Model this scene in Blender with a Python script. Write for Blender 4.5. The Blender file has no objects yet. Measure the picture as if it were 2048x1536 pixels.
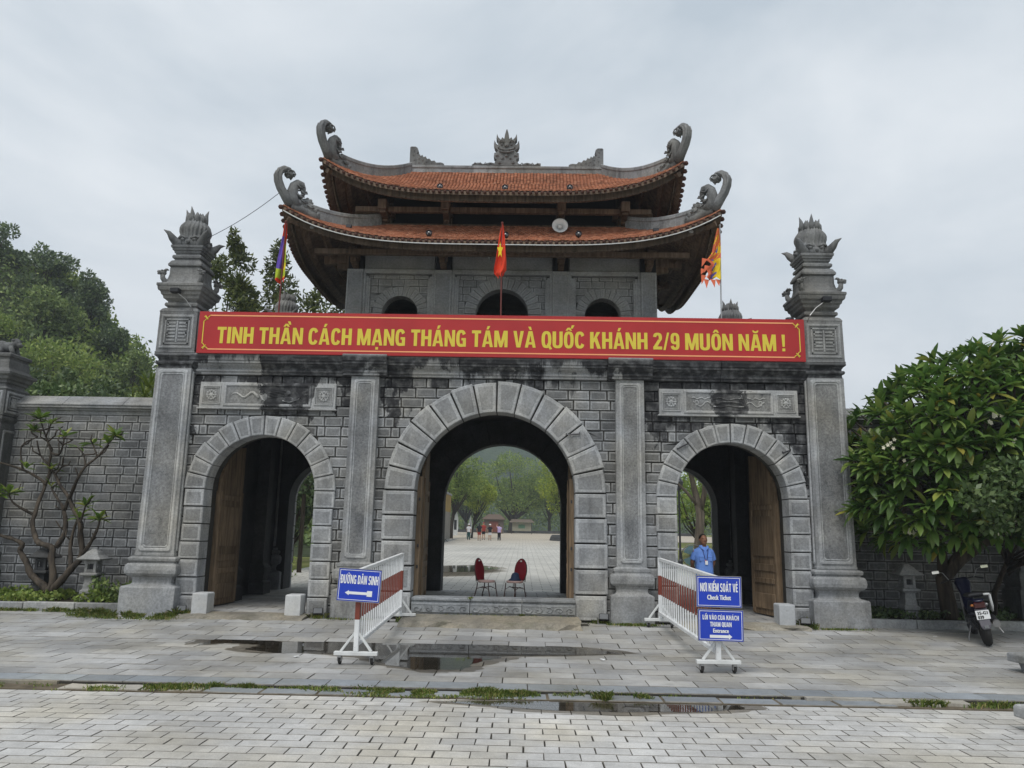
import bpy, math, random
from math import sin, cos, pi, sqrt, atan2, radians
from mathutils import Vector, Matrix, noise as mnoise
import numpy as np

SC = bpy.context.scene
COL = SC.collection

# ------------------------------------------------------------------ camera
cam_d = bpy.data.cameras.new("camera")
cam = bpy.data.objects.new("camera", cam_d)
COL.objects.link(cam)
yaw, pitch, roll = -0.0170, 0.1897, 0.0184
fwd = Vector((sin(yaw) * cos(pitch), cos(yaw) * cos(pitch), sin(pitch)))
rgt = Vector((cos(yaw), -sin(yaw), 0))
upv = rgt.cross(fwd)
r2 = rgt * cos(roll) + upv * sin(roll)
u2 = upv * cos(roll) - rgt * sin(roll)
M = Matrix((r2, u2, -fwd)).transposed().to_4x4()
M.translation = Vector((0.546, -14.993, 1.65))
cam.matrix_world = M
cam_d.sensor_width = 36
cam_d.lens = 36 * 1538 / 2048
cam_d.clip_start = 0.1
cam_d.clip_end = 3000
SC.camera = cam

# ------------------------------------------------------------------ sky, sun, exposure
SUN_EL, SUN_AZ = radians(58), radians(200)       # azimuth clockwise from +Y: behind the viewer, slightly to the left
world = bpy.data.worlds.new("World")
SC.world = world
world.use_nodes = True
wn = world.node_tree
for n in list(wn.nodes):
    wn.nodes.remove(n)
w_out = wn.nodes.new("ShaderNodeOutputWorld")
w_bg = wn.nodes.new("ShaderNodeBackground")
w_bg.inputs["Strength"].default_value = 0.1
w_sky = wn.nodes.new("ShaderNodeTexSky")
w_sky.sky_type = 'NISHITA'
w_sky.sun_disc = False
w_sky.sun_elevation = SUN_EL
w_sky.sun_rotation = SUN_AZ
w_co = wn.nodes.new("ShaderNodeTexCoord")
w_map = wn.nodes.new("ShaderNodeMapping")
w_map.inputs["Scale"].default_value = (1.0, 1.0, 2.0)
w_map.inputs["Location"].default_value = (0.35, 0.9, 0.2)
w_n1 = wn.nodes.new("ShaderNodeTexNoise")
w_n1.inputs["Scale"].default_value = 2.0
w_n1.inputs["Detail"].default_value = 9
w_n1.inputs["Roughness"].default_value = 0.55
w_n1.inputs["Distortion"].default_value = 0.4
w_r = wn.nodes.new("ShaderNodeValToRGB")
w_r.color_ramp.elements[0].position = 0.34
w_r.color_ramp.elements[0].color = (4.35, 4.95, 5.5, 1)
w_r.color_ramp.elements[1].position = 0.70
w_r.color_ramp.elements[1].color = (7.2, 7.5, 7.75, 1)
w_mix = wn.nodes.new("ShaderNodeMix")
w_mix.data_type = 'RGBA'
w_mix.inputs[0].default_value = 0.93
L = wn.links.new
L(w_co.outputs["Generated"], w_map.inputs["Vector"])
L(w_map.outputs["Vector"], w_n1.inputs["Vector"])
L(w_n1.outputs["Fac"], w_r.inputs["Fac"])
L(w_sky.outputs["Color"], w_mix.inputs[6])
L(w_r.outputs["Color"], w_mix.inputs[7])
L(w_mix.outputs[2], w_bg.inputs["Color"])
L(w_bg.outputs["Background"], w_out.inputs["Surface"])

sun_d = bpy.data.lights.new("sun", 'SUN')
sun_d.energy = 1.75
sun_d.angle = radians(28)
sun_d.color = (1.0, 0.97, 0.93)
sun = bpy.data.objects.new("sun", sun_d)
COL.objects.link(sun)
sdir = Vector((sin(SUN_AZ) * cos(SUN_EL), cos(SUN_AZ) * cos(SUN_EL), sin(SUN_EL)))
sun.rotation_euler = sdir.to_track_quat('Z', 'Y').to_euler()
sun.location = (0, -30, 60)

SC.view_settings.view_transform = 'Standard'
SC.view_settings.look = 'None'
SC.view_settings.exposure = 0.38
SC.view_settings.gamma = 1.0
SC.view_settings.use_curve_mapping = False

# ------------------------------------------------------------------ helpers
R = random.Random(7)

def link(o, parent=None):
    COL.objects.link(o)
    if parent is not None:
        o.parent = parent
    return o

def tag(o, label=None, cat=None, group=None, kind=None):
    if label: o["label"] = label
    if cat: o["category"] = cat
    if group: o["group"] = group
    if kind: o["kind"] = kind
    return o

def thing(name, label, cat, loc=(0, 0, 0), rz=0.0, group=None):
    o = bpy.data.objects.new(name, None)
    o.empty_display_size = 0.2
    o.location = loc
    o.rotation_euler = (0, 0, rz)
    link(o)
    return tag(o, label, cat, group)

def children_of(o):
    return list(o.children)

def copy_tree(o, parent=None):
    c = o.copy()
    COL.objects.link(c)
    if parent is not None:
        c.parent = parent
    for ch in children_of(o):
        copy_tree(ch, c)
    return c

def mesh_obj(name, mesh, parent=None, loc=(0, 0, 0), rot=(0, 0, 0), scale=(1, 1, 1)):
    o = bpy.data.objects.new(name, mesh)
    o.location = loc
    o.rotation_euler = rot
    o.scale = scale
    return link(o, parent)

def circ(n, r=1.0, ph=0.0):
    return [(r * cos(ph + 2 * pi * i / n), r * sin(ph + 2 * pi * i / n)) for i in range(n)]

class MB:
    def __init__(s):
        s.v = []; s.f = []; s.m = []
    def add(s, vs, fs, mi=0):
        k = len(s.v)
        s.v += [tuple(p) for p in vs]
        for f in fs:
            s.f.append(tuple(i + k for i in f)); s.m.append(mi)
        return s
    def box(s, x0, x1, y0, y1, z0, z1, mi=0):
        vs = [(x0, y0, z0), (x1, y0, z0), (x1, y1, z0), (x0, y1, z0), (x0, y0, z1), (x1, y0, z1), (x1, y1, z1), (x0, y1, z1)]
        return s.add(vs, [(0, 3, 2, 1), (4, 5, 6, 7), (0, 1, 5, 4), (1, 2, 6, 5), (2, 3, 7, 6), (3, 0, 4, 7)], mi)
    def bar(s, a, b, w, h, mi=0, up=(0, 0, 1)):
        a = Vector(a); b = Vector(b); d = (b - a).normalized(); u = Vector(up)
        sd = d.cross(u)
        if sd.length < 1e-4: sd = d.cross(Vector((0, 1, 0)))
        sd.normalize(); u = sd.cross(d)
        vs = []
        for p in (a, b):
            for sx, sz in ((-1, -1), (1, -1), (1, 1), (-1, 1)):
                vs.append(p + sd * (sx * w / 2) + u * (sz * h / 2))
        return s.add(vs, [(3, 2, 1, 0), (4, 5, 6, 7), (0, 1, 5, 4), (1, 2, 6, 5), (2, 3, 7, 6), (3, 0, 4, 7)], mi)
    def prism(s, poly, y0, y1, mi=0):
        n = len(poly)
        vs = [(x, y0, z) for x, z in poly] + [(x, y1, z) for x, z in poly]
        fs = [tuple(range(n)), tuple(range(2 * n - 1, n - 1, -1))]
        fs += [(i, i + n, (i + 1) % n + n, (i + 1) % n) for i in range(n)]
        return s.add(vs, fs, mi)
    def slab(s, poly, z0, z1, mi=0):
        n = len(poly)
        vs = [(x, y, z1) for x, y in poly] + [(x, y, z0) for x, y in poly]
        fs = [tuple(range(n)), tuple(range(2 * n - 1, n - 1, -1))]
        fs += [(i + n, (i + 1) % n + n, (i + 1) % n, i) for i in range(n)]
        return s.add(vs, fs, mi)
    def tube(s, pts, r, n=8, mi=0, flat=1.0, caps=True):
        pts = [Vector(p) for p in pts]
        rs = r if isinstance(r, (list, tuple)) else [r] * len(pts)
        k = len(s.v); rings = []
        prev = None
        for i, p in enumerate(pts):
            d = (pts[min(i + 1, len(pts) - 1)] - pts[max(i - 1, 0)])
            if d.length < 1e-9: d = Vector((0, 0, 1))
            d.normalize()
            if prev is None:
                a = Vector((0, 1, 0)) if abs(d.y) < 0.9 else Vector((1, 0, 0))
                sd = d.cross(a).normalized()
            else:
                sd = (prev - d * prev.dot(d))
                sd = sd.normalized() if sd.length > 1e-6 else d.cross(Vector((0, 0, 1))).normalized()
            prev = sd
            u = d.cross(sd)
            rings.append([p + (sd * cos(2 * pi * j / n) + u * sin(2 * pi * j / n) * flat) * rs[i] for j in range(n)])
        vs = [v for rg in rings for v in rg]
        fs = []
        for i in range(len(pts) - 1):
            for j in range(n):
                fs.append((i * n + j, i * n + (j + 1) % n, (i + 1) * n + (j + 1) % n, (i + 1) * n + j))
        if caps:
            fs.append(tuple(range(n - 1, -1, -1)))
            fs.append(tuple(range((len(pts) - 1) * n, len(pts) * n)))
        return s.add(vs, fs, mi)
    def lathe(s, prof, n=16, c=(0, 0), mi=0, fx=1.0, fy=1.0, caps=True):
        vs = []
        for r, z in prof:
            for j in range(n):
                a = 2 * pi * (j + 0.5) / n
                vs.append((c[0] + r * fx * cos(a), c[1] + r * fy * sin(a), z))
        fs = []
        for i in range(len(prof) - 1):
            for j in range(n):
                fs.append((i * n + j, i * n + (j + 1) % n, (i + 1) * n + (j + 1) % n, (i + 1) * n + j))
        if caps:
            fs.append(tuple(range(n - 1, -1, -1)))
            fs.append(tuple(range((len(prof) - 1) * n, len(prof) * n)))
        return s.add(vs, fs, mi)
    def sq(s, prof, c=(0, 0), mi=0, caps=True):
        """four-sided moulding: list of (half width, z); half width may be (hx, hy)"""
        vs = []
        for h, z in prof:
            hx, hy = h if isinstance(h, tuple) else (h, h)
            vs += [(c[0] - hx, c[1] - hy, z), (c[0] + hx, c[1] - hy, z), (c[0] + hx, c[1] + hy, z), (c[0] - hx, c[1] + hy, z)]
        fs = []
        for i in range(len(prof) - 1):
            for j in range(4):
                fs.append((i * 4 + j, i * 4 + (j + 1) % 4, (i + 1) * 4 + (j + 1) % 4, (i + 1) * 4 + j))
        if caps:
            fs.append((3, 2, 1, 0)); fs.append(tuple(range((len(prof) - 1) * 4, len(prof) * 4)))
        return s.add(vs, fs, mi)
    def ball(s, c, r, nu=10, nv=7, mi=0):
        rx, ry, rz = r if isinstance(r, (list, tuple)) else (r, r, r)
        vs = [(c[0], c[1], c[2] - rz)]
        for i in range(1, nv):
            t = pi * i / nv
            for j in range(nu):
                a = 2 * pi * j / nu
                vs.append((c[0] + rx * sin(t) * cos(a), c[1] + ry * sin(t) * sin(a), c[2] - rz * cos(t)))
        vs.append((c[0], c[1], c[2] + rz))
        fs = [(0, 1 + (j + 1) % nu, 1 + j) for j in range(nu)]
        for i in range(nv - 2):
            for j in range(nu):
                a = 1 + i * nu
                fs.append((a + j, a + (j + 1) % nu, a + nu + (j + 1) % nu, a + nu + j))
        k = len(vs) - 1; a = 1 + (nv - 2) * nu
        fs += [(a + j, a + (j + 1) % nu, k) for j in range(nu)]
        return s.add(vs, fs, mi)
    def loft(s, rings, mi=0, caps=True):
        n = len(rings[0])
        vs = [p for rg in rings for p in rg]
        fs = []
        for i in range(len(rings) - 1):
            for j in range(n):
                fs.append((i * n + j, i * n + (j + 1) % n, (i + 1) * n + (j + 1) % n, (i + 1) * n + j))
        if caps:
            fs.append(tuple(range(n - 1, -1, -1))); fs.append(tuple(range((len(rings) - 1) * n, len(rings) * n)))
        return s.add(vs, fs, mi)
    def xf(s, mat, k0=0):
        s.v[k0:] = [tuple(mat @ Vector(p)) for p in s.v[k0:]]
        return s
    def mesh(s, name, mats=(), smooth=False):
        me = bpy.data.meshes.new(name)
        me.from_pydata(s.v, [], s.f)
        for m in mats: me.materials.append(m)
        if len(mats) > 1:
            me.polygons.foreach_set("material_index", s.m)
        if smooth:
            me.polygons.foreach_set("use_smooth", [True] * len(me.polygons))
        me.update()
        return me
    def build(s, name, mats, parent=None, smooth=False, bevel=0.0, loc=(0, 0, 0), rot=(0, 0, 0), seg=1, auto=None):
        if not isinstance(mats, (list, tuple)): mats = [mats]
        me = s.mesh(name, mats, smooth)
        o = mesh_obj(name, me, parent, loc, rot)
        if bevel > 0:
            b = o.modifiers.new("bevel", 'BEVEL'); b.width = bevel; b.segments = seg; b.limit_method = 'ANGLE'; b.angle_limit = radians(40)
        return o

def inset(poly, d):
    """offset a simple counter-clockwise (x, z) polygon inwards"""
    n = len(poly); out = []
    for i in range(n):
        p0, p1, p2 = poly[i - 1], poly[i], poly[(i + 1) % n]
        e1 = (p1[0] - p0[0], p1[1] - p0[1]); e2 = (p2[0] - p1[0], p2[1] - p1[1])
        l1 = math.hypot(*e1); l2 = math.hypot(*e2)
        if l1 < 1e-6 or l2 < 1e-6: return None
        n1 = (-e1[1] / l1, e1[0] / l1); n2 = (-e2[1] / l2, e2[0] / l2)
        k = 1 + n1[0] * n2[0] + n1[1] * n2[1]
        if k < 0.25: k = 0.25
        out.append((p1[0] + d * (n1[0] + n2[0]) / k, p1[1] + d * (n1[1] + n2[1]) / k))
    return out

def area(poly):
    return 0.5 * sum(poly[i - 1][0] * poly[i][1] - poly[i][0] * poly[i - 1][1] for i in range(len(poly)))

def clip_half(poly, nx, nz, c):
    """keep the part with nx*x + nz*z >= c"""
    out = []
    for i in range(len(poly)):
        a, b = poly[i - 1], poly[i]
        da = nx * a[0] + nz * a[1] - c; db = nx * b[0] + nz * b[1] - c
        if (da >= 0) != (db >= 0):
            t = da / (da - db)
            out.append((a[0] + t * (b[0] - a[0]), a[1] + t * (b[1] - a[1])))
        if db >= 0: out.append(b)
    cl = []
    for p in out:
        if not cl or math.hypot(p[0] - cl[-1][0], p[1] - cl[-1][1]) > 0.004: cl.append(p)
    if len(cl) > 1 and math.hypot(cl[0][0] - cl[-1][0], cl[0][1] - cl[-1][1]) < 0.004: cl.pop()
    return cl

def stone_block(mb, poly, yf, depth=0.12, bev=0.012, margin=0.03, proud=0.006, o=(0, 0)):
    """dressed block, face in the xz plane looking to -y; material 0 = tooled face, 1 = drafted margin"""
    if area(poly) < 0: poly = poly[::-1]
    n = len(poly); p1 = inset(poly, bev)
    rings = [[(x, yf + depth, z) for x, z in poly], [(x, yf + bev, z) for x, z in poly], [(x, yf, z) for x, z in p1]]
    w = min(max(p[0] for p in poly) - min(p[0] for p in poly), max(p[1] for p in poly) - min(p[1] for p in poly))
    mi = [1, 1]
    if w > 2.6 * margin + 2 * bev:
        p2 = inset(poly, bev + margin); p3 = inset(poly, bev + margin + 0.006)
        if p2 and p3 and area(p3) > 0.0008:
            rings += [[(x, yf, z) for x, z in p2], [(x, yf - proud, z) for x, z in p3]]
            mi += [1, 0]
    k = len(mb.v)
    for rg in rings: mb.v += [(x - o[0], y, z - o[1]) for x, y, z in rg]
    for i in range(len(rings) - 1):
        for j in range(n):
            mb.f.append((k + i * n + j, k + i * n + (j + 1) % n, k + (i + 1) * n + (j + 1) % n, k + (i + 1) * n + j)); mb.m.append(mi[i])
    mb.f.append(tuple(k + (len(rings) - 1) * n + j for j in range(n))); mb.m.append(0 if len(rings) > 3 else 1)
    return mb

# ------------------------------------------------------------------ materials
class G:
    def __init__(s, name):
        s.mat = bpy.data.materials.new(name); s.mat.use_nodes = True
        s.t = s.mat.node_tree
        for n in list(s.t.nodes): s.t.nodes.remove(n)
        s.out = s.t.nodes.new("ShaderNodeOutputMaterial")
    def n(s, typ, ins=None, **props):
        nd = s.t.nodes.new("ShaderNode" + typ)
        for k, v in props.items(): setattr(nd, k, v)
        for k, v in (ins or {}).items():
            s.set(nd.inputs[k], v)
        return nd
    def set(s, sock, v):
        if isinstance(v, bpy.types.NodeSocket): s.t.links.new(v, sock)
        elif isinstance(v, bpy.types.Node): s.t.links.new(v.outputs[0], sock)
        else:
            if isinstance(v, (list, tuple)) and len(v) == 3 and len(sock.default_value) == 4: v = (*v, 1)
            sock.default_value = v
    def math(s, op, a, b=0.0, c=0.0, clamp=False):
        return s.n("Math", {0: a, 1: b, 2: c}, operation=op, use_clamp=clamp).outputs[0]
    def mix(s, f, a, b, mode='MIX'):
        return s.n("Mix", {0: f, 6: a, 7: b}, data_type='RGBA', blend_type=mode, clamp_factor=True).outputs[2]
    def noise(s, vec, scale, detail=4, rough=0.55, dist=0.0):
        return s.n("TexNoise", {"Vector": vec, "Scale": scale, "Detail": detail, "Roughness": rough, "Distortion": dist}).outputs[0]
    def mapr(s, v, a, b, c=0.0, d=1.0):
        return s.n("MapRange", {0: v, 1: a, 2: b, 3: c, 4: d}, clamp=True).outputs[0]
    def pos(s):
        return s.n("NewGeometry").outputs["Position"]
    def scl(s, vec, sx, sy, sz):
        return s.n("VectorMath", {0: vec, 1: (sx, sy, sz)}, operation='MULTIPLY').outputs[0]
    def rand(s):
        a = s.n("ObjectInfo").outputs["Random"]; b = s.n("NewGeometry").outputs["Random Per Island"]
        return s.math('FRACT', s.math('ADD', a, b))
    def ramp(s, f, stops, interp='LINEAR'):
        r = s.n("ValToRGB", {0: f}); r.color_ramp.interpolation = interp
        e = r.color_ramp.elements
        while len(e) < len(stops): e.new(0.5)
        for i, (p, c) in enumerate(stops):
            e[i].position = p; e[i].color = (*c, 1) if len(c) == 3 else c
        return r.outputs[0]
    def val(s, c, k):
        """scale a colour by a scalar"""
        return s.n("VectorMath", {0: c, "Scale": k}, operation='SCALE').outputs[0]
    def bsdf(s, color, rough=0.8, spec=0.3, normal=None, metal=0.0, **kw):
        ins = {"Base Color": color, "Roughness": rough, "Metallic": metal, "Specular IOR Level": spec}
        ins.update(kw)
        b = s.n("BsdfPrincipled", ins)
        if normal is not None: s.t.links.new(normal, b.inputs["Normal"])
        return b.outputs[0]
    def bump(s, h, strength=0.4, dist=0.02):
        return s.n("Bump", {"Height": h, "Strength": strength, "Distance": dist}).outputs[0]
    def done(s, surf):
        s.t.links.new(surf, s.out.inputs["Surface"]); return s.mat

def plain(name, color, rough=0.6, spec=0.4, metal=0.0, var=0.12, scale=8.0, bump=0.0, **kw):
    g = G(name); p = g.pos()
    nz = g.noise(p, scale, 5, 0.6)
    c = g.val(g.n("RGB").outputs[0], 1.0)
    rgb = g.n("CombineColor", {0: color[0], 1: color[1], 2: color[2]}).outputs[0]
    col = g.val(rgb, g.mapr(nz, 0.25, 0.75, 1 - var, 1 + var))
    nrm = g.bump(g.noise(p, scale * 6, 4), bump, 0.01) if bump else None
    return g.done(g.bsdf(col, rough, spec, nrm, metal, **kw))

# length (m) of the black run-off streaks below the cornice along the gate front, x -> length; the right end paints shade beside the pillar
STREAKS_AND_SHADE = [(-7.0, .3), (-6.15, .9), (-6.0, 1.6), (-5.85, .35), (-5.2, .3), (-4.75, .35), (-4.55, 1.15), (-3.75, 1.2), (-3.6, .5), (-3.2, .6),
           (-3.05, 1.35), (-2.9, .9), (-2.55, .3), (-2.25, .6), (-2.05, 1.15), (-1.8, .75), (-1.45, .3), (-0.7, .38), (-0.1, .45), (0.5, .38),
           (1.2, .3), (2.1, .45), (2.6, .2), (2.95, 1.2), (3.1, 2.0), (3.3, 1.35), (4.2, .9), (4.45, 1.5), (4.8, 1.45), (5.2, .95), (5.85, 1.7), (6.1, 3.4)]

STREAKS_PANEL = [(-7.0, 0), (-4.75, 0), (-4.6, 1.3), (-3.75, 1.3), (-3.65, .1), (0, 0), (3.2, .1), (4.2, .2), (4.4, 1.25), (4.8, 1.2), (4.95, .3), (5.6, .15), (6.1, .4)]

def stone(name, base, speck=0.25, efflo=0.0, var=0.22, stain=None, tint=(.97, 1, 1.03), rough=0.88, moss=0.0, pits=0.0, bump=0.35, dirt=0.5):
    g = G(name); p = g.pos()
    n1 = g.noise(p, 1.7, 6, 0.62)
    n2 = g.noise(p, 26, 5, 0.7)
    n3 = g.noise(p, 130, 2, 0.6)
    k = g.math('MULTIPLY', g.mapr(n1, 0.30, 0.70, 1 - dirt * 0.62, 1.28), g.mapr(n2, 0.34, 0.66, 1 - speck * .85, 1 + speck * .8))
    k = g.math('MULTIPLY', k, g.mapr(n3, 0.3, 0.7, 1 - speck * .5, 1 + speck * .5))
    k = g.math('MULTIPLY', k, g.mapr(g.rand(), 0, 1, 1 - var, 1 + var))
    h = g.math('ADD', g.math('MULTIPLY', n2, 0.6), g.math('MULTIPLY', n3, 0.4))
    if pits > 0:
        v = g.n("TexVoronoi", {"Vector": g.scl(p, 1, 1, 1.6), "Scale": 17.0, "Randomness": 1.0}).outputs["Distance"]
        pm = g.math('MULTIPLY', g.mapr(v, 0.09, 0.2, 1, 0), g.mapr(g.noise(p, 5, 3), 0.48, 0.62))
        k = g.math('MULTIPLY', k, g.mapr(pm, 0, 1, 1, 1 - pits))
        h = g.math('SUBTRACT', h, pm)
    warm = g.mapr(g.noise(p, 0.9, 3), 0.4, 0.75)
    col = g.mix(warm, (base * tint[0], base * tint[1], base * tint[2], 1), (base * 1.06 * tint[0], base * 0.99 * tint[1], base * .86 * tint[2], 1))
    col = g.val(col, k)
    if efflo > 0:
        ef = g.math('MULTIPLY', g.mapr(g.noise(g.scl(p, 1, 1, .7), .55, 5, .62), .50, .64, 0, efflo), g.mapr(g.noise(g.scl(p, 5, 5, 1.2), 1.0, 5, .6), .35, .6, .25, 1))
        col = g.mix(ef, col, (.36, .36, .36, 1))
    if moss > 0:
        mm = g.math('MULTIPLY', g.mapr(g.noise(p, 3.1, 5, .65), .5, .7), moss)
        col = g.mix(mm, col, (0.045, 0.055, 0.022, 1))
    if stain in ('gate', 'panel'):
        sp = g.n("SeparateXYZ", {0: p})
        wob = g.math('MULTIPLY', g.math('SUBTRACT', g.noise(g.scl(p, 1, 0, 0.7), 2.6, 5, .65), 0.5), 1.1)
        xx = g.math('ADD', sp.outputs[0], wob)
        f = g.math('DIVIDE', g.math('ADD', xx, 7.0), 14.0)
        ln = g.math('MULTIPLY', g.ramp(f, [((x + 7) / 14, (l / 4, l / 4, l / 4)) for x, l in (STREAKS_AND_SHADE if stain == 'gate' else STREAKS_PANEL)]), 4.0)
        wz = g.math('MULTIPLY', g.math('SUBTRACT', g.noise(g.scl(p, 3.2, 3.2, 0.6), 1.0, 6, .7), 0.5), 1.6)
        d = g.math('SUBTRACT', g.math('ADD', ln, wz), g.math('SUBTRACT', 4.98, sp.outputs[2]))
        d = g.math('ADD', d, g.math('MULTIPLY', g.math('SUBTRACT', g.rand(), .5), .75))
        st = g.mapr(d, 0.0, 0.13, 0, 0.93)
        st = g.math('MULTIPLY', st, g.mapr(sp.outputs[2], 5.02, 4.96, 0.35, 1))
        st = g.math('MULTIPLY', st, g.mapr(g.noise(p, 7, 4), .3, .55, .55, 1))
        col = g.mix(st, col, (0.013, 0.013, 0.015, 1))
        sp2 = g.mapr(g.noise(g.scl(p, 1, 1, .5), 4.5, 6, .7), .6, .72, 0, .75)
        col = g.mix(g.math('MULTIPLY', sp2, g.mapr(sp.outputs[2], 3.0, 4.8, 0.0, 1)), col, (0.02, 0.02, 0.022, 1))
    elif stain:
        st = g.mapr(g.noise(g.scl(p, 3.0, 3.0, 0.8), 1.3, 6, .68), .5, .7, 0, stain)
        col = g.mix(st, col, (0.022, 0.022, 0.024, 1))
        st2 = g.mapr(g.noise(g.scl(p, 8.0, 8.0, 0.9), 1.0, 5, .6), .58, .75, 0, stain * .5)
        col = g.mix(st2, col, (base * 1.5, base * 1.5, base * 1.48, 1))
    return g.done(g.bsdf(col, rough, 0.25, g.bump(h, bump, 0.02)))

def paving(name, base, tint, wet=None, lo=.74, rv=1.0):
    g = G(name); p = g.pos()
    n1 = g.noise(p, 0.55, 5, 0.6); n2 = g.noise(p, 7, 6, 0.7); n3 = g.noise(p, 75, 3, 0.65)
    k = g.math('MULTIPLY', g.mapr(n1, .3, .7, lo, 1.14), g.mapr(n2, .3, .7, .86, 1.12))
    k = g.math('MULTIPLY', k, g.mapr(n3, .3, .7, .84, 1.14))
    k = g.math('MULTIPLY', k, g.mapr(g.rand(), 0, 1, 1 - .20 * rv, 1 + .18 * rv))
    a = tuple(base * t for t in tint)
    col = g.val(g.mix(g.mapr(g.noise(p, .8, 3), .42, .68), (*a, 1), (a[0] * 1.02, a[1] * .97, a[2] * .86, 1)), k)
    lum = g.mapr(g.noise(p, 1.3, 5, .65), .60, .72, 0, .55)
    col = g.mix(lum, col, (base * .48, base * .46, base * .42, 1))
    rgh = g.mapr(n1, .3, .7, .5, .8)
    return g.done(g.bsdf(col, rgh, .35, g.bump(g.math('ADD', n2, n3), .25, .01)))

def wood(name, c1, c2, scale=1.0, rough=.7):
    g = G(name); p = g.pos()
    v = g.n("TexCoord").outputs["Object"]
    gr = g.noise(g.scl(v, 18 * scale, 18 * scale, 1.1 * scale), 1.0, 6, .65, .4)
    gr2 = g.noise(v, 1.6, 4, .6)
    col = g.mix(g.mapr(gr, .35, .65), (*c1, 1), (*c2, 1))
    col = g.val(col, g.math('MULTIPLY', g.mapr(gr2, .3, .7, .65, 1.2), g.mapr(g.rand(), 0, 1, .85, 1.15)))
    return g.done(g.bsdf(col, rough, .3, g.bump(gr, .25, .01)))

def leafmat(name, stops, rough=.45, trans=.3, spec=.4):
    g = G(name)
    r = g.rand()
    col = g.ramp(r, stops)
    nz = g.noise(g.pos(), 1.1, 3)
    col = g.val(col, g.mapr(nz, .3, .7, .78, 1.2))
    b = g.bsdf(col, rough, spec)
    t = g.n("BsdfTranslucent", {0: g.val(col, 1.25)}).outputs[0]
    return g.done(g.n("MixShader", {0: trans, 1: b, 2: t}).outputs[0])

MAT = {}
MAT['brick'] = stone("grey_limestone_brick", .165, efflo=.35, stain='gate', var=.38)
MAT['brick_edge'] = stone("pale_brick_margin", .27, stain='gate', var=.26)
MAT['arch'] = stone("arch_stone_face", .24, stain=.42, var=.18, pits=.3)
MAT['arch_edge'] = stone("arch_stone_margin", .345, stain=.3, var=.08)
MAT['dress'] = stone("dressed_grey_stone", .265, stain='gate', var=.1, pits=.35)
MAT['pil'] = stone("pilaster_stone", .265, stain=.45, var=.08)
MAT['pil_panel'] = stone("pitted_panel_stone", .195, stain=.4, var=.06, pits=.8, speck=.4)
MAT['carved'] = stone("carved_weathered_stone", .165, stain=.65, var=.1, bump=.5)
MAT['panelst'] = stone("carved_panel_stone", .34, stain='panel', var=.06)
MAT['panelbed'] = stone("carved_panel_bed", .19, stain='panel', var=.06, speck=.4)
MAT['ridge'] = stone("ridge_stone", .225, stain=.65, var=.16)
MAT['mortar'] = stone("dark_mortar", .05, tint=(1.05, 1, .9), stain='gate')
MAT['tbrick'] = stone("tower_brick", .20, var=.14, dirt=.3)
MAT['tbrick_edge'] = stone("tower_brick_margin", .27, var=.1, dirt=.3)
MAT['tstone'] = stone("tower_dressed_stone", .29, var=.06, dirt=.35)
MAT['tpanel'] = stone("tower_panel_stone", .225, var=.06, dirt=.3, pits=.3)
MAT['tmortar'] = stone("tower_mortar", .10)
MAT['gbrick'] = stone("garden_wall_brick", .15, var=.3, stain=.3, efflo=.5)
MAT['gbrick_edge'] = stone("garden_wall_margin", .255, var=.14, stain=.15)
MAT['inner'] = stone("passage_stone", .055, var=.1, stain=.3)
MAT['pier'] = stone("weathered_pier_stone", .12, stain=.6, var=.1, moss=.2)
MAT['kerb'] = stone("kerb_stone", .30, stain=.3, moss=.25)
MAT['step'] = stone("carved_step_stone", .255, stain=.4, tint=(.95, 1, 1.05), moss=.1)
MAT['concrete'] = stone("worn_concrete", .25, stain=.3, tint=(1.08, 1, .84), moss=.45)
MAT['slab'] = paving("forecourt_slab_stone", .36, (1.0, 1.0, .99), lo=.60)
MAT['slabdark'] = paving("dark_kerb_slab_stone", .26, (.92, 1.0, 1.08))
MAT['paver'] = paving("pale_paver_concrete", .455, (1.01, 1.0, .975), lo=.74, rv=.55)
MAT['dirt'] = plain("brown_dirt", (.12, .10, .072), .95, .1, var=.5, scale=5)
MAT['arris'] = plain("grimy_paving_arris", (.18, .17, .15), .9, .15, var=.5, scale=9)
MAT['joint'] = plain("sandy_joint", (.045, .042, .036), .95, .1, var=.4, scale=6)
MAT['whiteblock'] = stone("white_marble_block", .40, stain=.1, speck=.1, dirt=.2)
MAT['rock'] = stone("hill_limestone", .16, tint=(1.15, 1, .85), stain=.5, bump=.8)
MAT['wood_dark'] = wood("dark_weathered_timber", (.05, .035, .024), (.13, .095, .065))
MAT['wood_eave'] = wood("brown_eave_timber", (.075, .05, .034), (.19, .13, .088))
MAT['wood_door'] = wood("old_brown_door_wood", (.11, .075, .045), (.26, .185, .115))
MAT['red'] = plain("banner_red", (.37, .020, .021), .5, .35, var=.14, scale=1.1)
MAT['gold'] = plain("banner_yellow", (.62, .50, .055), .5, .3, var=.05)
MAT['peach'] = plain("banner_border_peach", (.80, .36, .16), .5, .3, var=.05)
MAT['blue'] = plain("sign_blue", (.012, .045, .42), .4, .4, var=.06, scale=3)
MAT['white'] = plain("white_paint", (.74, .75, .75), .45, .4, var=.07)
MAT['offwhite'] = plain("dusty_white_paint", (.60, .61, .60), .55, .3, var=.15, scale=5)
MAT['black'] = plain("black_plastic_and_shade", (.014, .014, .016), .45, .4)
MAT['rubber'] = plain("grey_black_rubber", (.03, .029, .028), .8, .2, var=.3)
MAT['metal'] = plain("dull_metal", (.33, .33, .33), .4, .5, .8)
MAT['chrome'] = plain("bright_metal", (.62, .63, .65), .18, .5, 1.0, var=.03)
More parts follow.
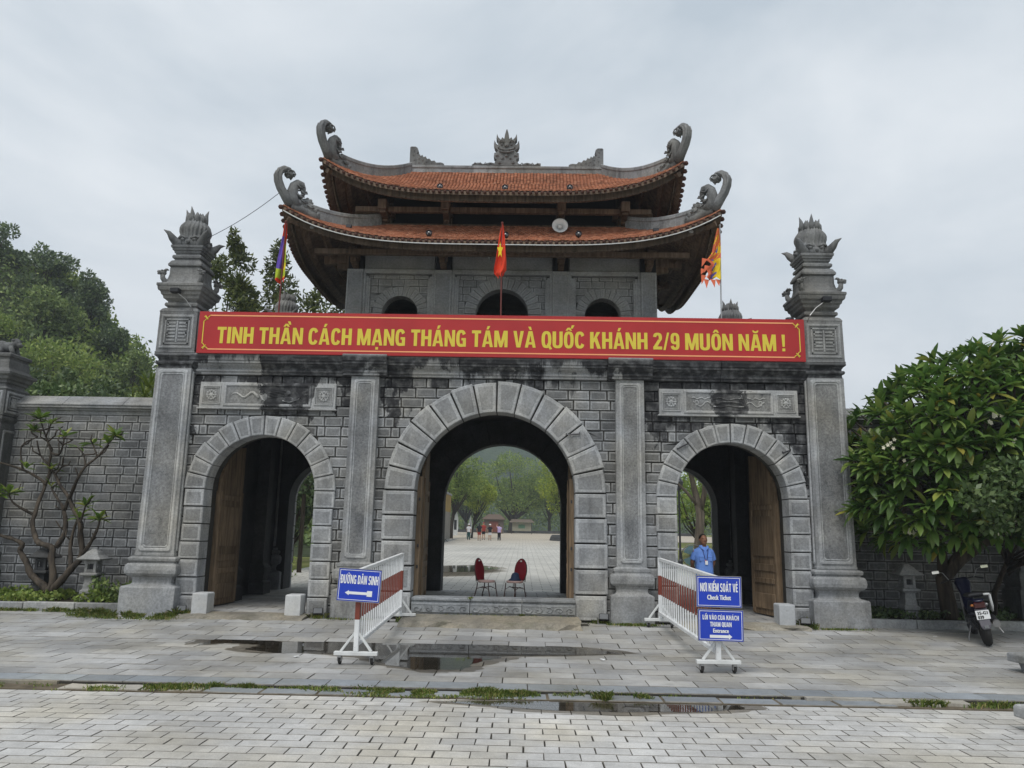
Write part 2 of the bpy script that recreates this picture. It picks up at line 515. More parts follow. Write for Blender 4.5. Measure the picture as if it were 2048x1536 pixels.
MAT['darkmetal'] = plain("dark_metal", (.05, .05, .055), .45, .5, .6)

def tile_mat():
    g = G("terracotta_tile"); p = g.pos()
    r = g.rand()
    col = g.ramp(r, [(0, (.20, .078, .042)), (.35, (.33, .125, .066)), (.75, (.39, .158, .088)), (1, (.45, .21, .125))])
    col = g.val(col, g.mapr(g.noise(p, 1.4, 5, .6), .3, .7, .72, 1.15))
    dk = g.mapr(g.noise(g.scl(p, 2.2, 2.2, 2.2), 1.0, 5, .65), .58, .72, 0, .6)
    col = g.mix(dk, col, (.06, .04, .03, 1))
    return g.done(g.bsdf(col, .8, .25, g.bump(g.noise(p, 60, 3), .3, .01)))
MAT['tile'] = tile_mat()
MAT['tile_dark'] = plain("dark_eave_tile", (.075, .035, .026), .75, .25, var=.35, scale=4)

def barrier_paint():
    g = G("barrier_paint"); p = g.n("TexCoord").outputs["Object"]
    z = g.n("SeparateXYZ", {0: p}).outputs[2]
    band = g.math('MULTIPLY', g.math('GREATER_THAN', z, .545), g.math('LESS_THAN', z, .865))
    col = g.mix(band, (.72, .73, .73, 1), (.20, .045, .028, 1))
    col = g.val(col, g.mapr(g.noise(g.pos(), 6, 5), .3, .7, .85, 1.1))
    rust = g.mapr(g.noise(g.pos(), 14, 5, .7), .66, .74, 0, .6)
    col = g.mix(rust, col, (.16, .07, .035, 1))
    return g.done(g.bsdf(col, .45, .4))
MAT['barrier'] = barrier_paint()

def water_mat():
    g = G("puddle_water")
    fr = g.n("Fresnel", {"IOR": 1.75, "Normal": g.bump(g.noise(g.pos(), 9, 2), .015, .01)}).outputs[0]
    gl = g.n("BsdfGlossy", {"Color": (.9, .9, .9, 1), "Roughness": .015, "Normal": g.bump(g.noise(g.pos(), 9, 2), .015, .01)}).outputs[0]
    tr = g.n("BsdfTransparent", {0: (.74, .72, .68, 1)}).outputs[0]
    return g.done(g.n("MixShader", {0: fr, 1: tr, 2: gl}).outputs[0])
MAT['water'] = water_mat()

MAT['leaf_frangi'] = leafmat("frangipani_leaf", [(0, (.045, .10, .020)), (.4, (.085, .165, .032)), (.8, (.135, .215, .045)), (.975, (.19, .24, .05)), (1, (.32, .26, .045))], .42, .28, .45)
MAT['leaf_small'] = leafmat("small_pale_leaf", [(0, (.05, .09, .03)), (.6, (.11, .17, .06)), (1, (.20, .26, .10))], .4, .25)
MAT['leaf_hill'] = leafmat("hill_leaf", [(0, (.07, .11, .036)), (.5, (.145, .21, .06)), (1, (.25, .30, .095))], .55, .25)
MAT['leaf_hill2'] = leafmat("hill_leaf_bright", [(0, (.10, .16, .03)), (.5, (.185, .26, .05)), (1, (.28, .33, .08))], .55, .3)
MAT['leaf_dark'] = leafmat("dark_leaf", [(0, (.045, .075, .033)), (.6, (.09, .135, .055)), (1, (.165, .21, .085))], .5, .2)
MAT['leaf_court'] = leafmat("courtyard_leaf", [(0, (.09, .15, .03)), (.5, (.20, .28, .06)), (1, (.33, .39, .085))], .55, .45)
MAT['leaf_court2'] = leafmat("courtyard_leaf_yellow", [(0, (.13, .19, .025)), (.5, (.26, .33, .045)), (1, (.40, .43, .06))], .55, .4)
MAT['leaf_back'] = leafmat("feathery_leaf", [(0, (.04, .055, .02)), (.5, (.085, .11, .033)), (1, (.18, .20, .06))], .5, .3)
MAT['grass'] = leafmat("grass_blade", [(0, (.08, .13, .025)), (.5, (.15, .21, .04)), (.8, (.23, .25, .06)), (1, (.34, .28, .12))], .6, .3)
MAT['bark'] = wood("grey_brown_bark", (.055, .045, .035), (.15, .125, .095), .6, .9)
MAT['bark_dark'] = wood("dark_wet_bark", (.022, .018, .015), (.085, .068, .05), .6, .9)
# ================================================================== ground, paving
def court_z(y):
    if y <= 0: return -0.28
    if y <= 6: return -0.28 + 0.35 * y / 6
    return 0.07 + 0.0128 * (min(y, 135) - 6)

def ground_mat():
    g = G("lawn_and_earth"); p = g.pos()
    n = g.noise(p, .35, 6, .65)
    col = g.ramp(n, [(.3, (.10, .12, .028)), (.5, (.15, .165, .045)), (.68, (.21, .19, .085))])
    return g.done(g.bsdf(g.val(col, g.mapr(g.noise(p, 9, 5, .7), .3, .7, .7, 1.2)), .95, .1))

mb = MB()
ys = [-420, -60, -13, 0, 6, 20, 40, 70, 100, 135, 220, 420, 900, 1500]
for y in ys:
    mb.v += [(-1200, y, court_z(y) - .06), (1200, y, court_z(y) - .06)]
for i in range(len(ys) - 1):
    mb.f.append((2 * i, 2 * i + 1, 2 * i + 3, 2 * i + 2)); mb.m.append(0)
tag(mb.build("ground", ground_mat()), kind="structure")

def strip_sheet(name, mat, pts):
    """paved sheet given as list of (x0, x1, y)"""
    m = MB()
    for x0, x1, y in pts: m.v += [(x0, y, court_z(y) + .0), (x1, y, court_z(y) + .0)]
    for i in range(len(pts) - 1): m.f.append((2 * i, 2 * i + 1, 2 * i + 3, 2 * i + 2)); m.m.append(0)
    return tag(m.build(name, mat), kind="structure")

def court_mat():
    g = G("courtyard_paving"); p = g.pos()
    br = g.n("TexBrick", {"Vector": p, "Color1": (.50, .485, .44, 1), "Color2": (.40, .39, .36, 1), "Mortar": (.13, .12, .10, 1), "Scale": 1.0,
                          "Mortar Size": .012, "Brick Width": .56, "Row Height": .28}, offset=.5)
    n1 = g.noise(p, .22, 5, .6); n2 = g.noise(p, 3, 5, .7)
    col = g.val(br.outputs[0], g.math('MULTIPLY', g.mapr(n1, .3, .7, .8, 1.15), g.mapr(n2, .3, .7, .88, 1.1)))
    warm = g.mapr(g.n("SeparateXYZ", {0: p}).outputs[1], 40, 75)
    col = g.mix(g.math('MULTIPLY', warm, .5), col, (.40, .31, .20, 1))
    return g.done(g.bsdf(col, .75, .3))
strip_sheet("courtyard", court_mat(), [(-7.6, 8.2, 6.0), (-7.6, 8.2, 20), (-7.4, 8.4, 40), (-7.2, 9.5, 66), (-26, 30, 70), (-26, 30, 112)])

def GZ(y):
    """level of the forecourt: falls 12 cm from the gate towards the kerb"""
    return -.12 * min(max((-.4 - y) / 2.0, 0), 1)

# forecourt slabs in front of the gate -------------------------------------------------
def slab_mesh(name, lx, ly, t, mat, bx=.005, by=.010, jit=.004, rnd=R, bz=.007):
    """paving piece: flat top, dirty worn arrises"""
    m = MB()
    j = lambda: rnd.uniform(-jit, jit)
    o = [(-lx / 2 + j(), -ly / 2 + j()), (lx / 2 + j(), -ly / 2 + j()), (lx / 2 + j(), ly / 2 + j()), (-lx / 2 + j(), ly / 2 + j())]
    i_ = [(x - math.copysign(bx, x), y - math.copysign(by, y)) for x, y in o]
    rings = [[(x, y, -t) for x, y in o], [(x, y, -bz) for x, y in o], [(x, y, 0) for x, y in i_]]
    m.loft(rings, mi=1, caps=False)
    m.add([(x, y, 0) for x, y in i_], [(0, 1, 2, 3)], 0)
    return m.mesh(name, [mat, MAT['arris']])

def lay(parent, name, rest, x0, x1, rows, pitch_y, lx, gap, mat, zf, keep, stag, zj=.0025, tilt=.0025, skip=None, alt=None, bev=(.003, .005)):
    """lays courses of pieces; the first `keep` by apparent size become parts, the others one joined part"""
    ms = [slab_mesh(name, lx - gap, pitch_y - gap, .05, mat, *bev) for _ in range(5)]
    alts = [slab_mesh(name, lx - gap, pitch_y - gap, .05, alt, *bev) for _ in range(3)] if alt else None
    items = []
    for r, y in enumerate(rows):
        x = x0 + (stag if r % 2 else 0) + R.uniform(-.02, .02)
        while x < x1:
            cx, cy = x + lx / 2, y
            if not (skip and skip(cx, cy)):
                d = math.hypot(cx - .546, cy + 14.993)
                inview = abs(cx - .546 + .017 * (cy + 15)) < .675 * (cy + 14.99) + .2 and cy > -9.0
                items.append((d if inview else 900 + d, cx, cy, r))
            x += lx
    items.sort()
    m = MB(); k = 0
    for q, (d, cx, cy, r) in enumerate(items):
        z = zf(cx, cy) + R.uniform(-zj, zj)
        rot = (R.gauss(0, tilt) + math.atan((zf(cx, cy + .1) - zf(cx, cy - .1)) / .2), R.gauss(0, tilt), R.gauss(0, .004))
        me = R.choice(ms)
        if alts and r == 0: me = R.choice(alts)
        if q < keep and d < 900:
            mesh_obj(name, me, parent, (cx, cy, z), rot)
        else:
            k0 = len(m.v)
            m.add([v.co.copy() for v in me.vertices], [tuple(p.vertices) for p in me.polygons])
            m.m[-len(me.polygons):] = [p.material_index for p in me.polygons]
            mt = Matrix.Translation((cx, cy, z)) @ Matrix.Rotation(rot[2], 4, 'Z') @ Matrix.Rotation(rot[0], 4, 'X')
            m.xf(mt, k0)
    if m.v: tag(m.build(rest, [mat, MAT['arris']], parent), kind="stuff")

fore = MB()
prof = [(-5.73, -.3), (-5.73, GZ(-5.9) - .014), (-2.4, GZ(-2.4) - .014), (-.4, -.014), (1.6, -.014), (1.6, -.3)]
fore.v = [(x, y, z) for y, z in prof for x in (-14, 14)]
fore.f = [(2 * i, 2 * i + 1, 2 * i + 3, 2 * i + 2) for i in range(5)]; fore.m = [0] * 5
forecourt = tag(fore.build("forecourt", MAT['joint']), kind="structure")
EDGE = -5.72
rows = [EDGE + .1875 + .375 * i for i in range(17)]
def fskip(x, y):
    if y > .45: return True
    if abs(x) > 12.4: return True
    if abs(abs(x) - 6.41) < .40 and y > -.2: return True
    if abs(abs(x) - 2.6) < .3 and y > -.15: return True
    if abs(x) < 1.5 and y > -.75: return True
    return y > .2 and abs(x) < 6.2
lay(forecourt, "paving_slab", "far_paving_slabs", -12.2, 12.0, rows, .375, .583, .010, MAT['slab'], lambda x, y: GZ(y), 300, .29, skip=fskip, alt=MAT['slabdark'])

pav = MB()
pav.box(-30, 30, -40, -6.03, -.45, -.192)
pavement = tag(pav.build("pavement", MAT['paver']), kind="structure")
prow = [-6.14 - .203 * i for i in range(26)]
bed = MB(); bed.box(-9, 9.4, -11.5, -6.0, -.189, -.183)
bed.build("joint_bed", MAT['joint'], pavement)
lay(pavement, "paver", "outer_pavers", -8.4, 8.8, prow, .203, .305, .008, MAT['paver'], lambda x, y: -.17, 300, .1525, tilt=.0016, zj=.0016)

# kerb between the two pavings
kb = MB(); kb.box(-14, 14, -6.035, -5.71, -.4, -.160)
kerb = tag(kb.build("kerb", MAT['dirt']), kind="structure")
km = [slab_mesh("kerb_stone", .615, .285, .06, MAT['slabdark']) for _ in range(4)]
x = -2.98
while x < 4.2:
    mesh_obj("kerb_stone", R.choice(km), kerb, (x + .31, -5.885, -.152 + R.uniform(-.006, .006)), (R.gauss(0, .008), R.gauss(0, .006), R.gauss(0, .008)))
    x += .64
def ragged(x0, x1, y0, y1, n=9, j=.06, seed=1):
    rr = random.Random(seed)
    up = [(x0 + (x1 - x0) * i / n + rr.uniform(-j, j) * .5, y1 + rr.uniform(-j, j)) for i in range(n + 1)]
    lo = [(x0 + (x1 - x0) * i / n + rr.uniform(-j, j) * .5, y0 + rr.uniform(-j, j)) for i in range(n + 1)]
    return lo + up[::-1]
MAT['patch'] = paving("broken_pale_concrete", .36, (1.06, 1.0, .88))
MAT['patch2'] = paving("worn_brown_concrete", .22, (1.08, 1.0, .82))
for (a, b, c, d, mk, z) in ((-4.6, -3.71, -6.01, -5.77, 'patch', -0.147), (-3.69, -3.02, -5.98, -5.77, 'patch', -0.155), (-6.69, -4.76, -5.77, -5.34, 'patch2', -0.127), (3.45, 4.36, -5.72, -5.45, 'patch2', -0.125), (3.77, 4.52, -5.79, -5.58, 'patch', -0.123), (4.52, 5.16, -5.96, -5.66, 'patch', -0.131), (4.57, 5.32, -5.68, -5.53, 'patch2', -0.126), (5.06, 5.54, -5.92, -5.64, 'patch', -0.129)):
    p = MB(); p.slab(ragged(a, b, c, d, 8, .03, int(abs(a) * 100)), z - .05, z)
    p.build("concrete_patch", MAT[mk], kerb)

# ================================================================== masonry tools
def arch_wall(mb, x0, x1, zb, zt, ops, y0, y1, mi=0, nseg=28):
    """wall slab with round-headed openings ops = [(xc, r, spring)]"""
    def both(q):
        n = len(q)
        mb.add([(x, y0, z) for x, z in q] + [(x, y1, z) for x, z in q], [tuple(range(n)), tuple(range(2 * n - 1, n - 1, -1))], mi)
    cur = x0
    for xc, r, zs in ops:
        both([(cur, zb), (xc - r, zb), (xc - r, zt), (cur, zt)])
        pts = [(xc - r * cos(pi * i / nseg), zs + r * sin(pi * i / nseg)) for i in range(nseg + 1)]
        for i in range(nseg):
            a, b = pts[i], pts[i + 1]
            both([a, b, (b[0], zt), (a[0], zt)])
        loop = [(xc - r, zb)] + pts + [(xc + r, zb)]
        for a, b in zip(loop, loop[1:]):
            mb.add([(a[0], y0, a[1]), (b[0], y0, b[1]), (b[0], y1, b[1]), (a[0], y1, a[1])], [(0, 3, 2, 1)], mi)
        cur = xc + r
    both([(cur, zb), (x1, zb), (x1, zt), (cur, zt)])
    mb.add([(x0, y0, zt), (x1, y0, zt), (x1, y1, zt), (x0, y1, zt)], [(0, 1, 2, 3)], mi)
    for x in (x0, x1):
        mb.add([(x, y0, zb), (x, y1, zb), (x, y1, zt), (x, y0, zt)], [(0, 1, 2, 3)], mi)
    return mb

def course_bricks(segs, z0, z1, rowh, joint, wmin, wmax, holes=(), rects=(), rnd=R, stag=True):
    """brick outlines for a wall: segs = x intervals, holes = arches (xc, R outer, spring), rects = covered rectangles"""
    out = []; z = z0; row = 0
    while z < z1 - .03:
        zt = min(z + rowh, z1)
        for a, b in segs:
            x = a - rnd.uniform(0, .25)
            while x < b:
                w = rnd.uniform(wmin, wmax) if rnd.random() > .14 else rnd.uniform(.14, .2)
                q0, q1 = max(x, a), min(x + w - joint, b)
                x += w
                if q1 - q0 < .06: continue
                j = lambda: rnd.uniform(-.004, .004)
                poly = [(q0 + j(), z + joint / 2 + j()), (q1 + j(), z + joint / 2 + j()), (q1 + j(), zt - joint / 2 + j()), (q0 + j(), zt - joint / 2 + j())]
                if any(q0 > r[0] - .01 and q1 < r[1] + .01 and z > r[2] - .01 and zt < r[3] + .01 for r in rects): continue
                for xc, ro, zs in holes:
                    cx, cz = (q0 + q1) / 2, (z + zt) / 2
                    if len(poly) < 3: break
                    if zt <= zs + .02:
                        if cx < xc: poly = clip_half(poly, -1, 0, -(xc - ro))
                        else: poly = clip_half(poly, 1, 0, xc + ro)
                    else:
                        dx, dz = cx - xc, max(cz - zs, .001)
                        if math.hypot(dx, dz) < ro + .5:
                            l = math.hypot(dx, dz); nx, nz = dx / l, dz / l
                            poly = clip_half(poly, nx, nz, nx * xc + nz * zs + ro)
                if len(poly) >= 3 and abs(area(poly)) > .006: out.append(poly)
        z += rowh; row += 1
    return out

def place_bricks(parent, polys, yf, mats, name="brick", rest="small_bricks", limit=300, depth=.1, jit=.006, margin=.022, rnd=R, mat4=None, prune=None):
    polys = sorted(polys, key=lambda p: -abs(area(p)))
    if prune: polys.sort(key=prune)
    m = MB()
    for i, p in enumerate(polys):
        y = yf + rnd.uniform(-jit, jit)
        if i < limit:
            b = MB(); cx = sum(q[0] for q in p) / len(p); cz = min(q[1] for q in p)
            stone_block(b, p, 0, depth, .010, margin, .005, o=(cx, cz))
            b.build(name, mats, parent, loc=(cx, y, cz))
        else:
            stone_block(m, p, y, depth, .010, margin, .005)
    if m.v: tag(m.build(rest, mats, parent), kind="stuff")

def arch_stones(parent, xc, zs, r, ro, n, jamb_h, zb, yf, mats, depth=.4, name="arch_stone", margin=.035, j=.020, jit=.014):
    def blk(poly):
        cx = sum(q[0] for q in poly) / len(poly); cz = min(q[1] for q in poly)
        b = MB(); stone_block(b, poly, 0, depth, .014, margin, .004, o=(cx, cz))
        b.build(name, mats, parent, loc=(cx, yf + R.uniform(-jit, jit), cz))
    for i in range(n):
        da = j / 2 / ro
        a0, a1 = pi * i / n + da, pi * (i + 1) / n - da; am = (a0 + a1) / 2
        P = lambda rad, a: (xc + rad * cos(a), zs + rad * sin(a))
        r_o = ro + R.uniform(-.02, .02); a0 += R.uniform(-.003, .003); a1 += R.uniform(-.003, .003)
        blk([P(r, a0), P(r_o, a0), P(r_o, am), P(r_o, a1), P(r, a1), P(r, am)])
    if jamb_h:
        k = int(round((zs - zb) / jamb_h)); h = (zs - zb) / k
        for s in (-1, 1):
            for q in range(k):
                z0, z1 = zb + q * h + j / 2, zb + (q + 1) * h - j / 2
                xa, xb = sorted((xc + s * r, xc + s * (ro + R.uniform(-.015, .02))))
                blk([(xa, z0), (xb, z0), (xb, z1), (xa, z1)])

def panel_frame(mb, x0, x1, z0, z1, y, w, t, cham, mi=0):
    """raised moulded border on a face looking to -y, with cut corners inside"""
    o = [(x0, z0), (x1, z0), (x1, z1), (x0, z1)]
    o = [(x0 + cham * .6, z0), (x1 - cham * .6, z0), (x1, z0 + cham * .6), (x1, z1 - cham * .6), (x1 - cham * .6, z1), (x0 + cham * .6, z1), (x0, z1 - cham * .6), (x0, z0 + cham * .6)]
    xi0, xi1, zi0, zi1 = x0 + w, x1 - w, z0 + w, z1 - w
    i = [(xi0 + cham, zi0), (xi1 - cham, zi0), (xi1, zi0 + cham), (xi1, zi1 - cham), (xi1 - cham, zi1), (xi0 + cham, zi1), (xi0, zi1 - cham), (xi0, zi0 + cham)]
    mid = [((a[0] * .75 + b[0] * .25), (a[1] * .75 + b[1] * .25)) for a, b in zip(o, i)]
    mid2 = [((a[0] * .25 + b[0] * .75), (a[1] * .25 + b[1] * .75)) for a, b in zip(o, i)]
    rings = [[(x, y, z) for x, z in o], [(x, y - t, z) for x, z in mid], [(x, y - t, z) for x, z in mid2], [(x, y + .002, z) for x, z in i]]
    mb.loft(rings, mi, caps=False)
    return i

# ================================================================== the gatehouse
AX, ZS, RS, RSO = 4.562, 2.358, 1.066, 1.454
ZM, RM, RMO = 2.401, 1.549, 2.151
GD = 6.04
gate = thing("stone_gatehouse", "grey stone gatehouse with three round arches below the red banner", "gatehouse")
w = MB(); ops = [(-AX, RS + .03, ZS), (0, RM + .03, ZM), (AX, RS + .03, ZS)]
arch_wall(w, -6.12, 6.12, -.1, 5.02, ops, .035, .62)
w.build("front_wall", MAT['mortar'], gate)
w = MB(); arch_wall(w, -6.12, 6.12, -.1, 5.02, [(-AX, RS, ZS), (0, RM, ZM), (AX, RS, ZS)], GD - .62, GD)
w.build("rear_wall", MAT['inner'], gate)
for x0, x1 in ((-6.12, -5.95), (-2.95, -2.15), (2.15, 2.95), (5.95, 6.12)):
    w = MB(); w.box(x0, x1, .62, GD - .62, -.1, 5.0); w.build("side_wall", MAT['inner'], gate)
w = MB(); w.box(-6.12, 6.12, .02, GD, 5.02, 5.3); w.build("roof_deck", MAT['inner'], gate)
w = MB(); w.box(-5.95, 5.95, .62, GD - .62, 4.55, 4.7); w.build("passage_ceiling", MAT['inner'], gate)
# inner pilasters on the rear and side walls
for s in (-1, 1):
    for yy in (2.1, 4.0):
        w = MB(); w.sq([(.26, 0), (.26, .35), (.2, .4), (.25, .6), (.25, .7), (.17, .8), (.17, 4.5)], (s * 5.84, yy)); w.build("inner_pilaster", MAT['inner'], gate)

PANX0, PANX1, PANZ0, PANZ1 = 3.19, 5.90, 3.93, 4.47
polys = course_bricks([(-6.08, -2.86), (-2.37, 2.37), (2.86, 6.08)], .02, 4.64, .2, .022, .28, .46,
                      holes=[(-AX, RSO - .03, ZS), (0, RMO - .03, ZM), (AX, RSO - .03, ZS)], rects=[(-PANX1, -PANX0, PANZ0, PANZ1), (PANX0, PANX1, PANZ0, PANZ1)])
place_bricks(gate, polys, 0.0, [MAT['brick'], MAT['brick_edge']], limit=300, jit=.016)
for s in (-1, 1):
    arch_stones(gate, s * AX, ZS, RS, RSO, 14, .33, .03, -.06, [MAT['arch'], MAT['arch_edge']])
arch_stones(gate, 0, ZM, RM, RMO, 14, .465, .03, -.07, [MAT['arch'], MAT['arch_edge']], margin=.05, j=.030)
# rear arch surrounds, seen from inside through the passages
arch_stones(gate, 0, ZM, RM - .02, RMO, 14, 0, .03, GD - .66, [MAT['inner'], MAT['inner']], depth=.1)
for s in (-1, 1):
    arch_stones(gate, s * AX, ZS, RS - .012, RSO, 14, .33, .05, GD - .05, [MAT['arch'], MAT['arch_edge']], depth=.1, name="rear_arch_stone")

PIL_PROF = [((.405, .18), 0), ((.405, .18), .50), ((.39, .17), .52), ((.315, .12), .55), ((.295, .105), .58), ((.295, .105), .63), ((.32, .125), .685), ((.375, .155), .70),
            ((.405, .175), .735), ((.415, .18), .80), ((.405, .175), .87), ((.375, .155), .905), ((.33, .14), .91), ((.33, .14), .94), ((.345, .15), .955), ((.345, .15), 1.005), ((.31, .13), 1.02),
            ((.283, .10), 1.03), ((.276, .10), 4.62)]
for s in (-1, 1):
    xc = s * 2.61
    w = MB(); w.sq(PIL_PROF, (xc, -.02))
    p = w.build("pilaster", MAT['pil'], gate, bevel=.006)
    f = MB(); panel_frame(f, xc - .215, xc + .215, 1.10, 4.56, -.121, .06, .022, .05); f.build("panel_frame", MAT['arch_edge'], p)
    f = MB(); panel_frame(f, xc - .155, xc + .155, 1.16, 4.50, -.1215, .025, .012, .03); f.build("panel_frame", MAT['arch_edge'], p)
    f = MB(); f.box(xc - .20, xc + .20, -.1222, -.11, 1.12, 4.54); f.build("shaft_panel", MAT['pil_panel'], p)

# cornice, breaking forward over the pilasters
CORN = [(.03, 4.625), (.06, 4.63), (.06, 4.67), (.085, 4.685), (.085, 4.715), (.06, 4.73), (.07, 4.76), (.12, 4.80), (.135, 4.83), (.17, 4.84), (.17, 4.885), (.19, 4.895), (.20, 5.0), (.18, 5.03)]
def cornice_run(x0, x1, off):
    m = MB(); rings = []
    for d, z in CORN: rings.append([(x0, -d - off, z), (x1, -d - off, z), (x1, .25, z), (x0, .25, z)])
    m.loft(rings); return m
for a, b in ((-6.12, -4.7), (-4.69, -3.05), (-2.17, -.75), (-.74, .86), (.87, 2.17), (3.05, 4.4), (4.41, 6.12)):
    cornice_run(a, b, R.uniform(0, .004)).build("cornice", MAT['dress'], gate, bevel=.004)
for s in (-1, 1):
    cornice_run(s * 2.61 - .435, s * 2.61 + .435, .12).build("cornice", MAT['dress'], gate, bevel=.004)
w = MB(); w.box(-6.08, 6.08, -.05, .12, 5.031, 5.72); w.sq([((6.1, .12), 5.72), ((6.1, .12), 5.78), ((6.1, .05), 5.82)], (0, .035))
w.build("parapet", MAT['dress'], gate)
w = MB(); w.box(-6.08, 6.08, GD - .2, GD, 5.301, 5.8); w.build("parapet", MAT['dress'], gate)

# carved panels over the side arches
for s in (-1, 1):
    xc = s * 4.545; hw = (PANX1 - PANX0) / 2
    w = MB(); w.box(xc - hw, xc + hw, -.055, .03, PANZ0 + .03, PANZ1); w.box(xc - hw - .03, xc + hw + .03, -.085, .03, PANZ0, PANZ0 + .03)
    p = w.build("carved_panel", MAT['panelst'], gate, bevel=.006)
    for q in (-1, 1):
        cx = xc + q * (hw - .235); cz = (PANZ0 + PANZ1) / 2 + .01
        f = MB(); f.box(cx - .155, cx + .155, -.0575, -.054, cz - .155, cz + .155); f.build("rosette_bed", MAT['panelbed'], p)
        f = MB(); panel_frame(f, cx - .19, cx + .19, cz - .19, cz + .19, -.056, .035, .018, .0); panel_frame(f, cx - .15, cx + .15, cz - .15, cz + .15, -.058, .015, .01, 0)
        f.build("rosette_frame", MAT['panelst'], p)
        f = MB()
        for k in range(12):
            a = 2 * pi * k / 12
            f.ball((cx + .085 * cos(a), -.06, cz + .085 * sin(a)), (.026, .014, .026), 6, 4)
        f.ball((cx, -.06, cz), (.048, .022, .048), 10, 5)
        for k in range(6):
            a = 2 * pi * k / 6; f.ball((cx + .055 * cos(a), -.06, cz + .055 * sin(a)), (.02, .018, .02), 6, 4)
        f.build("rosette", MAT['panelst'], p, smooth=True)
    f = MB(); bx = hw - .48
    f.box(xc - bx + .04, xc + bx - .04, -.0575, -.054, PANZ0 + .10, PANZ1 - .07); f.build("relief_bed", MAT['panelbed'], p)
    f = MB(); panel_frame(f, xc - bx, xc + bx, PANZ0 + .055, PANZ1 - .02, -.056, .06, .022, .0); f.build("relief_frame", MAT['panelst'], p)
    f = MB(); cz = (PANZ0 + PANZ1) / 2 + .015
    if s < 0:
        f.tube([(xc - .72 + .055 * k, -.058, cz + .06 * sin(k * 1.05) * (.6 + .05 * k)) for k in range(11)], [.012 + .002 * k for k in range(11)], 6)
        f.ball((xc - .13, -.06, cz + .06), (.05, .02, .04)); f.tube([(xc - .15, -.06, cz + .02), (xc - .1, -.06, cz - .09), (xc - .05, -.06, cz - .11)], .016, 6)
        for k in range(4): f.tube([(xc + .02, -.058, cz - .06 + .035 * k), (xc + .2, -.062, cz - .02 + .03 * k), (xc + .36, -.058, cz + .01 + .03 * k)], .010, 5)
        f.ball((xc + .42, -.06, cz + .05), (.045, .022, .05)); f.ball((xc + .42, -.06, cz - .08), (.11, .022, .055))
        f.tube([(xc + .3, -.058, cz - .1), (xc + .45, -.06, cz - .13), (xc + .62, -.058, cz - .08), (xc + .66, -.058, cz - .02)], .014, 6)
        f.tube([(xc + .72, -.058, cz + .07), (xc + .78, -.06, cz + .08), (xc + .79, -.058, cz + .03), (xc + .73, -.058, cz + .01)], .011, 5)
    else:
        for q in (-1, 1):
            f.tube([(xc + q * (.72 - .05 * k), -.058, cz + .075 + .022 * sin(k * 2.1)) for k in range(8)], .013, 5)
            f.tube([(xc + q * (.70 - .05 * k), -.058, cz - .04 + .05 * cos(k * 1.1)) for k in range(8)], .014, 5)
            f.tube([(xc + q * (.62 + .03 * cos(a)), -.058, cz - .02 + .05 * sin(a)) for a in (0, 1, 2, 3, 4, 5, 6)], .014, 5)
        f.tube([(xc - .25, -.058, cz - .02), (xc - .1, -.06, cz + .01), (xc + .1, -.06, cz + .01), (xc + .25, -.058, cz - .02)], .02, 6)
        f.tube([(xc - .3, -.058, cz + .07), (xc - .15, -.06, cz + .09), (xc, -.06, cz + .04), (xc + .15, -.06, cz + .08), (xc + .3, -.058, cz + .07)], .013, 5)
        f.tube([(xc - .3, -.058, cz - .08), (xc - .15, -.06, cz - .1), (xc, -.06, cz - .06), (xc + .15, -.06, cz - .09), (xc + .3, -.058, cz - .08)], .013, 5)
        f.ball((xc - .2, -.06, cz), (.05, .02, .05))
    f.build("carved_relief", MAT['panelst'], p, smooth=True)

# iron-grey cramps let into the arch stones
def cramp(x, z, a, l):
    f = MB(); c, s_ = cos(a), sin(a)
    f.tube([(x - c * l, -.085, z - s_ * l + .03), (x - c * l, -.09, z - s_ * l), (x, -.092, z + .005), (x + c * l, -.09, z + s_ * l), (x + c * l, -.085, z + s_ * l + .03)], .014, 6)
    f.build("iron_cramp", MAT['darkmetal'], gate)
cramp(1.50, 3.53, .1, .13); cramp(3.62, 3.33, .5, .12); cramp(5.62, 3.26, .35, .08)

# door leaves, swung inwards
def door_leaf(xh, s, wdt, top_r, ang, zspring, zb=.1):
    d = MB(); t = .07
    H = zspring
    pts = [(0, 0), (wdt, 0), (wdt, H + top_r * .92 - zb)]
    for k in range(7):
        a = pi / 2 * k / 6
        pts.append((wdt - (wdt) * sin(a), H - zb + top_r * .92 * cos(a)))
    poly = []
    for p in pts:
        if not poly or math.hypot(p[0] - poly[-1][0], p[1] - poly[-1][1]) > .01: poly.append(p)
    d.prism(poly, -t / 2, t / 2)
    leaf = d.build("door_leaf", MAT['wood_door'], gate, loc=(xh, .66, zb), rot=(0, 0, ang), bevel=.006)
    for yy in (-1, 1):
        for (z0, z1) in ((.12, .42), (.62, .72), (.86, 1.0), (1.15, 1.95), (2.08, 2.18)):
            f = MB(); y0 = yy * t / 2
            f.box(.12, wdt - .12, min(y0, y0 + yy * .028), max(y0, y0 + yy * .028), z0, z1)
            f.build("door_panel", MAT['wood_door'], leaf, bevel=.006)
        for xx in (0.0, wdt - .10):
            f = MB(); y0 = yy * t / 2
            f.box(xx, xx + .10, min(y0, y0 + yy * .022), max(y0, y0 + yy * .022), .02, H - .1); f.build("door_stile", MAT['wood_door'], leaf, bevel=.005)
    return leaf
door_leaf(-AX - RS + .0, 1, 1.0, RS, radians(84), ZS)
door_leaf(AX + RS - .0, -1, 1.0, RS, radians(103), ZS)
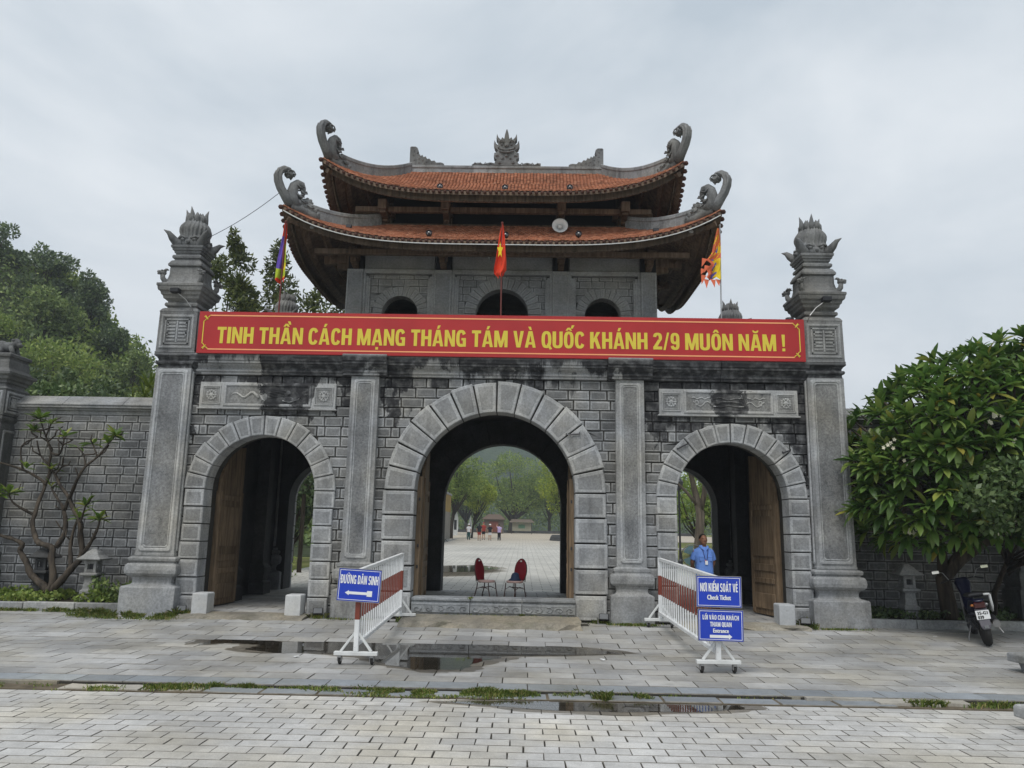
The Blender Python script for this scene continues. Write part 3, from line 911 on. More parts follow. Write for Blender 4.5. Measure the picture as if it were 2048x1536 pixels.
for s in (-1, 1):
    f = MB(); f.box(min(s * (RM + .01), s * (RM - .085)), max(s * (RM + .01), s * (RM - .085)), .36, .74, .28, ZM + .3); 
    fr = f.build("door_frame", MAT['wood_door'], gate, bevel=.006)
    for z in (.95, 1.35, 2.25):
        f = MB(); f.box(s * (RM - .05) - .015, s * (RM - .05) + .015, .345, .36, z - .03, z + .03); f.build("door_bolt", MAT['darkmetal'], fr)
door_leaf(-RM + .06, 1, 1.35, .9, radians(93), ZM + .1, .29)
door_leaf(RM - .06, -1, 1.35, .9, radians(87), ZM + .1, .29)

# floors of the passages
def pass_floor(x0, x1, za, zb_):
    m = MB(); y0, y1 = -.02, GD + .1
    m.add([(x0, y0, za), (x1, y0, za), (x1, y1, zb_), (x0, y1, zb_), (x0, y0, -.1), (x1, y0, -.1), (x1, y1, -.1), (x0, y1, -.1)], [(0, 1, 2, 3), (0, 4, 5, 1), (2, 6, 7, 3)])
    fl = tag(m.build("floor", MAT['joint']), kind="structure")
    n = 0
    y = y0 + .02
    while y < y1 - .3:
        x = x0 + .01 - (.25 if n % 2 else 0)
        while x < x1 - .05:
            xa, xb = max(x, x0 + .01), min(x + .5, x1 - .01)
            if xb - xa > .08:
                b = MB(); z = lambda yy: za + (zb_ - za) * (yy - y0) / (y1 - y0) + .012
                b.add([(xa + .006, y, z(y)), (xb - .006, y, z(y)), (xb - .006, y + .40, z(y + .4)), (xa + .006, y + .40, z(y + .4)),
                       (xa + .006, y, z(y) - .03), (xb - .006, y, z(y) - .03), (xb - .006, y + .40, z(y + .4) - .03), (xa + .006, y + .40, z(y + .4) - .03)],
                      [(0, 1, 2, 3), (0, 4, 5, 1), (1, 5, 6, 2), (3, 2, 6, 7), (0, 3, 7, 4)])
                b.build("floor_slab", MAT['slab'], fl)
            x += .51
        y += .412; n += 1
    return fl
pass_floor(-RM - .6, RM + .6, .285, .085)
pass_floor(-AX - 1.4, -AX + 1.6, .06, .075)
pass_floor(AX - 1.6, AX + 1.4, .06, .075)

# carved step stones before the middle arch
steps = thing("threshold_step", "row of three carved grey step stones closing the middle arch", "step", (0, -.1, 0))
for k, (a, b) in enumerate(((-1.51, -.42), (-.41, .55), (.56, 1.55))):
    m = MB(); yy = -.15
    z0, z1 = .085, .415
    pr = [(.0, z0), (.0, z0 + .05), (-.02, z0 + .06), (-.02, z1 - .10), (.01, z1 - .09), (.01, z1 - .06), (-.025, z1 - .05), (-.025, z1 - .008), (-.015, z1)]
    rings = [[(a, yy + d, z), (b, yy + d, z), (b, .33, z), (a, .33, z)] for d, z in pr]
    m.loft(rings); st = m.build("step_stone", MAT['step'], steps, loc=(0, .1 - .0, 0), bevel=.006)
    f = MB(); n = 5
    for q in range(n):
        cx = a + (b - a) * (q + .5) / n; cz = z0 + .135
        f.tube([(cx + (.012 + .011 * t) * cos(t * .9 + q), yy - .022, cz + (.012 + .011 * t) * sin(t * .9 + q) * .75) for t in range(8)], .013, 5)
    for zz in (z0 + .075, z1 - .125): f.tube([(a + .03, yy - .02, zz), (b - .03, yy - .02, zz)], .007, 5)
    f.build("carved_scroll", MAT['step'], st, loc=(0, 0, 0))
def ramp_thing(x0, x1, ya, yb, h, label, seed):
    rr = random.Random(seed); n = 14
    rows_ = []
    for t, z in ((0, GZ(ya) + .004), (.12, h * .45), (.4, h * .75), (1, h)):
        rows_.append([(x0 + (x1 - x0) * i / n + (rr.uniform(-.03, .03)), ya + (yb - ya) * t + (rr.uniform(-.06, .06) if t < 1 else 0), z + rr.uniform(-.006, .006)) for i in range(n + 1)])
    m = MB(); m.v = [p for r_ in rows_ for p in r_]
    for i in range(3):
        for j in range(n): m.f.append((i * (n + 1) + j, i * (n + 1) + j + 1, (i + 1) * (n + 1) + j + 1, (i + 1) * (n + 1) + j)); m.m.append(0)
    for i in range(3):
        for q in (0, n):
            pass
    # closed ends
    for q in (0, n):
        m.add([m.v[i * (n + 1) + q] for i in range(4)] + [(m.v[3 * (n + 1) + q][0], yb, -.1), (m.v[q][0], ya, -.1)], [(0, 1, 2, 3, 4, 5)])
    m.add([m.v[j] for j in range(n + 1)] + [(m.v[j][0], m.v[j][1], -.1) for j in range(n + 1)], [(j, j + n + 2 - 1, j + n + 2, j + 1) for j in range(n)])
    tag(m.build("concrete_ramp", MAT['concrete']), label, "ramp", "worn concrete ramps at the arches")
ramp_thing(-1.62, 1.62, -.95, -.12, .12, "brown worn concrete ramp below the carved step stones", 3)
ramp_thing(-5.75, -3.45, -.55, -.02, .075, "low cracked concrete ramp at the foot of the left side arch", 4)
ramp_thing(3.40, 5.75, -.55, -.02, .075, "patchy pale concrete ramp behind the entrance signs", 5)

# white stone blocks beside the side arches
for (x, y, lab) in ((-5.43, -.13, "pale stone block at the outer jamb of the left side arch"), (-3.69, -.13, "pale stone block at the inner jamb of the left side arch"),
                    (5.43, -.10, "pale marble block beside the open door of the right side arch")):
    m = MB(); m.sq([((.145, .17), 0.03), ((.145, .17), .40), ((.135, .16), .425)]); m.box(-.02, .0, -.176, -.16, .3, .34)
    o = m.build("stone_block", MAT['whiteblock'], loc=(x, y, 0), bevel=.008); tag(o, lab, "stone block", "pale blocks at the side arches")

# ================================================================== free pillars
def grille_mb(h, z0, z1):
    m = MB(); y = -h
    panel_frame(m, -h + .05, h - .05, z0 + .05, z1 - .05, y, .06, .02, 0)
    a, b = -h + .14, h - .14; c, d = z0 + .14, z1 - .14
    m.box(a, b, y - .016, y, d - .025, d); m.box(a, b, y - .016, y, c, c + .025); m.box(a, a + .025, y - .016, y, c, d); m.box(b - .025, b, y - .016, y, c, d)
    m.box(-.016, .016, y - .014, y, c + .04, d - .04)
    n = 6
    for i in range(n):
        z = c + .05 + (d - c - .10) * (i + .5) / n
        g = .035 if i % 2 else .06
        m.box(a + .05, -.03, y - .014, y, z - .017, z + .017); m.box(.03, b - .05, y - .014, y, z - .017, z + .017)
        if i % 3 == 1:
            m.box(a + .05, a + .075, y - .014, y, z, z + (d - c) / n); m.box(b - .075, b - .05, y - .014, y, z, z + (d - c) / n)
    return m

def flame_mb():
    m = MB(); n = 120; rings = []
    prof = [(.25, 0), (.29, .05), (.30, .11), (.285, .17), (.268, .23), (.278, .30), (.305, .38), (.308, .43), (.29, .49), (.25, .55), (.212, .60), (.195, .65), (.19, .70), (.17, .73)]
    for r, z in prof:
        ring = []
        for j in range(n):
            a = 2 * pi * j / n
            sqn = 1.0 / max(abs(cos(a)), abs(sin(a))) if z < .24 else 1.0
            sqn = 1 + (sqn - 1) * .55
            f = 1 + .022 * sin(11 * a + 3 * sin(5 * z)) + .05 * sin(23 * a + 2.5 * sin(7 * z) + 1)
            ring.append((r * sqn * f * cos(a), r * sqn * f * sin(a), z))
        rings.append(ring)
    m.loft(rings)
    for k in range(10):
        a = 2 * pi * k / 10 + .16
        long = k % 5 in (0, 2)
        h = .20 if long else .10
        o = .06 if long else .0
        q = .165
        m.tube([(q * cos(a), q * sin(a), .58), ((q + .012) * cos(a), (q + .012) * sin(a), .70), ((q + o * .4) * cos(a), (q + o * .4) * sin(a), .70 + h * .5), ((q + o) * cos(a), (q + o) * sin(a), .70 + h)], [.07, .055, .035, .004], 7)
    for k in range(5):
        a = 2 * pi * k / 5; m.tube([(.07 * cos(a), .07 * sin(a), .6), (.08 * cos(a), .08 * sin(a), .76), (.06 * cos(a), .06 * sin(a), .84)], [.06, .04, .004], 6)
    for k in range(4):     # leaf horns on the corners, brow and nose on the faces
        a = pi / 4 + k * pi / 2; c, s = cos(a), sin(a)
        m.tube([(.22 * c, .22 * s, .04), (.36 * c, .36 * s, .07), (.46 * c, .46 * s, .16), (.54 * c, .54 * s, .25), (.64 * c, .64 * s, .285)], [.10, .095, .075, .045, .006], 9)
        a = k * pi / 2; c, s = cos(a), sin(a)
        m.ball((.29 * c, .29 * s, .10), (.05, .05, .05), 8, 5)
        for q in (-1, 1):
            m.ball((.28 * c - q * .12 * s, .28 * s + q * .12 * c, .14), (.05, .05, .028), 8, 5)
            m.tube([(.29 * c - q * .03 * s, .29 * s + q * .03 * c, .17), (.29 * c - q * .14 * s, .29 * s + q * .14 * c, .215), (.27 * c - q * .22 * s, .27 * s + q * .22 * c, .18)], .022, 6)
    return m

def dragon_mb():
    m = MB()
    m.tube([(.26, 0, -.02), (.42, 0, .0), (.54, 0, .05), (.62, 0, .14), (.63, 0, .22)], [.10, .085, .07, .06, .055], 8)
    m.ball((.63, 0, .27), (.085, .07, .065), 8, 6); m.ball((.70, 0, .27), (.06, .05, .04), 8, 5); m.ball((.715, 0, .225), (.04, .04, .02), 6, 4)
    m.tube([(.60, 0, .31), (.56, 0, .36), (.51, 0, .35)], [.035, .03, .008], 6)
    for q in (-1, 1): m.tube([(.62, q * .05, .31), (.57, q * .08, .35), (.52, q * .08, .33)], [.025, .02, .005], 5); m.ball((.67, q * .045, .305), .022, 6, 4)
    return m

def stone_pillar(name, label, loc, top=True, group=None):
    t = thing(name, label, "pillar", loc, group=group)
    base = MB(); base.sq([(.52, -.02), (.52, .50), (.50, .525), (.40, .55), (.372, .58), (.372, .64), (.39, .69), (.45, .72), (.485, .76), (.495, .82), (.485, .90), (.455, .94), (.41, .945), (.41, .97), (.445, .985), (.455, 1.03), (.44, 1.06), (.39, 1.07)])
    base.build("base", MAT['pil'], t, bevel=.008)
    sh = MB(); sh.sq([(.378, 1.075), (.378, 1.12), (.37, 1.13), (.355, 4.72)])
    shaft = sh.build("shaft", MAT['pil'], t, bevel=.006)
    for k in range(4):
        rot = (0, 0, k * pi / 2)
        f = MB(); panel_frame(f, -.315, .315, 1.16, 4.69, -.374, .07, .022, .05)
        for i, p in enumerate(f.v): f.v[i] = (p[0] * (1 - (p[2] - 1.13) * .011), p[1] + (p[2] - 1.13) * .0042, p[2])
        f.build("panel_frame", MAT['arch_edge'], shaft, rot=rot)
        f = MB(); panel_frame(f, -.245, .245, 1.235, 4.62, -.3745, .028, .012, .035)
        for i, p in enumerate(f.v): f.v[i] = (p[0] * (1 - (p[2] - 1.13) * .011), p[1] + (p[2] - 1.13) * .0042, p[2])
        f.build("panel_frame", MAT['arch_edge'], shaft, rot=rot)
        f = MB(); f.add([(-.28, -.3735, 1.19), (.28, -.3735, 1.19), (.268, -.3590, 4.66), (-.268, -.3590, 4.66)], [(0, 1, 2, 3)])
        f.build("shaft_panel", MAT['pil_panel'], shaft, rot=rot)
    cap = MB(); cap.sq([(.345, 4.722), (.335, 4.76), (.335, 4.79), (.37, 4.80), (.382, 4.83), (.37, 4.865), (.335, 4.87), (.335, 4.90), (.36, 4.94), (.40, 4.97), (.40, 5.02)])
    cap.build("capital", MAT['dress'], t, bevel=.005)
    bx = MB(); bx.sq([(.40, 5.022), (.405, 5.04), (.39, 5.06), (.385, 5.86), (.395, 5.88), (.36, 5.94), (.33, 5.96)])
    box = bx.build("grille_box", MAT['carved'], t, bevel=.008)
    for k in range(4):
        grille_mb(.387, 5.06, 5.86).build("grille", MAT['pil'], box, rot=(0, 0, k * pi / 2), bevel=.004)
    cr = MB(); cr.sq([(.29, 5.95), (.29, 6.0), (.33, 6.01), (.335, 6.05), (.32, 6.08), (.29, 6.085), (.29, 6.11), (.33, 6.14), (.36, 6.16), (.37, 6.21), (.40, 6.24), (.41, 6.29), (.445, 6.31), (.455, 6.35), (.46, 6.39), (.475, 6.40), (.475, 6.45), (.42, 6.47),
                      (.36, 6.52), (.325, 6.60), (.31, 6.68), (.31, 6.82), (.30, 6.845)])
    capr = cr.build("cap_roof", MAT['carved'], t, bevel=.006)
    for k in range(4): dragon_mb().build("dragon_head", MAT['carved'], capr, loc=(0, 0, 6.44), rot=(0, 0, pi / 4 + k * pi / 2), smooth=True).scale = (.90, .85, .9)
    fb = MB(); fb.sq([(.30, 6.846), (.345, 6.86), (.345, 6.90), (.30, 6.98), (.26, 7.0), (.26, 7.03), (.295, 7.04), (.30, 7.08), (.285, 7.11), (.25, 7.115), (.25, 7.15), (.275, 7.16), (.275, 7.20), (.305, 7.21), (.31, 7.25), (.33, 7.26), (.335, 7.31), (.27, 7.325)])
    fb.build("finial_base", MAT['carved'], t, bevel=.005)
    flame_mb().build("flame_finial", MAT['carved'], t, loc=(0, 0, 7.30), smooth=True)
    return t
PX = 6.425
pl = stone_pillar("stone_pillar", "tall grey stone pillar with flame finial at the left end of the red banner", (-PX, .2, 0), group="tall stone pillars at the gate corners")
for (x, y, z, s, lab) in ((PX, .2, -.01, 1, "tall grey stone pillar with flame finial between the red banner and the leafy frangipani"),
                          (-6.2, GD - .25, 0, 1, "rear stone pillar, its flame tip just showing above the banner by the purple flag"),
                          (6.25, GD - .25, -.1, 1, "rear stone pillar, its flame tip just showing above the banner by the ragged orange flag")):
    c = copy_tree(pl); c.location = (x, y, z); c["label"] = lab

# ================================================================== garden walls
def garden_wall(s, label):
    x0, x1 = sorted((s * 6.95, s * 10.95))
    t = thing("garden_wall", label, "wall", ((x0 + x1) / 2, 1.9, 0), group="brick garden walls beside the gate")
    hx = (x1 - x0) / 2
    m = MB(); m.box(-hx, hx, -.15, .2, -.1, 4.02); m.build("wall_core", MAT['mortar'], t)
    polys = course_bricks([(-hx, hx)], .02, 4.02, .192, .018, .29, .44)
    place_bricks(t, polys, -.185, [MAT['gbrick'], MAT['gbrick_edge']], limit=300, jit=.007)
    m = MB(); m.sq([((hx, .22), 4.02), ((hx, .22), 4.10), ((hx, .27), 4.11), ((hx, .27), 4.15), ((hx, .33), 4.16), ((hx, .33), 4.21)], (0, .02)); m.build("coping_moulding", MAT['pil'], t, bevel=.005)
    n = 3
    for k in range(n):
        a, b = -hx + 2 * hx * k / n + .004, -hx + 2 * hx * (k + 1) / n - .004
        m = MB(); m.loft([[(a, -.33, 4.212), (b, -.33, 4.212), (b, .37, 4.212), (a, .37, 4.212)], [(a, -.33, 4.24), (b, -.33, 4.24), (b, .37, 4.24), (a, .37, 4.24)], [(a, -.05, 4.45), (b, -.05, 4.45), (b, .09, 4.45), (a, .09, 4.45)]])
        m.build("coping_stone", MAT['pil'], t, bevel=.008)
garden_wall(-1, "grey stone brick wall behind the bare crooked tree")
garden_wall(1, "shadowed grey brick wall behind the leafy frangipani and motorbike")

def wall_pier(s, label, lion):
    t = thing("wall_pier", label, "pillar", (s * 11.06, 1.60, .12), group="square piers at the garden wall ends")
    m = MB(); m.sq([(.5, 0), (.5, .55), (.42, .6), (.46, .75), (.46, .9), (.38, .95), (.36, 1.0), (.36, 3.6), (.34, 3.65), (.40, 3.72), (.40, 3.78), (.36, 3.8)]); sh = m.build("shaft", MAT['pier'], t, bevel=.008)
    m = MB(); panel_frame(m, -.26, .26, 1.1, 3.5, -.361, .06, .02, .05)
    for k in range(4):
        f = MB(); f.v = list(m.v); f.f = list(m.f); f.m = list(m.m); f.build("panel_frame", MAT['pil'], sh, rot=(0, 0, k * pi / 2))
    m = MB(); m.sq([(.40, 3.802), (.40, 4.36), (.42, 4.38), (.36, 4.44)]); b = m.build("grille_box", MAT['pier'], t, bevel=.008)
    for k in range(4): grille_mb(.402, 3.80, 4.38).build("grille", MAT['pil'], b, rot=(0, 0, k * pi / 2))
    m = MB(); m.sq([(.33, 4.44), (.33, 4.50), (.37, 4.52), (.37, 4.57), (.42, 4.60), (.43, 4.66), (.48, 4.69), (.49, 4.75), (.42, 4.77), (.36, 4.85), (.35, 5.0), (.33, 5.04), (.33, 5.08), (.37, 5.10), (.38, 5.16), (.35, 5.18)]); m.build("cap_roof", MAT['pier'], t, bevel=.006)
    if lion:
        m = MB(); m.ball((-.12, 0, 5.36), (.18, .13, .17)); m.ball((.05, 0, 5.38), (.16, .12, .12)); m.ball((.22, -.02, 5.44), (.11, .11, .10)); m.ball((.31, -.03, 5.41), (.06, .08, .055))
        for q in (-1, 1):
            m.tube([(.16, q * .08, 5.38), (.2, q * .09, 5.26), (.23, q * .09, 5.18)], [.06, .05, .055], 8); m.tube([(-.14, q * .1, 5.32), (-.02, q * .12, 5.26), (-.12, q * .12, 5.19)], [.08, .06, .05], 8); m.ball((.2, q * .1, 5.52), .035)
        m.tube([(-.28, 0, 5.3), (-.34, 0, 5.42), (-.26, 0, 5.52)], [.05, .05, .03], 8); m.tube([(.12, 0, 5.5), (.2, 0, 5.54), (.3, 0, 5.5)], [.05, .05, .03], 8)
        m.build("lion_statue", MAT['pier'], t, smooth=True)
wall_pier(-1, "weathered square pier topped by a small stone lion at the left edge", True)
wall_pier(1, "dark square pier under the frangipani at the right edge", True)

# planting beds with kerbs
for s in (-1, 1):
    x0, x1 = sorted((s * 6.98, s * 13.0))
    m = MB(); m.box(x0, x1, .30, 1.7, -.05, .13); tag(m.build("planting_bed", plain("bed_soil", (.035, .03, .02), .95, .1, var=.4)), kind="structure")
    kt = thing("kerb", "low stone kerb along the %s planting bed" % ("left" if s < 0 else "right"), "kerb", ((x0 + x1) / 2, .2, 0), group="kerbs of the planting beds")
    x = x0
    while x < x1 - .1:
        m = MB(); m.box(x - (x0 + x1) / 2 + .006, x - (x0 + x1) / 2 + .99, -.07, .09, -.02, .16 + R.uniform(-.01, .01)); m.build("kerb_stone", MAT['kerb'], kt, bevel=.01); x += 1.0
# ================================================================== the tower on the gatehouse
tower = thing("gate_tower", "two tier tower with curved red tile roofs above the red banner", "tower", (0, 2.9, 5.3))
TY = 1.3 - 2.9            # front wall plane, local
def tb(m, name, mats, parent=tower, **k):
    return m.build(name, mats, parent, **k)
Z0 = 5.3
def tz(z): return z - Z0
# walls with round windows
w = MB(); arch_wall(w, -3.3, 3.3, 0, tz(7.25), [(-2.23, .40, tz(6.33)), (.02, .585, tz(6.33)), (2.23, .40, tz(6.33))], TY + .03, TY + .35)
tb(w, "front_wall", MAT['tmortar'])
w = MB(); w.box(-3.3, 3.3, -TY - .35, -TY, 0, tz(7.25)); tb(w, "rear_wall", MAT['tbrick'])
for s in (-1, 1):
    w = MB(); w.box(min(s * 3.3, s * 3.0), max(s * 3.3, s * 3.0), TY + .35, -TY - .35, 0, tz(7.25)); tb(w, "side_wall", MAT['tbrick'])
w = MB(); w.box(-3.25, 3.25, TY + .05, -TY - .05, tz(7.26), tz(7.72)); tb(w, "wall_head", MAT['tpanel'])
w = MB(); w.box(-3.0, 3.0, TY + .4, -TY - .4, -.02, .02); tb(w, "tower_floor", MAT['inner'])
polys = course_bricks([(-2.95, -1.58), (-1.0, 1.0), (1.58, 2.95)], 0.0, tz(7.21), .165, .014, .27, .33,
                      holes=[(-2.23, .60, tz(6.33)), (.02, .82, tz(6.33)), (2.23, .60, tz(6.33))])
place_bricks(tower, polys, TY, [MAT['tbrick'], MAT['tbrick_edge']], jit=.003, margin=.016)
arch_stones(tower, .02, tz(6.33), .575, .845, 18, .2, tz(5.7), TY - .03, [MAT['tpanel'], MAT['tbrick_edge']], depth=.3, margin=.02, j=.008, jit=.002)
for s in (-1, 1): arch_stones(tower, s * 2.23, tz(6.33), .39, .62, 15, .2, tz(5.7), TY - .03, [MAT['tpanel'], MAT['tbrick_edge']], depth=.3, margin=.014, j=.006, jit=.002)
for (xc, hw) in ((-3.235, .18), (-1.29, .195), (1.30, .185), (3.225, .175)):
    m = MB(); m.sq([((hw, .16), 0), ((hw, .16), tz(7.295))], (xc, TY + .03)); c = tb(m, "column", MAT['tstone'], bevel=.006)
    m = MB(); panel_frame(m, xc - hw + .01, xc + hw - .01, .1, tz(7.25), TY - .131, .035, .014, .03); m.build("panel_frame", MAT['tstone'], c)
    m = MB(); m.box(xc - hw + .045, xc + hw - .045, TY - .132, TY - .12, .14, tz(7.21)); m.build("column_panel", MAT['tpanel'], c)
# moulded jambs and lintels of the bays
for a, b in ((-3.055, -1.485), (-1.095, 1.115), (1.485, 3.05)):
    for k, (d, t) in enumerate(((0, .07), (.055, .045), (.095, .025))):
        for x0, x1 in ((a + d, a + d + .055), (b - d - .055, b - d)):
            m = MB(); m.box(x0, x1, TY - t - .02, TY + .03, 0, tz(7.215) - d); tb(m, "bay_jamb", MAT['tstone'], bevel=.004)
    m = MB(); m.box(a, b, TY - .09, TY + .05, tz(7.215), tz(7.315)); tb(m, "bay_lintel", MAT['tstone'], bevel=.006)
    m = MB(); m.box(a + .01, b - .01, TY - .03, TY + .05, tz(7.316), tz(7.73)); tb(m, "head_panel", MAT['tpanel'])

def roof(name, ex, ey, ze, tip, tx, ty, zt, sag, p=4.0, eave_h=.17, fascia_in=.14):
    """hipped roof with upswept corners; eave rectangle +-ex, +-ey at height ze, top rectangle +-tx, +-ty at zt"""
    root = bpy.data.objects.new(name, None); link(root, tower)
    def pt(side, u, v, dz=0.0):
        up = tip * abs(u) ** p * (1 - v) ** 1.6
        if side in (0, 2):
            s = -1 if side == 0 else 1
            x = u * (ex * (1 - v) + tx * v); y = s * (ey * (1 - v) + ty * v)
        else:
            s = -1 if side == 3 else 1
            y = u * (ey * (1 - v) + ty * v); x = s * (ex * (1 - v) + tx * v)
        z = ze * (1 - v) + zt * v - sag * sin(pi * v) * (1 - .25 * abs(u)) + up
        return Vector((x, y, z + dz))
    def wid(side, v): return 2 * ((ex * (1 - v) + tx * v) if side in (0, 2) else (ey * (1 - v) + ty * v))
    # slab under the tiles
    m = MB()
    NU, NV = 36, 8
    for side in range(4):
        us = [-1 + 2 * i / NU for i in range(NU + 1)]; vs = [j / NV for j in range(NV + 1)]
        for (dz, flip) in ((-.02, 0), (-.10, 1)):
            k = len(m.v)
            for v in vs:
                for u in us: m.v.append(tuple(pt(side, u, v, dz)))
            for j in range(NV):
                for i in range(NU):
                    a = k + j * (NU + 1) + i
                    f = (a, a + 1, a + NU + 2, a + NU + 1)
                    m.f.append(f[::-1] if flip else f); m.m.append(0)
        k = len(m.v)
        for u in us: m.v += [tuple(pt(side, u, 0, -.02)), tuple(pt(side, u, 0, -.10))]
        for i in range(NU): m.f.append((k + 2 * i, k + 2 * i + 1, k + 2 * i + 3, k + 2 * i + 2)); m.m.append(0)
    m.build("roof_boards", MAT['wood_eave'], root)
    # tiles
    m = MB(); rr = random.Random(5)
    for side in range(4):
        slope_len = (pt(side, 0, 1) - pt(side, 0, 0)).length
        nr = int(slope_len / .075)
        for r in range(nr):
            v0, v1 = r / nr, min((r + 1.55) / nr, 1.0); vm = v0 + (v1 - v0) * .35
            wd = wid(side, v0)
            nt = max(2, int(wd / .08))
            for i in range(nt):
                ua = -1 + 2 * (i + (.5 if r % 2 else 0)) / nt; ub = ua + 2 / nt
                if ub > 1.001: ub = 1.0
                if ub - ua < .3 / nt: continue
                e = (ub - ua) * .04; ua += e; ub -= e; um = (ua + ub) / 2
                lift = .030 + rr.uniform(-.005, .008)
                P = [pt(side, ua, v1, .0), pt(side, ub, v1, .0), pt(side, ub, vm, lift * .7), pt(side, ub * .75 + um * .25, v0 + (vm - v0) * .25, lift), pt(side, um, v0 - .1 / nr, lift), pt(side, ua * .75 + um * .25, v0 + (vm - v0) * .25, lift), pt(side, ua, vm, lift * .7)]
                dn = Vector((0, 0, -.022))
                Q = [q + dn for q in P[2:]]
                fs = [(0, 1, 2, 6), (2, 3, 4, 5, 6), (2, 7, 8, 3), (3, 8, 9, 4), (4, 9, 10, 5), (5, 10, 11, 6)]
                if side in (0, 1): m.add(P + Q, [f[::-1] for f in fs])
                else: m.add(P + Q, fs)
    o = m.build("roof_tiles", MAT['tile'], root); tag(o, kind="stuff")
    # round end tiles along the eaves
    m = MB()
    for side in range(4):
        L_ = wid(side, 0); n = int(L_ / .12)
        for i in range(n + 1):
            u = -1 + 2 * i / n
            q = pt(side, u, 0, -.045)
            out = .025
            d = [Vector((0, -out, 0)), Vector((out, 0, 0)), Vector((0, out, 0)), Vector((-out, 0, 0))][side]
            rr_ = .036 if side in (0, 2) else .052
            m.ball(q + d, (rr_ * 1.1, rr_ * 1.1, rr_), 7, 4)
    tag(m.build("eave_tile_ends", MAT['tile_dark'], root, smooth=True), kind="stuff")
    # hanging scalloped eave boards
    for side in range(4):
        m = MB(); n = 96 if side in (0, 2) else 64
        L_ = wid(side, 0)
        k = len(m.v)
        vin = fascia_in / (ey - ty if side in (0, 2) else ex - tx)
        for i in range(n * 2 + 1):
            u = (-1 + i / n) * .985
            a = pt(side, u, vin, -.09); b = a.copy(); b.z -= eave_h - .028 * abs(sin(pi * i * .5))
            th = [Vector((0, .03, 0)), Vector((-.03, 0, 0)), Vector((0, -.03, 0)), Vector((.03, 0, 0))][side]
            m.v += [tuple(a), tuple(b), tuple(a + th), tuple(b + th)]
        for i in range(n * 2):
            q = k + 4 * i
            for f in ((0, 1, 5, 4), (2, 6, 7, 3), (1, 3, 7, 5)): m.f.append(tuple(q + w_ for w_ in f)); m.m.append(0)
        m.build("eave_board", MAT['wood_dark'], root)
        # purlin beams under the boards
        for vv, dz, sz in ((vin * 2.6, -.2, .12), (vin * 5.2, -.2, .12)):
            if vv > .93: continue
            m = MB(); pts = [pt(side, -1 + 2 * i / 24, vv, dz) for i in range(25)]
            m.tube([(q.x, q.y, q.z) for q in pts], sz * .7, 4); m.build("purlin_beam", MAT['wood_eave'], root)
    # hip beams with pale pegs under each corner
    for sx in (-1, 1):
        for sy in (-1, 1):
            side = 0 if sy < 0 else 2
            m = MB(); pts = [pt(side, sx * .985, v, -.22) for v in (.03, .15, .3, .45, .6, .8, .97)]
            m.tube(pts, [.07, .08, .09, .1, .1, .1, .1], 4); hb = m.build("hip_beam", MAT['wood_eave'], root)
            m = MB()
            for q in range(7):
                v = .10 + .055 * q; pp = pt(side, sx * .90, v, -.17)
                m.ball((pp.x, pp.y, pp.z), (.055, .045, .04), 6, 4)
            m.build("beam_pegs", MAT['tstone'], hb)
    return root, pt

low, lpt = roof("lower_roof", 4.54, 3.0, tz(7.50), .72, 2.78, 1.55, tz(8.40), .10)
upp, upt = roof("upper_roof", 3.89, 2.6, tz(8.77), .72, 2.40, .06, tz(10.42), .16)

# ridge and hips of dressed stone
def ridge_band(parent, pts, hw, h, name="hip_ridge", seg=.55):
    """stone band following pts, split into pieces"""
    acc = [0]
    for a, b in zip(pts, pts[1:]): acc.append(acc[-1] + (b - a).length)
    n = max(1, int(acc[-1] / seg)); per = (len(pts) - 1) / n
    for k in range(n):
        i0, i1 = int(round(k * per)), int(round((k + 1) * per))
        m = MB(); rings = []
        for i in range(i0, i1 + 1):
            p = pts[i]; d = (pts[min(i + 1, len(pts) - 1)] - pts[max(i - 1, 0)]); d.z = 0; d.normalize()
            s = Vector((-d.y, d.x, 0))
            sec = [(-hw * .8, -.06), (hw * .8, -.06), (hw * .8, h * .62), (hw, h * .66), (hw, h * .92), (hw * .85, h), (-hw * .85, h), (-hw, h * .92), (-hw, h * .66), (-hw * .8, h * .62)]
            rings.append([tuple(p + s * a + Vector((0, 0, b))) for a, b in sec])
        m.loft(rings); m.build(name, MAT['ridge'], parent, bevel=.004)
for root, pt, vend in ((low, lpt, 1.0), (upp, upt, .985)):
    for sx in (-1, 1):
        for side in (0, 2):
            pts = [pt(side, sx * 1.0, .17 + (vend - .17) * i / 24, .02) for i in range(25)]
            ridge_band(root, pts, .085, .25)
pts = [Vector((-2.42 + 4.84 * i / 24, 0, tz(10.40))) for i in range(25)]
ridge_band(upp, pts, .10, .21, "main_ridge", .8)
pts = None
for side in (0, 2):     # flashing course where the lower roof meets the upper tier
    s = -1 if side == 0 else 1
    m = MB(); m.box(-2.78, 2.78, min(s * 1.42, s * 1.56), max(s * 1.42, s * 1.56), tz(8.30), tz(8.44)); m.build("roof_flashing", MAT['wood_dark'], low)

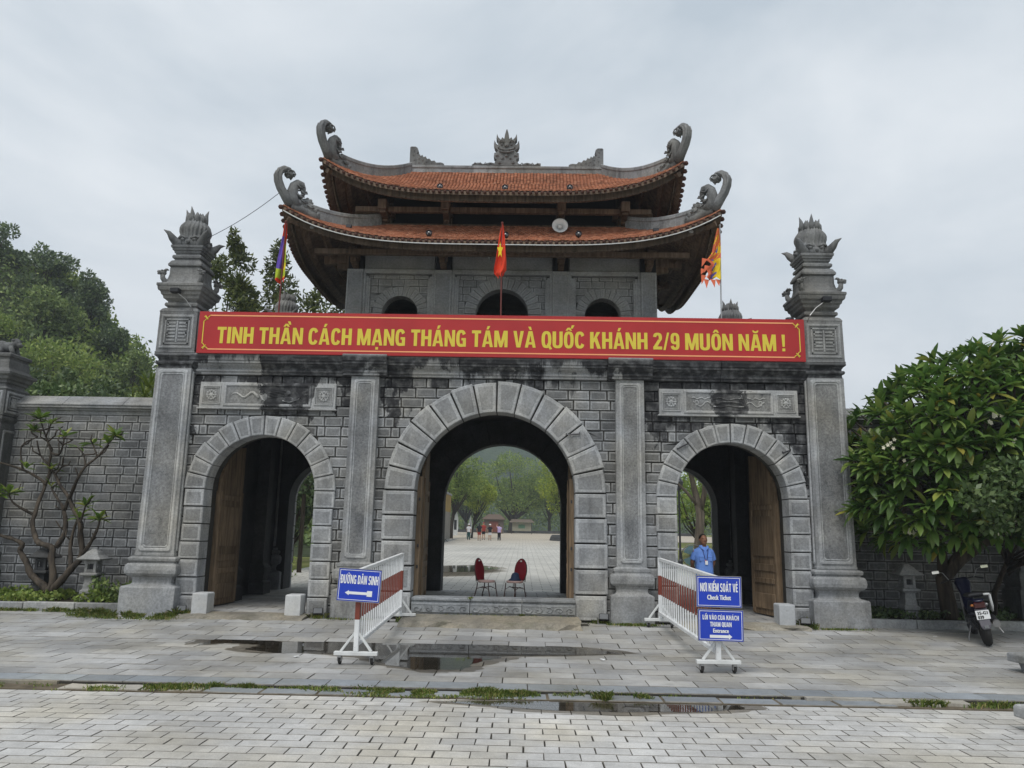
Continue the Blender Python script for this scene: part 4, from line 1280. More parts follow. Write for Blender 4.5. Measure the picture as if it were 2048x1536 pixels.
# upper tier: dark posts, brackets, and a black block painting the opening's shade
w = MB(); w.box(-2.6, 2.6, -1.0, 1.0, tz(8.3), tz(9.6)); tb(w, "opening_shade", MAT['black'])
w = MB(); w.box(-3.2, 3.2, -1.5, 1.5, tz(7.74), tz(8.29)); tb(w, "upper_floor", MAT['wood_dark'])
for x in (-2.66, -1.27, 1.30, 2.70):
    for s in (-1, 1):
        m = MB(); m.box(x - .10, x + .10, s * 1.28 - .1, s * 1.28 + .1, tz(8.28), tz(9.0)); p = tb(m, "upper_post", MAT['wood_dark'])
        m = MB(); m.bar((x, s * 1.2, tz(8.80)), (x, s * 2.05, tz(8.70)), .19, .22); m.build("bracket_beam", MAT['wood_eave'], p, bevel=.01)
        m = MB(); m.bar((x, s * 1.3, tz(8.56)), (x, s * 1.95, tz(8.585)), .13, .10); m.build("bracket_arm", MAT['wood_eave'], p, bevel=.01)
        m = MB(); m.bar((x, s * 1.33, tz(8.50)), (x, s * 1.60, tz(8.56)), .11, .16); m.build("bracket_arm", MAT['wood_eave'], p, bevel=.01)
for s in (-1, 1):
    w = MB(); w.box(-3.3, 3.3, s * 1.75 - .06, s * 1.75 + .06, tz(8.62), tz(8.74)); tb(w, "eave_beam", MAT['wood_eave'], bevel=.01)
    for yy in (-1.28, 0, 1.28):
        m = MB(); m.bar((s * 2.5, yy, tz(8.80)), (s * 3.4, yy, tz(8.72)), .19, .22); tb(m, "bracket_beam", MAT['wood_eave'], bevel=.01)
        m = MB(); m.bar((s * 2.6, yy, tz(8.56)), (s * 3.2, yy, tz(8.585)), .13, .10); tb(m, "bracket_arm", MAT['wood_eave'], bevel=.01)
# lower brackets over the columns, on black plates that paint a recess's shade
for x in (-3.24, -1.29, 1.30, 3.23):
    for s in (-1, 1):
        m = MB(); m.box(x - .17, x + .17, s * 1.62 - .04, s * 1.62 + .04, tz(7.30), tz(7.72)); p = tb(m, "recess_shade", MAT['black'])
        m = MB(); m.bar((x, s * 1.5, tz(7.62)), (x, s * 2.15, tz(7.56)), .17, .20); m.build("bracket_beam", MAT['wood_eave'], p, bevel=.01)
        m = MB(); m.bar((x, s * 1.6, tz(7.40)), (x, s * 2.0, tz(7.46)), .13, .17); m.build("bracket_arm", MAT['wood_eave'], p, bevel=.01)
for s in (-1, 1):
    w = MB(); w.box(-4.0, 4.0, s * 2.28 - .06, s * 2.28 + .06, tz(7.42), tz(7.54)); tb(w, "eave_beam", MAT['wood_eave'], bevel=.01)
    for yy in (-1.45, 0, 1.45):
        m = MB(); m.bar((s * 3.2, yy, tz(7.62)), (s * 4.0, yy, tz(7.56)), .17, .2); tb(m, "bracket_beam", MAT['wood_eave'], bevel=.01)
        m = MB(); m.bar((s * 3.2, yy, tz(7.40)), (s * 3.7, yy, tz(7.46)), .13, .17); tb(m, "bracket_arm", MAT['wood_eave'], bevel=.01)

# curled corner finials
def corner_mb():
    m = MB(); U = .00150
    P = lambda x, z, y=0: ((x - 300) * U * 1.22, y, (1310 - z) * U)
    fl = .085
    hook = [(330, 1330), (265, 1230), (205, 1130), (170, 1030), (160, 940), (180, 870), (225, 828), (275, 830), (305, 865), (300, 905), (270, 915)]
    rr_ = [.11, .10, .092, .086, .08, .077, .075, .07, .062, .05, .03]
    sec = []
    n = 8
    m.tube([P(*q) for q in hook], rr_, n, flat=1.0)
    for y in (-.062, .062):
        m.tube([P(x_ + 14, z_, y) for x_, z_ in hook[:8]], .026, 5); m.tube([P(x_ - 30, z_, y) for x_, z_ in hook[:6]], .026, 5)
        m.tube([P(288 + (18 + 5 * q) * cos(q * .9), 885 + (18 + 5 * q) * sin(q * .9), y * 1.45) for q in range(9)], .017, 5)
        for q, (bx, bz, l) in enumerate(((420, 1040, 60), (470, 1120, 50), (430, 1180, 60), (480, 1250, 50), (560, 1300, 50))):
            m.tube([P(bx - l, bz - l * .4, y * 1.5), P(bx - l * .2, bz + l * .35, y * 1.6), P(bx + l * .5, bz + l * .05, y * 1.6), P(bx + l * .35, bz - l * .4, y * 1.5), P(bx, bz - l * .2, y * 1.5)], .019, 5)
    for a in range(6): m.ball(P(290 + 42 * cos(a), 885 + 42 * sin(a)), (.034, .085, .034), 7, 5)
    m.ball(P(288, 885), (.085, .10, .085), 10, 6)
    wave = [(380, 1330), (345, 1230), (335, 1130), (355, 1040), (400, 985), (440, 990), (460, 1040), (470, 1100), (465, 1150)]
    m.tube([P(*q) for q in wave], [.13, .12, .112, .104, .095, .082, .068, .052, .03], 8)
    for y in (-.075, .075):
        for dx in (-22, 8, 38): m.tube([P(375 + dx, 1300, y), P(345 + dx, 1200, y), P(345 + dx, 1100, y * .9), P(375 + dx * .7, 1040, y * .7)], .014, 5)
    for a in range(7): m.ball(P(530 + 45 * cos(a * .9), 1225 + 45 * sin(a * .9)), (.042, .07, .042), 7, 5)
    m.ball(P(530, 1225), (.08, .085, .08), 10, 6)
    for q in ((420, 1270, .09), (470, 1240, .08), (480, 1310, .10), (560, 1330, .10), (610, 1330, .085), (640, 1300, .06), (430, 1180, .06), (590, 1390, .09), (650, 1370, .07)): m.ball(P(q[0], q[1]), (q[2], .10, q[2]), 8, 6)
    m.tube([P(330, 1340), P(450, 1360), P(560, 1400), P(670, 1430)], [.1, .11, .11, .1], 8)
    return m
cm = corner_mb().mesh("corner_finial", [MAT['carved']], True)
for root, pt, k in ((low, lpt, 1.0), (upp, upt, 1.0)):
    for side in (0, 2):
        for sx in (-1, 1):
            q = pt(side, sx, .055, .10)
            q2 = pt(side, sx, .4, 0); d = q2 - q
            mesh_obj("corner_finial", cm, root, q, (0, 0, atan2(d.y, d.x)), (k, k, k))

# ridge ornaments
m = MB(); U = .0031
out = [(0, 0), (0, 155), (8, 162), (45, 162), (60, 150), (66, 135), (60, 112), (52, 100), (70, 92), (78, 98), (88, 80), (100, 92), (112, 70), (128, 78), (140, 55), (160, 58), (175, 38), (200, 42), (215, 24), (250, 26), (265, 22), (278, 14), (278, 0)]
m.prism([(x * U, z * U) for x, z in out][::-1], -.09, .09)
for x, z, r in ((35, 130, .05), (35, 90, .05), (40, 50, .06), (75, 60, .05), (105, 45, .05), (140, 30, .045), (180, 22, .04), (225, 12, .035), (75, 22, .05), (118, 16, .04)): m.ball((x * U, 0, z * U), (r, .115, r), 8, 5)
dm = m.mesh("ridge_dragon", [MAT['carved']])
mesh_obj("ridge_dragon", dm, upp, (-2.42, 0, tz(10.60)))
mesh_obj("ridge_dragon", dm, upp, (2.42, 0, tz(10.60)), (0, 0, pi))
half = [(95, 0), (88, 30), (72, 45), (97, 72), (95, 102), (72, 114), (64, 126), (90, 148), (99, 175), (94, 210), (82, 182), (68, 170), (62, 200), (80, 226), (76, 264), (66, 236), (46, 215), (36, 236), (20, 222), (14, 262), (3, 302)]
poly = [(x, z) for x, z in half] + [(-x, z) for x, z in half[::-1]]
m = MB(); U = .00325
m.prism([(x * U, z * U) for x, z in poly], -.10, .10)
for s in (-1, 1):
    for x, z, r in ((70, 88, .085), (30, 60, .06), (52, 25, .07), (38, 175, .055), (60, 150, .05), (25, 205, .04), (30, 130, .05)): m.ball((s * x * U, 0, z * U), (r, .15, r), 8, 5)
    m.tube([(s * 55 * U, -.12, 120 * U), (s * 25 * U, -.14, 108 * U), (0, -.145, 104 * U)], .022, 5); m.tube([(s * 55 * U, -.12, 140 * U), (s * 25 * U, -.14, 128 * U), (0, -.145, 124 * U)], .022, 5)
    m.tube([(s * 58 * U, -.12, 195 * U), (s * 40 * U, -.14, 205 * U), (s * 18 * U, -.13, 190 * U)], .02, 5)
m.ball((0, -.08, 165 * U), (.07, .09, .06), 8, 5); m.ball((0, -.06, 80 * U), (.06, .09, .05), 8, 5)
mk = m.build("ridge_mask", MAT['carved'], upp, loc=(0, 0, tz(10.61)))
m = MB()
hump = []
for i in range(33):
    x = -.86 + 1.72 * i / 32; hump.append((x, .03 + .07 * abs(sin(i * .55)) * (1 - .35 * abs(x))))
m.prism([(-.86, 0)] + hump + [(.86, 0)], -.08, .08) if False else m.prism(([(.86, 0)] + hump[::-1] + [(-.86, 0)])[::-1], -.08, .08)
for i in range(13):
    x = -.78 + .13 * i; m.tube([(x - .05, -.085, .02), (x, -.09, .075), (x + .05, -.085, .02)], .014, 5)
m.build("ridge_cloud", MAT['carved'], upp, loc=(0, 0, tz(10.61)))

# ================================================================== small fittings on the gate
def roof_lamp(loc, label):
    t = thing("roof_lamp", label, "lamp", loc, group="small round lamps on the tower roofs")
    m = MB(); m.lathe([(.03, -.07), (.065, -.06), (.07, .0), (.058, .012), (.045, -.012), (.001, -.014)], 14); m.xf(Matrix.Rotation(radians(78), 4, 'X')); m.build("lamp_shade", MAT['darkmetal'], t, smooth=False)
    m = MB(); m.ball((0, -.004, 0), (.026, .02, .026)); m.build("bulb", MAT['metal'], t, smooth=True)
    m = MB(); m.tube([(0, .05, 0), (0, .06, -.06), (0, .03, -.14)], .014, 6); m.build("lamp_arm", MAT['darkmetal'], t)
for x, y, z, lab in ((-1.37, .62, 9.02, "small round lamp near the left end of the upper red roof"), (.05, .62, 9.01, "small round lamp in the middle of the upper red roof"), (1.46, .62, 9.03, "small round lamp toward the right of the upper red roof"),
                     (-1.53, .32, 7.82, "small round lamp at the left on the lower red roof"), (.09, .32, 7.80, "small round lamp on the lower red roof behind the red star flag"), (1.63, .32, 7.84, "small round lamp below the white horn loudspeaker")):
    roof_lamp((x, y, z), lab)
for x, y, z, lab in ((-3.25, .42, 7.93, "small dark floodlight clamped to the left hip of the lower roof"), (3.27, .42, 7.93, "small dark floodlight clamped to the right hip of the lower roof")):
    t = thing("hip_floodlight", lab, "floodlight", (x, y, z), group="floodlights on the lower roof hips")
    m = MB(); m.box(-.06, .06, -.05, .04, .0, .08); m.build("lamp_housing", MAT['darkmetal'], t, bevel=.01)
    m = MB(); m.tube([(0, 0, 0), (0, .0, -.08), (.02, -.04, -.2)], .012, 5); m.build("lamp_arm", MAT['darkmetal'], t)

t = thing("loudspeaker", "round off-white horn loudspeaker hanging under the upper roof", "loudspeaker", (1.262, .92, 8.30))
prof = [(.025, .22), (.05, .2), (.055, .1), (.08, .04), (.15, -.02), (.175, -.03), (.165, -.022), (.14, .0), (.075, .06), (.06, .1), (.001, .1)]
m = MB(); m.lathe([(r, z) for r, z in prof], 28); m.xf(Matrix.Rotation(radians(-97), 4, 'X'))
m.xf(Matrix.Translation((0, -.02, -.06)))
m.build("horn", MAT['white'], t, smooth=True)
m = MB(); m.lathe([(.001, -.03), (.03, -.028), (.05, .0), (.055, .04), (.02, .06)], 16); m.xf(Matrix.Translation((0, -.02, -.06)) @ Matrix.Rotation(radians(-97), 4, 'X')); m.build("horn_core", MAT['offwhite'], t, smooth=True)
m = MB(); m.tube([(0, .1, .0), (0, .14, .12), (0, .2, .28)], .018, 6); m.build("mount_bracket", MAT['darkmetal'], t)

t = thing("security_camera", "small white security camera under the lower eave beside the red star flag", "camera", (-.285, .95, 7.66))
m = MB(); m.box(-.055, .055, -.10, .06, -.03, .045); m.build("camera_body", MAT['offwhite'], t, bevel=.01)
m = MB(); m.lathe([(.035, -.125), (.035, -.10)], 12); m.xf(Matrix.Rotation(0, 4, 'X')); m.v = [(x, z, y) for x, y, z in m.v]; m.build("lens", MAT['black'], t)
m = MB(); m.tube([(0, .0, -.02), (0, .03, -.09), (0, .3, -.09)], .012, 6); m.tube([(-.06, -.02, .05), (.07, .0, .05)], .01, 5); m.build("mount_arm", MAT['offwhite'], t)

def cable(name, pts, r, mat, label, n=5):
    m = MB(); m.tube(pts, r, n); o = m.build(name, mat); return tag(o, label, "cable")
pts = []
for i in range(41):
    u = -.99 + 1.98 * i / 40; q = lpt(0, u, 0, -.115); pts.append((q.x, q.y + 2.9 - .06, q.z + 5.3))
cable("lighting_cable", pts, .011, MAT['offwhite'], "thin white cable following the whole lower roof eave")
pts = []
for i in range(21):
    t_ = i / 20; a = Vector((-6.28, .15, 7.5)); b = Vector((-4.60, .05, 8.62)); q = a.lerp(b, t_); q.z -= .09 * 4 * t_ * (1 - t_); pts.append(q)
cable("overhead_wire", pts, .007, MAT['darkmetal'], "thin dark wire from left pillar flame to the roof corner", 4)
for s in (-1, 1):
    t = thing("cap_floodlight", "small black floodlight on the cap of the %s" % ("left end pillar by the purple flag" if s < 0 else "right end pillar by the frangipani"), "floodlight", (s * 6.48, -.30, 6.27), group="floodlights on the pillar caps")
    m = MB(); m.box(-.09, .09, -.08, .06, -.05, .05); m.build("lamp_housing", MAT['black'], t, bevel=.015)
    m = MB(); m.tube([(-s * .05, 0, -.05), (-s * .22, .0, -.18), (-s * .34, .0, -.33), (-s * .36, .12, -.44)], .010, 5); m.build("lamp_lead", MAT['metal'], t)
t = thing("ledge_floodlight", "small dark floodlight standing on the wall top near the banner's right end", "floodlight", (5.85, .02, 5.82))
m = MB(); m.box(-.04, .04, -.04, .04, .0, .06); m.build("lamp_foot", MAT['darkmetal'], t); m = MB(); m.lathe([(.04, .06), (.09, .10), (.08, .15), (.02, .16)], 10); m.build("lamp_housing", MAT['darkmetal'], t, smooth=True)
# ================================================================== lettering
def lettering(parent, name, text, cx, base, cap, width, mat, y, bold=.02, sx_bold=.0, kind=None, thick=.004):
    """flat raised letters on a face looking to -y; cap height and total width are given in metres"""
    cu = bpy.data.curves.new("lettering", 'FONT')
    cu.body = text; cu.size = 1.0; cu.offset = bold; cu.align_x = 'LEFT'; cu.space_character = 1.09; cu.resolution_u = 4; cu.fill_mode = 'FRONT'
    ob = bpy.data.objects.new("lettering", cu); COL.objects.link(ob)
    bpy.context.view_layer.update()
    dg = bpy.context.evaluated_depsgraph_get()
    me = bpy.data.meshes.new_from_object(ob.evaluated_get(dg))
    bpy.data.objects.remove(ob); bpy.data.curves.remove(cu)
    n = len(me.vertices); co = np.empty(n * 3); me.vertices.foreach_get("co", co); co = co.reshape(-1, 3)
    faces = [tuple(p.vertices) for p in me.polygons]
    x0, x1 = co[:, 0].min(), co[:, 0].max()
    sz = cap / .728
    sx = (width - 2 * sx_bold) / (x1 - x0)
    out_v, out_f = [], []
    q = 0
    for dx in (-sx_bold, 0, sx_bold):
        for dz in ((-.5, .5) if sx_bold else (0,)):
            b = len(out_v); q += 1
            for p in co: out_v.append((cx + (p[0] - (x0 + x1) / 2) * sx + dx, y - .0005 * q, base + p[1] * sz + dz * sx_bold * .5))
            out_f += [tuple(i + b for i in f) for f in faces]
    bpy.data.meshes.remove(me)
    m2 = bpy.data.meshes.new(name); m2.from_pydata(out_v, [], out_f); m2.materials.append(mat)
    o = mesh_obj(name, m2, parent)
    return o

def arc_quads(cx, cy, rx, ry, ix, iy, a0, a1, n=14, p=2.6):
    def pt(a, x, y):
        c, s_ = cos(a), sin(a)
        return (cx + x * math.copysign(abs(c) ** (2 / p), c), cy + y * math.copysign(abs(s_) ** (2 / p), s_))
    out = []
    for i in range(n):
        u, v = radians(a0 + (a1 - a0) * i / n), radians(a0 + (a1 - a0) * (i + 1) / n)
        out.append([pt(u, rx, ry), pt(v, rx, ry), pt(v, ix, iy), pt(u, ix, iy)])
    return out
def block_glyph(ch):
    """heavy condensed capital built from polygons; cap height 1; returns (polygons, width)"""
    s_, h = .215, .18
    r = lambda x0, y0, x1, y1: [(x0, y0), (x1, y0), (x1, y1), (x0, y1)]
    mir = lambda poly, w: [(w - x, y) for x, y in poly]
    if ch == ' ': return [], .20
    if ch == 'I': return [r(0, 0, s_, 1)], s_
    if ch == 'T': return [r(0, 1 - h, .56, 1), r(.18, 0, .38, 1 - h)], .56
    if ch == 'H': return [r(0, 0, s_, 1), r(.42, 0, .62, 1), r(s_, .42, .42, .42 + h)], .62
    if ch == 'N': return [r(0, 0, .19, 1), r(.45, 0, .64, 1), [(.02, 1), (.20, 1), (.62, 0), (.44, 0)]], .64
    if ch == 'A':
        l = [(0, 0), (.19, 0), (.335, .74), (.335, 1), (.215, 1)]; return [l, mir(l, .67), r(.15, .19, .52, .33)], .67
    if ch == 'M':
        d = [(.02, 1), (.24, 1), (.49, 0), (.41, 0), (.33, 0)]; return [r(0, 0, .19, 1), r(.63, 0, .82, 1), [(.03, 1), (.25, 1), (.49, 0), (.33, 0)], [(.57, 1), (.79, 1), (.49, 0), (.33, 0)]], .82
    if ch == 'V':
        l = [(0, 1), (.20, 1), (.32, .26), (.32, 0), (.20, 0)]; return [l, mir(l, .64)], .64
    if ch == 'K': return [r(0, 0, s_, 1), [(s_, .33), (s_, .60), (.40, 1), (.62, 1)], [(.26, .52), (.42, .68), (.66, 0), (.44, 0)]], .66
    if ch == 'L': return [r(0, 0, s_, 1), r(s_, 0, .48, h)], .48
    if ch == 'E': return [r(0, 0, s_, 1), r(s_, 0, .48, h), r(s_, .43, .45, .43 + h * .9), r(s_, 1 - h, .48, 1)], .48
    if ch in 'D\u0110':
        g = [r(0, 0, s_, 1), r(s_, 0, .30, h), r(s_, 1 - h, .30, 1)] + arc_quads(.30, .5, .30, .5, .10, .5 - h, -90, 90)
        if ch != 'D': g.append(r(-.09, .44, .32, .56))
        return g, .60
    if ch in 'O\u01a0Q':
        g = arc_quads(.30, .5, .30, .515, .10, .345, 0, 360, 28)
        if ch == 'Q': g.append([(.32, .24), (.44, .28), (.66, -.06), (.50, -.10)])
        if ch == '\u01a0': g.append([(.46, .86), (.56, .80), (.70, .98), (.70, 1.12), (.58, 1.12), (.58, 1.0)])
        return g, .60 if ch != '\u01a0' else .66
    if ch == 'C': return arc_quads(.30, .5, .30, .515, .10, .345, 28, 332, 24), .58
    if ch == 'G': return arc_quads(.30, .5, .30, .515, .10, .345, 28, 300, 22) + [r(.41, 0, .60, .38), r(.32, .38, .60, .52)], .61
    if ch in 'U\u01af':
        g = [r(0, .30, s_, 1), r(.42, .30, .62, 1)] + arc_quads(.31, .30, .31, .315, .11, .15, 180, 360, 14)
        if ch != 'U': g.append([(.60, 1), (.60, .84), (.74, .96), (.76, 1.12), (.64, 1.12)])
        return g, .62 if ch == 'U' else .70
    if ch == 'S': return arc_quads(.28, .735, .28, .28, .085, .12, 15, 262, 16) + arc_quads(.28, .275, .28, .29, .085, .13, 98, -165, 16) + [[(.10, .60), (.26, .45), (.46, .40), (.30, .58)]], .56
    if ch == '2': return arc_quads(.27, .72, .27, .29, .075, .13, 175, -25, 14) + [[(.30, .60), (.53, .63), (.24, .15), (0, .0), (0, .14)], r(0, 0, .54, h)], .54
    if ch == '9': return arc_quads(.27, .67, .27, .345, .075, .19, 0, 360, 22) + [r(.345, .30, .54, .67)] + arc_quads(.27, .30, .27, .315, .075, .16, 0, -168, 12), .54
    if ch == '/': return [[(0, -.03), (.13, -.03), (.37, 1.03), (.24, 1.03)]], .37
    if ch == '!': return [[(0, 1), (.20, 1), (.17, .27), (.03, .27)], r(.01, 0, .19, .17)], .20
    return [], .3
def block_lettering(parent, name, text, cx, base, cap, width, mat, y, gap=.075):
    """sign-painter's capitals with their Vietnamese marks"""
    import unicodedata
    x = 0; polys = []
    for ch in text:
        dec = unicodedata.normalize('NFD', ch); b = dec[0]; marks = list(dec[1:])
        if '\u031b' in marks: b = unicodedata.normalize('NFC', b + '\u031b'); marks.remove('\u031b')
        g, w = block_glyph(b); out = list(g); c = w / 2 if b not in ('\u01a0', '\u01af') else .30
        lift = 0; sh = 0
        for mk in marks:
            if mk == '\u0302': out.append([(c - .20, 1.06), (c - .07, 1.06), (c, 1.14), (c + .07, 1.06), (c + .20, 1.06), (c + .075, 1.24), (c - .075, 1.24)]); lift = .12; sh = .20
            elif mk == '\u0306': out += arc_quads(c, 1.23, .19, .17, .09, .06, 180, 360, 8, 2)
        for mk in marks:
            d = c + sh; e = 1.07 + lift
            if mk == '\u0301': out.append([(d - .08, e), (d + .04, e), (d + .15, e + .20), (d - .02, e + .20)])
            elif mk == '\u0300': out.append([(d + .08, e), (d - .04, e), (d - .15, e + .20), (d + .02, e + .20)])
            elif mk == '\u0309': out += arc_quads(d, e + .12, .10, .10, .03, .03, 170, -60, 8, 2) + [[(d - .03, e), (d + .04, e), (d + .04, e + .06), (d - .03, e + .06)]]
            elif mk == '\u0323': out.append([(c - .085, -.25), (c + .085, -.25), (c + .085, -.10), (c - .085, -.10)])
        polys += [[(px + x, pz) for px, pz in p] for p in out]
        x += w + gap
    tot = x - gap; sx = width / tot; m = MB()
    for k, p in enumerate(polys):
        if area(p) < 0: p = p[::-1]
        m.add([(cx + (px - tot / 2) * sx, y - .00015 * (k % 9), base + pz * cap) for px, pz in p], [tuple(range(len(p)))])
    return m.build(name, mat, parent)

def frame_strip(mb, x0, x1, z0, z1, y, w, t=.004):
    mb.box(x0, x1, y - t, y, z0, z0 + w); mb.box(x0, x1, y - t, y, z1 - w, z1); mb.box(x0, x0 + w, y - t, y, z0 + w, z1 - w); mb.box(x1 - w, x1, y - t, y, z0 + w, z1 - w)

# ------------------------------------------------------------------ the long red banner
ban = thing("banner", "long red banner with yellow Vietnamese lettering across the gate front", "banner", (.03, -.25, 5.44))
m = MB(); m.box(-5.985, 5.985, 0, .045, -.407, .407); m.build("banner_board", MAT['red'], ban)
m = MB(); m.box(-6.0, 6.0, .001, .05, .4075, .425); m.box(-6.0, 6.0, .001, .05, -.425, -.4075); m.box(-6.0, -5.986, .001, .05, -.4075, .4075); m.box(5.986, 6.0, .001, .05, -.4075, .4075); m.build("banner_frame", MAT['red'], ban)
m = MB(); a, b = 5.90, .345
m.box(-a + .12, a - .12, -.004, 0, b - .012, b + .012); m.box(-a + .12, a - .12, -.004, 0, -b - .012, -b + .012)
m.build("border_line", MAT['peach'], ban)
m = MB()
for s in (-1, 1):
    m.box(s * a - .009, s * a + .009, -.004, 0, -b + .12, b - .12)
    for q in (-1, 1):
        cx, cz = s * a, q * b
        m.tube([(cx - s * .0, -.003, cz - q * .12), (cx - s * .03, -.003, cz - q * .10), (cx - s * .05, -.003, cz - q * .06), (cx - s * .02, -.003, cz - q * .03), (cx - s * .03, -.003, cz - q * .0)], .009, 5)
        m.tube([(cx - s * .12, -.003, cz), (cx - s * .10, -.003, cz - q * .03), (cx - s * .06, -.003, cz - q * .05), (cx - s * .03, -.003, cz - q * .02), (cx, -.003, cz - q * .03)], .009, 5)
        m.tube([(cx - s * .02, -.003, cz - q * .02), (cx - s * .08, -.003, cz - q * .085)], .012, 5)
        m.ball((cx - s * .03, -.003, cz - q * .03), (.02, .006, .02), 8, 4)
m.build("corner_ornament", MAT['gold'], ban)
block_lettering(ban, "lettering", "TINH THẦN CÁCH MẠNG THÁNG TÁM VÀ QUỐC KHÁNH 2/9 MUÔN NĂM !", .0, -.225, .335, 11.22, MAT['gold'], -.004)

# ------------------------------------------------------------------ barriers and signs
def barrier(label, front, rear):
    f = Vector(front); r = Vector(rear); d = r - f; Ln = d.length
    t = thing("barrier", label, "barrier", f, atan2(d.y, d.x) - pi / 2, group="rolling red and white barriers")
    SCB = 1.07; Ln /= SCB; t.scale = (SCB, SCB, SCB); t.rotation_euler = (math.asin(d.z / d.length), 0, atan2(d.y, d.x) - pi / 2)
    m = MB(); m.bar((0, 0, 1.135), (0, Ln, 1.135), .05, .05); m.bar((0, 0, .245), (0, Ln, .245), .05, .05); m.build("rail", MAT['barrier'], t, bevel=.005)
    for y in (0, Ln):
        m = MB(); m.box(-.03, .03, y - .03, y + .03, .16, 1.158); m.build("post", MAT['barrier'], t, bevel=.005)
        m = MB(); m.box(-.27, .27, y - .035, y + .035, .115, .16); m.bar((-.19, y, .16), (-.01, y, .40), .035, .03); m.bar((.19, y, .16), (.01, y, .40), .035, .03); m.box(-.02, .02, y - .02, y + .02, .16, .22)
        ft = m.build("foot_frame", MAT['offwhite'], t, bevel=.004)
        for s in (-1, 1):
            c = MB(); c.box(s * .20 - .022, s * .20 + .022, y - .03, y + .03, .09, .113); c.box(s * .20 - .026, s * .20 - .02, y - .02, y + .05, .045, .09); c.box(s * .20 + .02, s * .20 + .026, y - .02, y + .05, .045, .09)
            cs = c.build("castor", MAT['metal'], t)
            w_ = MB(); w_.lathe([(.03, -.016), (.05, -.016), (.056, -.008), (.056, .008), (.05, .016), (.03, .016)], 14); w_.xf(Matrix.Translation((s * .20, y + .03, .057)) @ Matrix.Rotation(pi / 2 + (.5 * s if y == 0 else .2), 4, 'Y') if False else Matrix.Translation((s * .20, y + .03, .057)) @ Matrix.Rotation(pi / 2, 4, 'Y'))
            w_.build("castor_wheel", MAT['rubber'], cs)
    bm = MB(); bm.box(-.009, .009, -.010, .010, .27, 1.11); me = bm.mesh("bar", [MAT['barrier']])
    n = int(Ln / .155)
    for i in range(1, n): mesh_obj("bar", me, t, (0, Ln * i / n, 0))
    return t
barL = barrier("red and white rolling barrier left of the middle arch steps", (-1.638, -4.338, -.118), (-1.66, -.50, -.01))
barR = barrier("red and white rolling barrier in front of the guard", (3.130, -4.402, -.118), (3.06, -.50, -.01))

def sign(name, label, loc, wd, ht, lines, arrow=None, roll_=0.0):
    t = thing(name, label, "sign", loc, group="blue direction signs on the barriers")
    m = MB(); m.box(-wd / 2, wd / 2, 0, .014, -ht / 2, ht / 2); m.build("sign_panel", MAT['blue'], t)
    m = MB(); frame_strip(m, -wd / 2 + .012, wd / 2 - .012, -ht / 2 + .012, ht / 2 - .012, 0, .006, .0025); m.build("sign_border", MAT['white'], t)
    m = MB(); frame_strip(m, -wd / 2 - .008, wd / 2 + .008, -ht / 2 - .008, ht / 2 + .008, .016, .007, .02); m.build("sign_frame", MAT['metal'], t)
    for (tx, z, cap, w_, bold) in lines: (block_lettering(t, "lettering", tx, 0, z, cap, w_, MAT['white'], -.003) if tx.isupper() else lettering(t, "lettering", tx, 0, z, cap, w_, MAT['white'], -.003, bold=0, sx_bold=cap * .055))
    if arrow:
        d, z, L_, h = arrow
        if d < 0:
            pr = [(-L_ / 2, z), (-L_ / 2 + .05, z - .03), (-L_ / 2 + .05, z - .016), (L_ / 2 - .065, z - .016), (L_ / 2 - .065, z - .034), (L_ / 2, z - .034), (L_ / 2, z + .034), (L_ / 2 - .065, z + .034), (L_ / 2 - .065, z + .016), (-L_ / 2 + .05, z + .016), (-L_ / 2 + .05, z + .03)]
        else:
            pr = [(L_ / 2, z), (L_ / 2 - .04, z + .032), (L_ / 2 - .04, z + .017), (-L_ / 2, z + .017), (-L_ / 2, z - .017), (L_ / 2 - .04, z - .017), (L_ / 2 - .04, z - .032)]
        m = MB(); m.prism(pr[::-1] if area(pr) < 0 else pr, -.003, -.0001); m.build("arrow", MAT['white'], t)
    t.rotation_euler = (0, roll_, 0); t.scale = (1.073, 1.073, 1.073)
    return t
sign("direction_sign", "blue sign reading DUONG DAN SINH with white arrow pointing left", (-1.622, -4.442, 0.910), .525, .385, [("ĐƯỜNG DÂN SINH", .015, .105, .47, .03)], (-1, -.095, .34, .03), radians(2.6))
sign("direction_sign", "upper blue ticket check sign above the entrance arrow sign", (3.141, -4.501, 0.923), .54, .36, [("NƠI KIỂM SOÁT VÉ", .0, .10, .46, .03), ("Check Ticket", -.095, .058, .29, .03)], None, radians(.6))
sign("direction_sign", "lower blue entrance sign with white arrow pointing right", (3.152, -4.501, 0.497), .54, .36, [("LỐI VÀO CỦA KHÁCH", .065, .055, .44, .03), ("THAM QUAN", -.015, .055, .26, .03), ("Entrance", -.085, .05, .19, .025)], (1, -.13, .27, .02), radians(.8))

